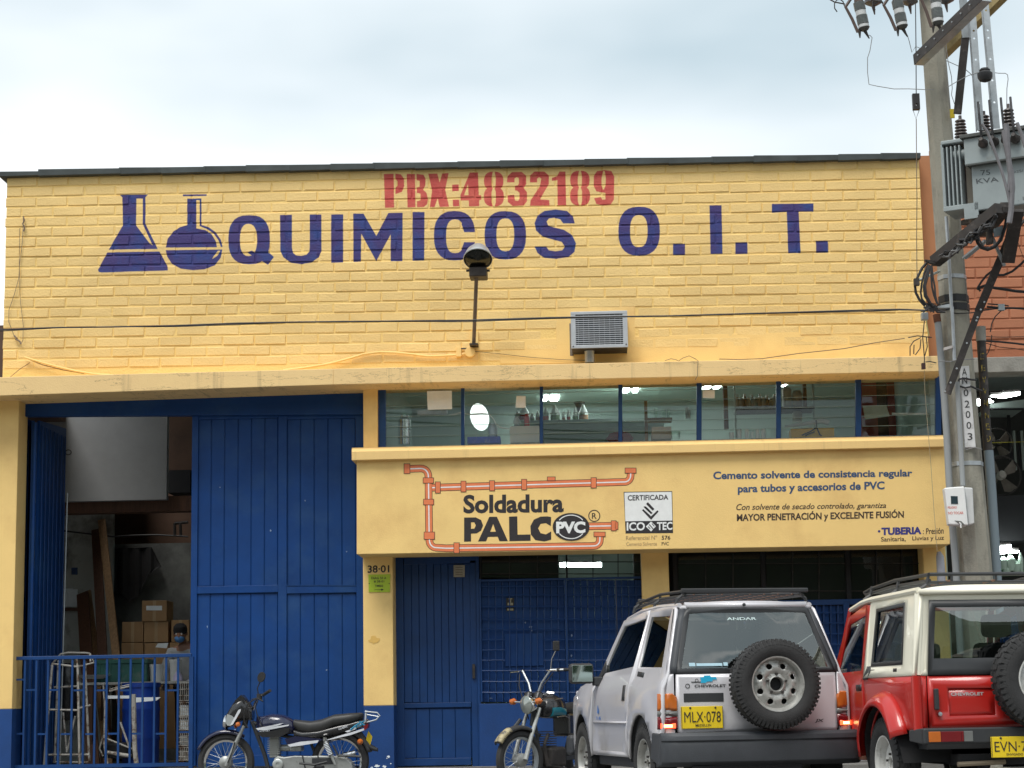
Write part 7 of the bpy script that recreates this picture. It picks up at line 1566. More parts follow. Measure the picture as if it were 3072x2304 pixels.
def roofJ(p): x, y = p; q = abs(x)/.62; return Vector((x, y, 1.665-.035*q**4-.05*max(0,(y-1.2)/.6)**2))
car_quad(roofJ, [(-.63,.03),(.63,.03),(.63,1.2),(.60,1.80),(-.60,1.80),(-.63,1.2)], 'roof', M_cream, rj, grid=.08, th=.035)
for s_ in (-1, 1): MB().tube([(s_*.625,.06,1.625),(s_*.628,1.16,1.615),(s_*.62,1.4,1.605),(s_*.60,1.80,1.56)], .024, 8).build('roof_gutter', M_cream, rj, local=True, smooth=True)
MB().box(-.70,-.115,.50,.70,-.045,.615).build('rear_bumper', M_trim, rj, local=True, bev=.012); 
for s_ in (-1, 1):
    MB().add([Vector((s_*x,y,z)) for x,y,z in ((.66,-.10,.50),(.70,-.06,.50),(.74,.10,.52),(.70,.10,.52),(.66,-.10,.615),(.70,-.06,.615),(.74,.10,.60),(.70,.10,.60))], [(0,3,2,1),(4,5,6,7),(0,1,5,4),(1,2,6,5),(2,3,7,6),(3,0,4,7)]).build('bumper_end', M_trim, rj, local=True, bev=.008)
    for nm, a, b, m in (('indicator_lens',-.665,-.575,M_amber),('tail_lens',-.573,-.42,M_redl),('reflector_lens',-.418,-.40,M_redl),('reversing_lens',-.398,-.33,M_clearl)):
        x0, x1 = (a, b) if s_ == -1 else (-b, -a); MB().box(x0,-.122,.515,x1,-.112,.590).build(nm, m, rj, local=True, bev=.003)
plate(rj, lambda x, z: Vector((x,-.10-.02,z-.0)), -.20, .395, .14, .545, 'EVN·77', 'ENVIGADO')
wheel(rj, (.205,-.15,.955), (0,-1,0), .355, .195, .19, mat('white_steel_rim', (.60,.60,.58), .4, var=.05, dirt=(.2,.18,.15), dscale=8), 6, 'spare_wheel', knob=24, hole_r=.02)
for cy, cz in wJ:
    for s_ in (-1, 1): wheel(rj, (s_*.665, cy, .345), (s_,0,0), .345, .20, .20, MATS['white_steel_rim'], 6, 'wheel', knob=24, hole_r=.018, dish=.05)
MB().box(-.62,.05,.46,.62,3.1,.52).build('floor_pan', M_trim, rj, local=True); MB().box(-.38,.0,.34,.38,3.2,.42).build('chassis', M_dark, rj, local=True); MB().box(-.72,1.16,.36,.72,2.02,.43).build('side_step', mat('muddy_red_sill', (.13,.05,.03), .8, var=.3, nscale=9), rj, local=True)
MB().tube([(-.42,-.02,.35),(-.05,-.0,.36)], .018, 8).build('exhaust_pipe', mat('rusty_exhaust', (.25,.2,.14), .7), rj, local=True)
def wsj(p): x, t_ = p; return Vector((x*(1-.1*t_), 2.04-.27*t_, 1.0+.56*t_))
car_quad(wsj, [(-.62,0),(.62,0),(.62,1),(-.62,1)], 'windscreen', M_cglass, rj, grid=.3, flip=True, th=0)
for s_ in (-1, 1): MB().bar((s_*.66,2.04,1.0), (s_*.60,1.76,1.57), .04, .05).build('windscreen_post', M_red, rj, local=True)
MB().box(-.60,2.05,.92,.60,3.22,.99).build('bonnet', M_red, rj, local=True, bev=.03); MB().box(-.64,3.20,.55,.64,3.27,.95).build('grille_panel', M_red, rj, local=True, bev=.02); MB().box(-.70,3.30,.45,.70,3.42,.56).build('front_bumper', M_trim, rj, local=True, bev=.02)
for s_ in (-1, 1): MB().lathe([(.09,0),(.08,.02),(0,.03)], Matrix.Translation((s_*.42,3.27,.78)) @ Matrix.Rotation(R(-90),4,'X'), 16).build('headlamp', M_clearl, rj, local=True, smooth=True)
MB().box(-.60,1.88,.6,.60,2.02,1.0).build('dashboard', M_inter, rj, local=True, bev=.03)
for x in (-.32, .32): seat(rj, x, 1.20, .60, .42)
c = Vector((-.32,1.72,1.0)); MB().tube([c+Vector((.17*math.cos(a),.07*math.sin(a),.16*math.sin(a))) for a in [i*math.pi/10 for i in range(21)]], .012, 6, False).build('steering_wheel', M_trim, rj, local=True, smooth=True)
MB().box(-.58,.10,.60,.58,.18,1.09).build('rear_board', M_inter, rj, local=True, bev=.01)
for s_ in (-1, 1):
    m = MB().box(s_*.86-.10,1.92,1.0,s_*.86+.10,1.98,1.16).build('wing_mirror', M_trim, rj, local=True, bev=.02); MB().box(s_*.86-.085,1.914,1.015,s_*.86+.085,1.918,1.145).build('mirror_glass', M_mirror, m, local=True, bev=.01)
    MB().cyl((s_*.70,1.96,1.02),(s_*.80,1.95,1.05),.012,n=6).build('mirror_arm', M_trim, rj, local=True)
# roof rack of the red jeep
for s_ in (-1, 1):
    MB().tube([(s_*.52,.10,1.70),(s_*.52,1.0,1.705),(s_*.52,1.62,1.68)], .013, 8).build('rack_rail', M_trim, rj, local=True); MB().tube([(s_*.52,.10,1.745),(s_*.52,.9,1.75),(s_*.52,1.5,1.72),(s_*.52,1.66,1.70)], .014, 8).build('rack_rail', M_trim, rj, local=True)
    for y in (.12,.8,1.45): MB().tube([(s_*.60,y,1.63),(s_*.54,y,1.67),(s_*.52,y,1.74)], .013, 6).build('rack_foot', M_trim, rj, local=True)
MB().tube([(-.52,.10,1.745),(.52,.10,1.745)], .014, 8).build('rack_crossbar', M_trim, rj, local=True); MB().tube([(-.52,1.62,1.70),(.52,1.62,1.70)], .013, 8).build('rack_crossbar', M_trim, rj, local=True)
for k in range(7): MB().tube([(-.52,.2+.2*k,1.695),(.52,.2+.2*k,1.695)], .009, 6).build('rack_slat', M_trim, rj, local=True)
for x in (-.35,0,.35): MB().tube([(x,.10,1.69),(x,.10,1.745)], .009, 6).build('rack_upright', M_trim, rj, local=True); MB().tube([(x,.10,1.70),(x+.06,1.6,1.69)], .008, 6).build('rack_wire', Mru, rj, local=True)

# ---------------- motorcycles (local: +x forward, y left, z up)
M_mblue = mat('dark_blue_tank_paint', (.011,.013,.045), .2, var=.05, coat=.8); M_engine = mat('cast_aluminium', (.34,.35,.34), .42, .5, var=.1, nscale=18, dirt=(.12,.11,.10), dscale=16, dlo=.6, dhi=.8)
M_seatm = mat('black_vinyl', (.025,.025,.025), .5, var=.15); M_stripe = mat('white_decal', (.62,.64,.68), .35); M_ylw = MATS['yellow_number_plate']
def mwheel(par, c, r, steer=None, rimm=M_chrome, name='wheel', w=.075):
    M0 = Matrix.Translation(c) @ (steer or Matrix()) @ Matrix.Rotation(R(90),4,'X')
    ri = r-.075
    t = MB().lathe([(ri,-w*.3),(ri+.03,-w*.5),(r-.015,-w*.42),(r,-w*.15),(r,w*.15),(r-.015,w*.42),(ri+.03,w*.5),(ri,w*.3)], M0, 48, caps=False).build(name, M_tyre, par, local=True, smooth=True)
    MB().lathe([(ri+.002,-w*.30),(ri+.006,-w*.36),(ri-.014,-w*.26),(ri-.014,w*.26),(ri+.006,w*.36),(ri+.002,w*.30)], M0, 48, caps=False).build('rim', rimm, t, local=True, smooth=True)
    MB().lathe([(.02,-.075),(.065,-.05),(.07,.02),(.055,.05),(.02,.07)], M0, 24).build('wheel_hub', M_engine, t, local=True, smooth=True)
    mb = MB()
    for k in range(28):
        a = 2*math.pi*k/28; s_ = 1 if k % 2 else -1; b = a+(.35 if (k//2) % 2 else -.35)
        mb.tube([M0 @ Vector((.06*math.cos(b),.06*math.sin(b),s_*.035)), M0 @ Vector(((ri-.012)*math.cos(a),(ri-.012)*math.sin(a),0))], .0022, 4, False)
    mb.build('spokes', M_steel, t, local=True)
    return t
def loft(secs, n=16):
    """secs: list of (center, halfwidth_y, halfheight_z, power)"""
    mb = MB()
    for c, a, b, p in secs:
        for x, y in ell(0,0,a,b,n,p): mb.v.append(Vector((c[0], c[1]+x, c[2]+y)))
    for i in range(len(secs)-1):
        for k in range(n): mb.f.append((i*n+k, i*n+(k+1)%n, (i+1)*n+(k+1)%n, (i+1)*n+k))
    mb.f.append(tuple(reversed(range(n)))); mb.f.append(tuple((len(secs)-1)*n+k for k in range(n)))
    return mb
def fender(par, c, r, a0, a1, w, m, nm, steer=None, rise=.0):
    mb = MB(); n = 14
    for k in range(n+1):
        a = R(a0+(a1-a0)*k/n)
        for yy, dr in ((-w,-.035),(-w*.8,-.006),(-w*.3,.006),(w*.3,.006),(w*.8,-.006),(w,-.035)):
            v = Vector(((r+dr)*math.cos(a), yy, (r+dr)*math.sin(a))); mb.v.append(Vector(c)+((steer.to_3x3() @ v) if steer else v))
    for k in range(n):
        for j in range(5): mb.f.append((k*6+j, k*6+j+1, (k+1)*6+j+1, (k+1)*6+j))
    return mb.build(nm, m, par, local=True, smooth=50, thick=.004)
# first motorcycle faces left, seen side on
q0 = W(690, 2144, 20.85); q1 = W(1020, 2144, 20.85)
AX = R(180-4)
mo1 = thing('blue_motorcycle', 'dark blue motorcycle with white stripes standing side on before the garage door', 'motorcycle', (W(1020,2144,20.9).x, 20.95, .0), AX)
MW1 = WM[mo1.name]; MI1 = MW1.inverted()
z3m = zoom(560, 1950, 3.253)
def T3(p, y=0.0):
    """local point of the motorcycle's middle plane (shifted y) seen at zoom pixel p"""
    q = z3m(p); d = _f + _r*((q[0]-CX)/FPX) - _u*((q[1]-CY)/FPX); o = Vector((0,0,CAMZ)); n_ = MW1.to_3x3() @ Vector((0,1,0)); p0 = MW1 @ Vector((0,y,0))
    s_ = (p0-o).dot(n_)/d.dot(n_); return MI1 @ (o+d*s_)
fw = T3((385,1150)); rw = T3((1500,1190)); RW = .300
fw.z = RW+.01; rw.z = RW+.01
mwheel(mo1, fw, RW, name='front_wheel'); mwheel(mo1, rw, RW, name='rear_wheel', w=.09)
sgn = 1
hy = .10       # side facing the camera is local +y? resolved below
cy_ = 1 if (MW1.to_3x3() @ Vector((0,1,0))).y < 0 else -1
S3 = lambda p, y=0.0: T3(p, cy_*y)
fender(mo1, fw, RW+.035, 25, 125, .055, M_mblue, 'front_mudguard')
for y in (-.09,.09):
    a = S3((560,740), y); MB().tube([S3((385,1130),y), S3((470,930),y), a], [.022,.022,.016], 10).build('fork_leg', M_engine, mo1, local=True, smooth=True)
hs = loft([(S3((378,710)),.03,.035,2),(S3((400,690)),.085,.075,2.5),(S3((470,620)),.12,.12,2.6),(S3((560,560)),.11,.13,2.6),(S3((650,620)),.07,.07,2)], 20); hs.build('headlamp_cowl', mat('black_gloss_plastic', (.02,.02,.022), .25, coat=.4), mo1, local=True, smooth=50)
MB().lathe([(.0,.03),(.07,.015),(.085,-.02)], Matrix.Translation(S3((385,700))) @ Matrix.Rotation(R(80),4,'Y'), 20, caps=False).build('headlamp', M_chrome, mo1, local=True, smooth=True)
MB().sheet([(378,700),(395,625),(440,640),(470,665),(432,742),(395,735)], [], lambda p: S3(p,.128)).build('cowl_side_decal', mat('pale_headlamp_lens', (.32,.34,.34), .2), mo1, local=True, thick=.004)
MB().sheet([(425,735),(505,585),(530,575),(525,600),(450,728)], [], lambda p: S3(p,.133)).build('cowl_stripe', M_stripe, mo1, local=True, thick=.003)
MB().sheet([(480,500),(545,438),(585,470),(580,520),(530,520)], [], lambda p: S3(p,.03)).build('small_screen', mat('black_gloss_plastic', (.02,.02,.022), .25), mo1, local=True, thick=.07)
MB().lathe([(.0,.02),(.022,.012),(.026,-.012),(.012,-.04)], Matrix.Translation(S3((500,725),.15)) @ Matrix.Rotation(R(-90)*1,4,'X'), 12).build('indicator', M_amber, mo1, local=True, smooth=True)
MB().lathe([(.0,.02),(.022,.012),(.026,-.012),(.012,-.04)], Matrix.Translation(S3((480,725),-.15)), 12).build('indicator', M_amber, mo1, local=True, smooth=True)
# handlebar, grips, mirror
MB().tube([S3((650,580),.0), S3((665,520),.12), S3((700,455),.24), S3((760,430),.32), S3((810,398),.38)], .011, 8).build('handlebar', M_chrome, mo1, local=True, smooth=True)
MB().tube([S3((650,580),.0), S3((665,520),-.12), S3((700,455),-.24), S3((760,430),-.32)], .011, 8).build('handlebar', M_chrome, mo1, local=True, smooth=True)
MB().tube([S3((745,440),.30), S3((815,395),.38)], .017, 8).build('grip', M_black, mo1, local=True); MB().tube([S3((690,470),.30), S3((745,500),.33)], .008, 6).build('lever', M_black, mo1, local=True)
MB().lathe([(.03,-.03),(.03,.03)], Matrix.Translation(S3((710,455),.26)), 10).build('switch_box', M_black, mo1, local=True)
MB().tube([S3((700,440),.27), S3((690,370),.28), S3((715,315),.29)], .006, 6).build('mirror_stem', M_black, mo1, local=True)
m = MB().sheet(tiltell(733,265,36,52,18,20), [], lambda p: S3(p,.29)).build('mirror', M_black, mo1, local=True, thick=.03, bev=.006); MB().sheet(tiltell(740,262,28,42,18,20), [], lambda p: S3(p,.293)).build('mirror_glass', mat('dull_mirror', (.12,.15,.2), .15, .6), m, local=True, thick=.002)
# tank
tk = loft([(S3((690,700)),.05,.06,2.2),(S3((740,735)),.11,.095,2.4),(S3((840,730)),.135,.115,2.5),(S3((950,730)),.13,.105,2.5),(S3((1030,745)),.10,.08,2.3),(S3((1075,770)),.05,.05,2)], 24); tk.build('fuel_tank', M_mblue, mo1, local=True, smooth=60)
MB().lathe([(.034,0),(.034,.012),(.026,.016),(0,.016)], Matrix.Translation(S3((805,640))+Vector((0,cy_*.01,-.012))), 18).build('fuel_cap', M_chrome, mo1, local=True, smooth=True)
for q in ([(675,765),(830,735),(905,718),(950,712),(900,735),(780,768),(700,785)],[(690,782),(870,745),(1000,728),(995,740),(850,770),(760,785)]):
    MB().sheet(q, [], lambda p: S3(p,.140)).build('tank_stripe', M_stripe, mo1, local=True, thick=.003)
mb = MB(); put_text(mb, 'BAJAJ', lambda u, v: S3((712+95*u, 812-18*v-14*u),.141), .02); mb.sheet(ell(715,802,9,9,12), [], lambda p: S3(p,.141)); mb.build('tank_lettering', M_stripe, mo1, local=True) 
MB().sheet([(690,800),(830,790),(960,760),(1010,760),(1000,800),(930,840),(830,855),(740,850),(700,825)], [], lambda p: S3(p,.126)).build('tank_lower_panel', mat('black_gloss_plastic', (.02,.02,.022), .25), mo1, local=True, thick=.02)
# seat
st = loft([(S3((1055,720)),.07,.045,3),(S3((1110,745)),.10,.065,3),(S3((1220,760)),.12,.07,3),(S3((1330,745)),.13,.075,3),(S3((1450,690)),.135,.065,3),(S3((1600,668)),.13,.055,3),(S3((1690,650)),.10,.04,3),(S3((1720,645)),.06,.03,2.5)], 20); st.build('seat', M_seatm, mo1, local=True, smooth=60)
tl = loft([(S3((1060,815)),.08,.05,2.5),(S3((1150,835)),.115,.05,2.5),(S3((1300,820)),.125,.05,2.5),(S3((1500,770)),.125,.055,2.5),(S3((1680,725)),.10,.05,2.5),(S3((1775,705)),.06,.03,2.5)], 18); tl.build('tail_panel', mat('black_gloss_plastic', (.02,.02,.022), .25), mo1, local=True, smooth=60)
for q in ([(985,925),(1110,895),(1290,880),(1275,905),(1130,930),(1010,945)],[(1340,885),(1480,840),(1650,790),(1740,760),(1745,778),(1600,830),(1400,875)],[(1545,795),(1640,760),(1660,768),(1570,805)]):
    MB().sheet(q, [], lambda p: S3(p,.138)).build('side_stripe', M_stripe, mo1, local=True, thick=.003)
mb = MB(); put_text(mb, 'CLASSIC', lambda u, v: S3((1482+88*u, 782-20*v-30*u),.137), .02); mb.build('tail_lettering', M_stripe, mo1, local=True)
MB().sheet([(1060,840),(1330,870),(1290,900),(1100,905),(990,930),(960,870)], [], lambda p: S3(p,.12)).build('side_cover', M_mblue, mo1, local=True, thick=.02)
for y in (.11,-.11):
    MB().tube([S3((1600,775),y), S3((1700,740),y), S3((1745,700),y), S3((1750,590),y*.8)], .011, 8).build('grab_rail', M_steel, mo1, local=True, smooth=True)
    MB().tube([S3((1740,600),y*.9), S3((1860,612),y*.9), S3((1885,640),y*.9), S3((1850,680),y*.9), S3((1640,740),y*.9)], .008, 8).build('grab_rail', M_steel, mo1, local=True, smooth=True)
for yy in (-.05, 0, .05): MB().tube([S3((1755,630),yy), S3((1870,650),yy)], .006, 6).build('rack_bar', M_steel, mo1, local=True)
t = MB().tube([S3(p,.14) for p in ((1600,780),(1640,745),(1680,720),(1740,690),(1700,735),(1650,760),(1690,700),(1740,740))], .010, 6).build('blue_strap', mat('cyan_cloth', (.02,.22,.38), .8), mo1, local=True)
# frame, engine
MB().tube([S3((640,700)), S3((700,860)), S3((760,1020)), S3((800,1170))], .022, 8).build('down_tube', M_trim, mo1, local=True, smooth=True)
MB().tube([S3((640,700)), S3((900,830)), S3((1200,880)), S3((1600,800))], .018, 8).build('frame_tube', M_trim, mo1, local=True); MB().tube([S3((1200,880)), S3((1250,1000)), S3((1320,1160))], .016, 8).build('frame_tube', M_trim, mo1, local=True)
MB().tube([S3((600,580)), S3((560,760))], .03, 8).build('steering_head', M_trim, mo1, local=True)
c = S3((865,925)); 
for k in range(9): MB().box(c.x-.065, -.075, c.z-.09+.021*k, c.x+.065, .075, c.z-.082+.021*k).build('cooling_fin', M_engine, mo1, local=True)
MB().box(c.x-.05,-.06,c.z-.13,c.x+.05,.06,c.z+.09).build('cylinder', M_engine, mo1, local=True, bev=.01)
c = S3((985,955)); MB().lathe([(.035,-.07),(.035,.07)], Matrix.Translation(c) @ Matrix.Rotation(R(90),4,'Y'), 14).build('carburettor', M_engine, mo1, local=True, smooth=True); c = S3((1080,960)); MB().box(c.x-.06,-.07,c.z-.03,c.x+.06,.09,c.z+.03).build('air_box', M_engine, mo1, local=True, bev=.015)
crank = [(850,1060),(890,1035),(950,1045),(1050,1030),(1200,1035),(1300,1030),(1470,1035),(1560,1060),(1610,1100),(1620,1150),(1600,1210),(1450,1220),(1200,1215),(900,1200),(840,1130)]
MB().prism(crank, lambda p: S3(p,.085), (0,-cy_*.17,0)).build('engine_cover', M_engine, mo1, local=True, bev=.012)
c = S3((890,1115),.10); Mk = Matrix.Translation(c) @ Matrix.Rotation(R(90)*(-cy_),4,'X')
MB().lathe([(.055,-.02),(.055,.01),(.045,.016),(.02,.016),(.018,.008),(0,.008)], Mk, 24).build('round_cover', mat('bright_aluminium', (.5,.52,.5), .35, .6), mo1, local=True, smooth=40)
for x in (1130, 1280): MB().bar(S3((x,1030),.088), S3((x+35,1190),.088), .014, .012).build('cover_seam', M_trim, mo1, local=True)
MB().tube([S3((1100,1105),.14), S3((1250,1120),.15), S3((1370,1090),.15)], .012, 8).build('gear_pedal', M_trim, mo1, local=True); MB().tube([S3((1260,1140),.12), S3((1330,1145),.24)], .02, 10).build('footrest', M_black, mo1, local=True)
MB().lathe([(.022,0),(.022,.04)], Matrix.Translation(S3((1350,890),.13)), 12).build('shock_mount', M_chrome, mo1, local=True)
a, b = S3((1350,890),.13), S3((1450,1120),.13); MB().tube([a, b], [.018,.014], 10).build('shock_absorber', M_engine, mo1, local=True)
d = (b-a); 
hp = [a+d*(.05+.55*k/72)+ (d.normalized().cross(Vector((0,1,0))).normalized()*math.cos(k*2*math.pi/8)+Vector((0,1,0))*math.sin(k*2*math.pi/8))*.028 for k in range(73)]
MB().tube(hp, .0055, 5).build('shock_spring', M_chrome, mo1, local=True, smooth=True)
MB().tube([S3((1430,930),.11), S3((1480,1030),.11), S3((1700,1040),.11)], .012, 8).build('swing_arm', M_trim, mo1, local=True); MB().tube([S3((1520,1030),-.1), S3((1650,1000),-.1)], .03, 12).build('silencer', M_chrome, mo1, local=True)
MB().bar(S3((1320,1180),.06), rw+Vector((0,cy_*.06,0)), .03, .04).build('swing_arm', M_engine, mo1, local=True)
MB().tube([S3((1240,1150),.12), Vector((S3((1260,1200)).x, cy_*.22, .01))], .010, 8).build('side_stand', M_trim, mo1, local=True)
fender(mo1, rw, RW+.04, 70, 165, .06, M_trim, 'rear_mudguard')
fl = loft([(S3((1690,830)),.05,.06,2.5),(S3((1740,890)),.05,.05,2.5),(S3((1800,950)),.045,.03,2.5),(S3((1865,975)),.03,.018,2.5)], 14); fl.build('mudguard_tail', M_trim, mo1, local=True, smooth=50)
MB().sheet([(1745,735),(1790,718),(1780,760),(1750,785)], [], lambda p: S3(p,.05)).build('tail_lamp', M_redl, mo1, local=True, thick=.10)
MB().lathe([(.0,.02),(.026,.012),(.03,-.012),(.012,-.04)], Matrix.Translation(S3((1695,895),.12)) @ Matrix.Rotation(R(-90)*cy_*-1,4,'X'), 12).build('indicator', M_amber, mo1, local=True, smooth=True)
m = MB().sheet([(1775,790),(1812,845),(1805,880),(1785,948),(1750,890),(1755,850)], [], lambda p: S3(p,.03)).build('number_plate', M_ylw, mo1, local=True, thick=.004)
MB().sheet([(1772,840),(1790,838),(1788,868),(1776,872)], [(1776,845,),(1784,844),(1782,862),(1778,864)] and [], lambda p: S3(p,.033)).build('plate_mark', M_pk, m, local=True)

for q in ([(690,470),(600,520),(560,600),(560,700),(600,760)],[(720,460),(640,480),(600,560),(620,680),(650,740)],[(700,480),(670,560),(690,640),(760,800)],[(470,900),(440,1000),(400,1100)]):
    MB().tube([S3(p,.12) for p in q], .006, 6).build('control_cable', M_black, mo1, local=True, smooth=True)
MB().box(rw.x+.05, cy_*.085-.006, rw.z-.03, S3((1240,1150)).x, cy_*.085+.006, rw.z+.035).build('chain_guard', M_trim, mo1, local=True, bev=.004)
# second motorcycle, turned towards the camera, half hidden by the silver jeep
z5m = zoom(1500, 1900, 4.1056)
pc = W(*z5m((240,1440)), 20.25)
AX2 = R(180+62)
mo2 = thing('black_motorcycle', 'black and teal motorcycle with a dented mudguard half hidden by the silver jeep', 'motorcycle', (pc.x, pc.y, 0.0), AX2)
# origin: front axle on the ground below; local +x points forward
fw2 = Vector((0,0,.305)); st_ = Matrix.Rotation(R(-20),4,'Z')
mwheel(mo2, fw2, .295, steer=st_, rimm=M_steel, name='front_wheel')
M_blk = mat('black_gloss_plastic', (.02,.02,.022), .25); M_teal = mat('teal_tank_paint', (.01,.14,.19), .25, coat=.6)
fender(mo2, fw2, .335, 30, 128, .055, M_tyre, 'front_mudguard', steer=st_)
fender(mo2, fw2, .345, 32, 66, .056, mat('scuffed_mudguard', (.34,.29,.17), .6, var=.4, nscale=25, dirt=(.1,.09,.08), dscale=18, dlo=.5, dhi=.6), 'scuffed_mudguard_tip', steer=st_)
hd = Vector((-.34,0,.86))
for y in (-.09,.09):
    o3 = st_.to_3x3() @ Vector((0,y,0)); MB().tube([fw2+o3, fw2+Vector((-.13,0,.24))+o3, hd+Vector((.03,0,-.05))+o3], [.024,.022,.016], 10).build('fork_leg', M_engine, mo2, local=True, smooth=True)
Mh2 = Matrix.Translation(Vector((-.16,0,.845))) @ st_ @ Matrix.Rotation(R(96),4,'Y')
MB().lathe([(.03,-.12),(.075,-.08),(.092,-.02),(.094,.0)], Mh2, 28, caps=False).build('headlamp_shell', M_chrome, mo2, local=True, smooth=True); MB().lathe([(.094,.0),(.088,.012),(.05,.03),(0,.036)], Mh2, 28, caps=False).build('headlamp_lens', mat('bright_lens', (.33,.36,.34), .12, .5), mo2, local=True, smooth=True)
for y in (-.20,.20):
    o3 = st_.to_3x3() @ Vector((.02,y,0)); c = Vector((-.16,0,.88))+o3; MB().lathe([(0,.035),(.028,.02),(.034,-.02),(.015,-.05)], Matrix.Translation(c) @ st_ @ Matrix.Rotation(R(95),4,'Y'), 14).build('indicator', M_amber, mo2, local=True, smooth=True); MB().tube([Vector((-.2,0,.87)), c], .007, 6).build('indicator_stalk', M_chrome, mo2, local=True)
for y in (-1, 1):
    s2 = lambda v: hd+(st_.to_3x3() @ Vector(v))
    MB().tube([s2((.02,y*.03,.05)), s2((.0,y*.10,.20)), s2((-.02,y*.22,.33)), s2((-.10,y*.33,.33))], .011, 8).build('handlebar', M_steel, mo2, local=True, smooth=True); MB().tube([s2((-.06,y*.27,.33)), s2((-.16,y*.38,.33))], .017, 8).build('grip', M_black, mo2, local=True); MB().tube([s2((.03,y*.22,.325)), s2((.02,y*.36,.32))], .006, 6).build('lever', M_chrome, mo2, local=True)
    if y == (1 if True else 0): MB().tube([s2((-.04,y*.20,.33)), s2((-.04,y*.22,.44)), s2((-.05,y*.27,.52))], .006, 6).build('mirror_stem', M_chrome, mo2, local=True); m = MB().box(-.01,-.035,-.05,.01,.035,.05,Matrix.Translation(s2((-.05,y*.28,.57))) @ Matrix.Rotation(R(40),4,'Z')).build('mirror', M_black, mo2, local=True, bev=.012)
MB().lathe([(.05,-.03),(.055,.03),(.04,.05)], Matrix.Translation(hd+Vector((.03,.05,.06))) @ Matrix.Rotation(R(-30),4,'Y'), 18).build('instrument_dial', M_blk, mo2, local=True, smooth=True); MB().lathe([(.05,-.03),(.055,.03),(.04,.05)], Matrix.Translation(hd+Vector((.03,-.06,.06))) @ Matrix.Rotation(R(-30),4,'Y'), 18).build('instrument_dial', M_blk, mo2, local=True, smooth=True)
MB().box(hd.x-.05,-.10,hd.z-.02,hd.x+.06,.10,hd.z+.02).build('fork_yoke', M_trim, mo2, local=True, bev=.01); MB().tube([hd+Vector((0,0,.0)), hd+Vector((.06,0,-.22))], .035, 10).build('steering_head', M_trim, mo2, local=True)
tk = loft([(Vector((-.42,0,.78)),.05,.06,2.3),(Vector((-.48,0,.81)),.11,.10,2.5),(Vector((-.60,0,.83)),.14,.125,2.6),(Vector((-.74,0,.81)),.13,.11,2.5),(Vector((-.82,0,.78)),.07,.06,2.3)], 22); tk.build('fuel_tank', M_blk, mo2, local=True, smooth=60)
tk = loft([(Vector((-.49,0,.775)),.125,.055,3.5),(Vector((-.60,0,.78)),.150,.06,3.5),(Vector((-.74,0,.77)),.138,.055,3.5)], 22); tk.build('teal_tank_band', M_teal, mo2, local=True, smooth=60)
MB().tube([Vector((-.62,-.06,.955)), Vector((-.60,0,.965)), Vector((-.62,.06,.955))], .02, 8).build('fuel_cap', M_chrome, mo2, local=True, smooth=True)
for dx, dz in ((-.52,.90),(-.56,.72)): MB().tube([Vector((dx,.13,dz)), Vector((dx-.12,.15,dz+.01)), Vector((dx-.24,.13,dz-.01))], .005, 6).build('chrome_strip', M_chrome, mo2, local=True)
loft([(Vector((-.80,0,.80)),.09,.05,3),(Vector((-1.0,0,.80)),.12,.06,3),(Vector((-1.3,0,.83)),.11,.05,3),(Vector((-1.38,0,.84)),.06,.03,3)], 18).build('seat', M_seatm, mo2, local=True, smooth=60)
MB().tube([hd+Vector((.03,0,-.16)), Vector((-.36,0,.50)), Vector((-.44,0,.22)), Vector((-.85,0,.18))], .02, 8).build('down_tube', M_trim, mo2, local=True, smooth=True)
for y in (-.05,.05): MB().tube([Vector((-.50,y,.55)), Vector((-.40,y*1.2,.45)), Vector((-.42,y*1.6,.24)), Vector((-.8,y*2.4,.18)), Vector((-1.3,y*2.6,.24))], .018, 8).build('exhaust_pipe', M_dsteel, mo2, local=True, smooth=True)
for k in range(8): MB().box(-.62,-.08,.40+.024*k,-.48,.08,.409+.024*k).build('cooling_fin', M_dsteel, mo2, local=True)
MB().box(-.78,-.11,.22,-.46,.11,.42).build('engine_case', M_dsteel, mo2, local=True, bev=.03); MB().box(-1.2,-.10,.52,-.85,.10,.76).build('side_cover', M_blk, mo2, local=True, bev=.03)
mwheel(mo2, Vector((-1.26,0,.305)), .295, name='rear_wheel', w=.09); fender(mo2, Vector((-1.26,0,.305)), .34, 40, 170, .06, M_blk, 'rear_mudguard')
MB().bar(Vector((-.78,.09,.30)), Vector((-1.26,.09,.305)), .025, .04).build('swing_arm', M_trim, mo2, local=True); MB().tube([Vector((-1.2,.11,.35)), Vector((-1.12,.11,.74))], .02, 8).build('shock_absorber', M_chrome, mo2, local=True)
MB().tube([Vector((-.7,.10,.22)), Vector((-.66,.26,.01))], .010, 8).build('side_stand', M_trim, mo2, local=True)
MB().tube([Vector((-.20,-.10,.70)), Vector((-.12,-.13,.62))], .02, 8).build('horn', M_blk, mo2, local=True)

for y in (-.06, .07): MB().tube([hd+Vector((.0,y*3,.30)), hd+Vector((.10,y*2.2,.18)), hd+Vector((.13,y,.0)), hd+Vector((.06,y*.8,-.16))], .006, 6).build('control_cable', M_black, mo2, local=True, smooth=True)

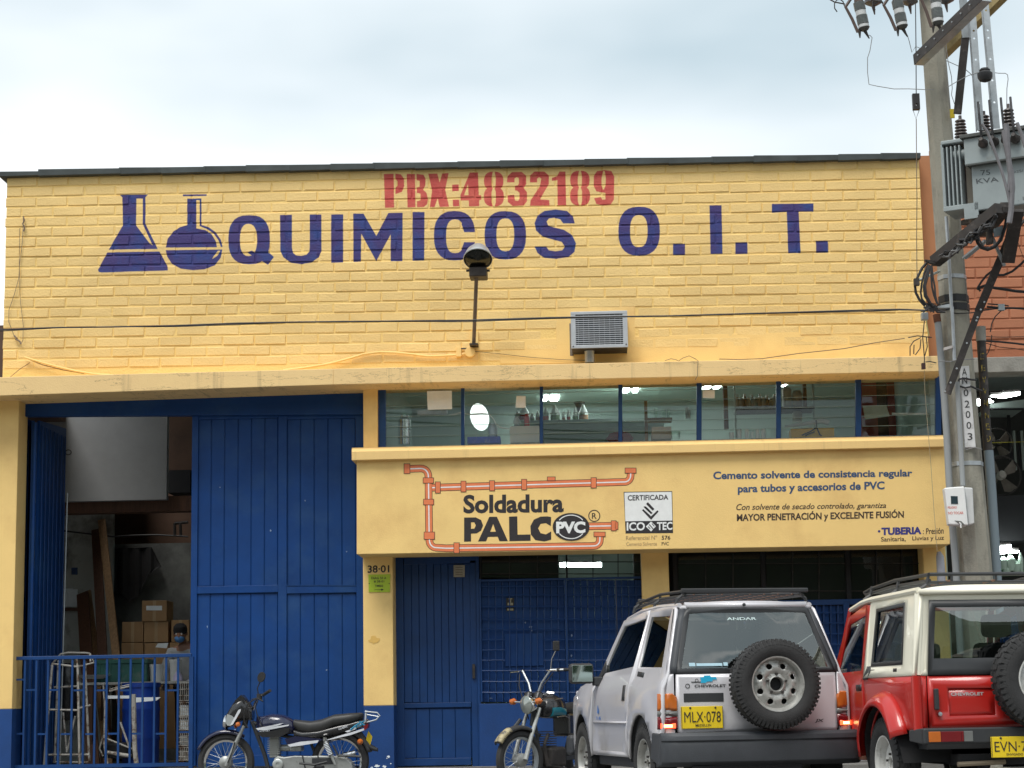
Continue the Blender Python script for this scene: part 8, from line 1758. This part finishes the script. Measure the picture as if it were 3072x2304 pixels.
# ------------------------------------------------------------------ the worker half hidden by the garage door edge
pq = W(*z2((1572,620)), 24.95); PX, PY = pq.x, 24.95
pz0 = .2
wk = thing('person', 'worker in dark cap and blue face mask at the bench beside the garage door', 'person', (PX, PY, pz0), R(0))
def skin(nm, joints, edges, m, lvl=2):
    me = bpy.data.meshes.new(nm); me.from_pydata([j[0] for j in joints], edges, []); o = bpy.data.objects.new(nm, me); COL.objects.link(o); o.parent = wk; WM[o.name] = WM[wk.name]
    sm = o.modifiers.new('skin', 'SKIN'); sv_ = me.skin_vertices[0].data
    for i, j in enumerate(joints): r_ = j[1]; sv_[i].radius = (r_, r_) if not isinstance(r_, tuple) else r_
    sv_[0].use_root = True; s2 = o.modifiers.new('subsurf', 'SUBSURF'); s2.levels = s2.render_levels = lvl; me.materials.append(m); sm.use_smooth_shade = True
    return o
M_skin = mat('brown_skin', (.26,.13,.08), .55); M_shirt = mat('grey_work_shirt', (.34,.35,.36), .85, var=.15, nscale=9); M_jean = mat('dark_work_trousers', (.03,.035,.06), .85)
HT = W(*z2((1525,478)), PY).z-pz0
k = HT/1.70; hx = -.10
J = [((0,0,.93*k),.13),((0,-.03,1.10*k),.125),((-.02,-.07,1.28*k),(.16,.11)),((-.04,-.09,1.40*k),.09),((-.07,-.12,1.47*k),.052),((-.09,-.14,1.53*k),.052),
     ((.19,-.07,1.36*k),.06),((.28,-.15,1.12*k),.045),((.14,-.38,1.02*k),.036),((.08,-.45,1.00*k),.03),
     ((-.22,-.10,1.36*k),.06),((-.29,-.20,1.12*k),.045),((-.22,-.42,.98*k),.036),((-.20,-.49,.96*k),.03),
     ((.10,0,.88*k),.095),((.11,.0,.50*k),.06),((.11,.03,.10*k),.045),((.11,-.10,.04),.04),((-.10,0,.88*k),.095),((-.11,.0,.50*k),.06),((-.11,.03,.10*k),.045),((-.11,-.10,.04),.04)]
Ed = [(0,1),(1,2),(2,3),(3,4),(4,5),(3,6),(6,7),(7,8),(8,9),(3,10),(10,11),(11,12),(12,13),(0,14),(14,15),(15,16),(16,17),(0,18),(18,19),(19,20),(20,21)]
skin('body', J, Ed, M_skin)
sh = [(p, (r_[0]+.02, r_[1]+.02) if isinstance(r_, tuple) else r_+.018) for p, r_ in (J[0], J[1], J[2], J[3], J[6], J[7], J[8], J[10], J[11], J[12])]
skin('work_shirt', sh, [(0,1),(1,2),(2,3),(3,4),(4,5),(5,6),(3,7),(7,8),(8,9)], M_shirt)
tr = [(J[0][0],.15),(J[14][0],.115),(J[15][0],.08),(J[16][0],.07),(J[18][0],.115),(J[19][0],.08),(J[20][0],.07)]; skin('trousers', tr, [(0,1),(1,2),(2,3),(0,4),(4,5),(5,6)], M_jean)
hc = Vector((-.10,-.16,HT-.115)); Mhd = Matrix.Translation(hc) @ Matrix.Rotation(R(14),4,'X')
hb = bmesh.new(); bmesh.ops.create_uvsphere(hb, u_segments=24, v_segments=18, radius=1)
for v in hb.verts:
    x, y, z = v.co; w_ = .076*(1-.18*max(0,-z)); v.co = (x*w_, y*.094*(1-.1*max(0,-z))-(.012 if y < 0 and z < 0 else 0), z*.117)
    if y < -.5 and abs(x) < .25 and -.25 < z < .15: v.co.y -= .016*(1-abs(x)/.25)
    v.co = Mhd @ v.co
hm = bpy.data.meshes.new('head'); hb.to_mesh(hm); hb.free(); hm.polygons.foreach_set('use_smooth', [True]*len(hm.polygons)); hm.materials.append(M_skin)
ho = bpy.data.objects.new('head', hm); COL.objects.link(ho); ho.parent = wk; WM[ho.name] = WM[wk.name]
for sx in (-1, 1):
    MB().lathe([(0,-.012),(.013,0),(0,.006)], Mhd @ Matrix.Translation((sx*.030,-.086,.012)) @ Matrix.Rotation(R(90),4,'X'), 10).build('eye', mat('eye_white', (.6,.58,.55), .3), wk, local=True, smooth=True)
    MB().lathe([(0,-.008),(.022,-.003),(.026,.004),(.012,.010)], Mhd @ Matrix.Translation((sx*.078,.005,-.005)) @ Matrix.Rotation(R(90*sx),4,'Y'), 12).build('ear', M_skin, wk, local=True, smooth=True)
MB().lathe([(.083,-.01),(.088,.03),(.08,.075),(.05,.105),(0,.118)], Mhd @ Matrix.Translation((0,.005,.015)) @ Matrix.Diagonal((1,1.12,1,1)), 24, caps=False).build('cap', mat('black_cap_cloth', (.012,.012,.014), .9), wk, local=True, smooth=True)
MB().tube([Mhd @ Vector((.086*math.cos(R(a)), .1+.0*a-.1, .03+.084*math.sin(R(a)))) for a in range(20,161,14)], .004, 5).build('headband', M_paper, wk, local=True)
MB().lathe([(.062,-.02),(.060,.01),(.045,.035),(.02,.05),(0,.054)], Mhd @ Matrix.Translation((0,-.066,-.050)) @ Matrix.Rotation(R(90),4,'X') @ Matrix.Diagonal((1,.85,1,1)), 18).build('face_mask', mat('blue_mask_cloth', (.08,.22,.48), .8), wk, local=True, smooth=True)
M_glv = mat('pale_latex_glove', (.55,.52,.60), .5)
for hx_, hy_, hz_, s_ in ((.08,-.45,1.00*k,1),(-.20,-.49,.96*k,-1)):
    b = Vector((hx_,hy_,hz_)); MB().tube([b+Vector((0,.03,.0)), b+Vector((0,-.02,-.01)), b+Vector((0,-.075,-.03))], [.032,.040,.034], 10).build('hand', M_glv, wk, local=True, smooth=True)
    for q in range(4):
        o3 = Vector(((q-1.5)*.019,0,0)); L = (.9,1,.95,.75)[q]
        MB().tube([b+o3+Vector((0,-.075,-.028)), b+o3+Vector((0,-.105*1,-.045*L)), b+o3+Vector((0,-.115,-.075*L))], [.0095,.009,.007], 8).build('finger', M_glv, wk, local=True, smooth=True)
    MB().tube([b+Vector((-s_*.03,-.02,-.01)), b+Vector((-s_*.05,-.05,-.03)), b+Vector((-s_*.045,-.08,-.05))], [.012,.011,.008], 8).build('thumb', M_glv, wk, local=True, smooth=True)
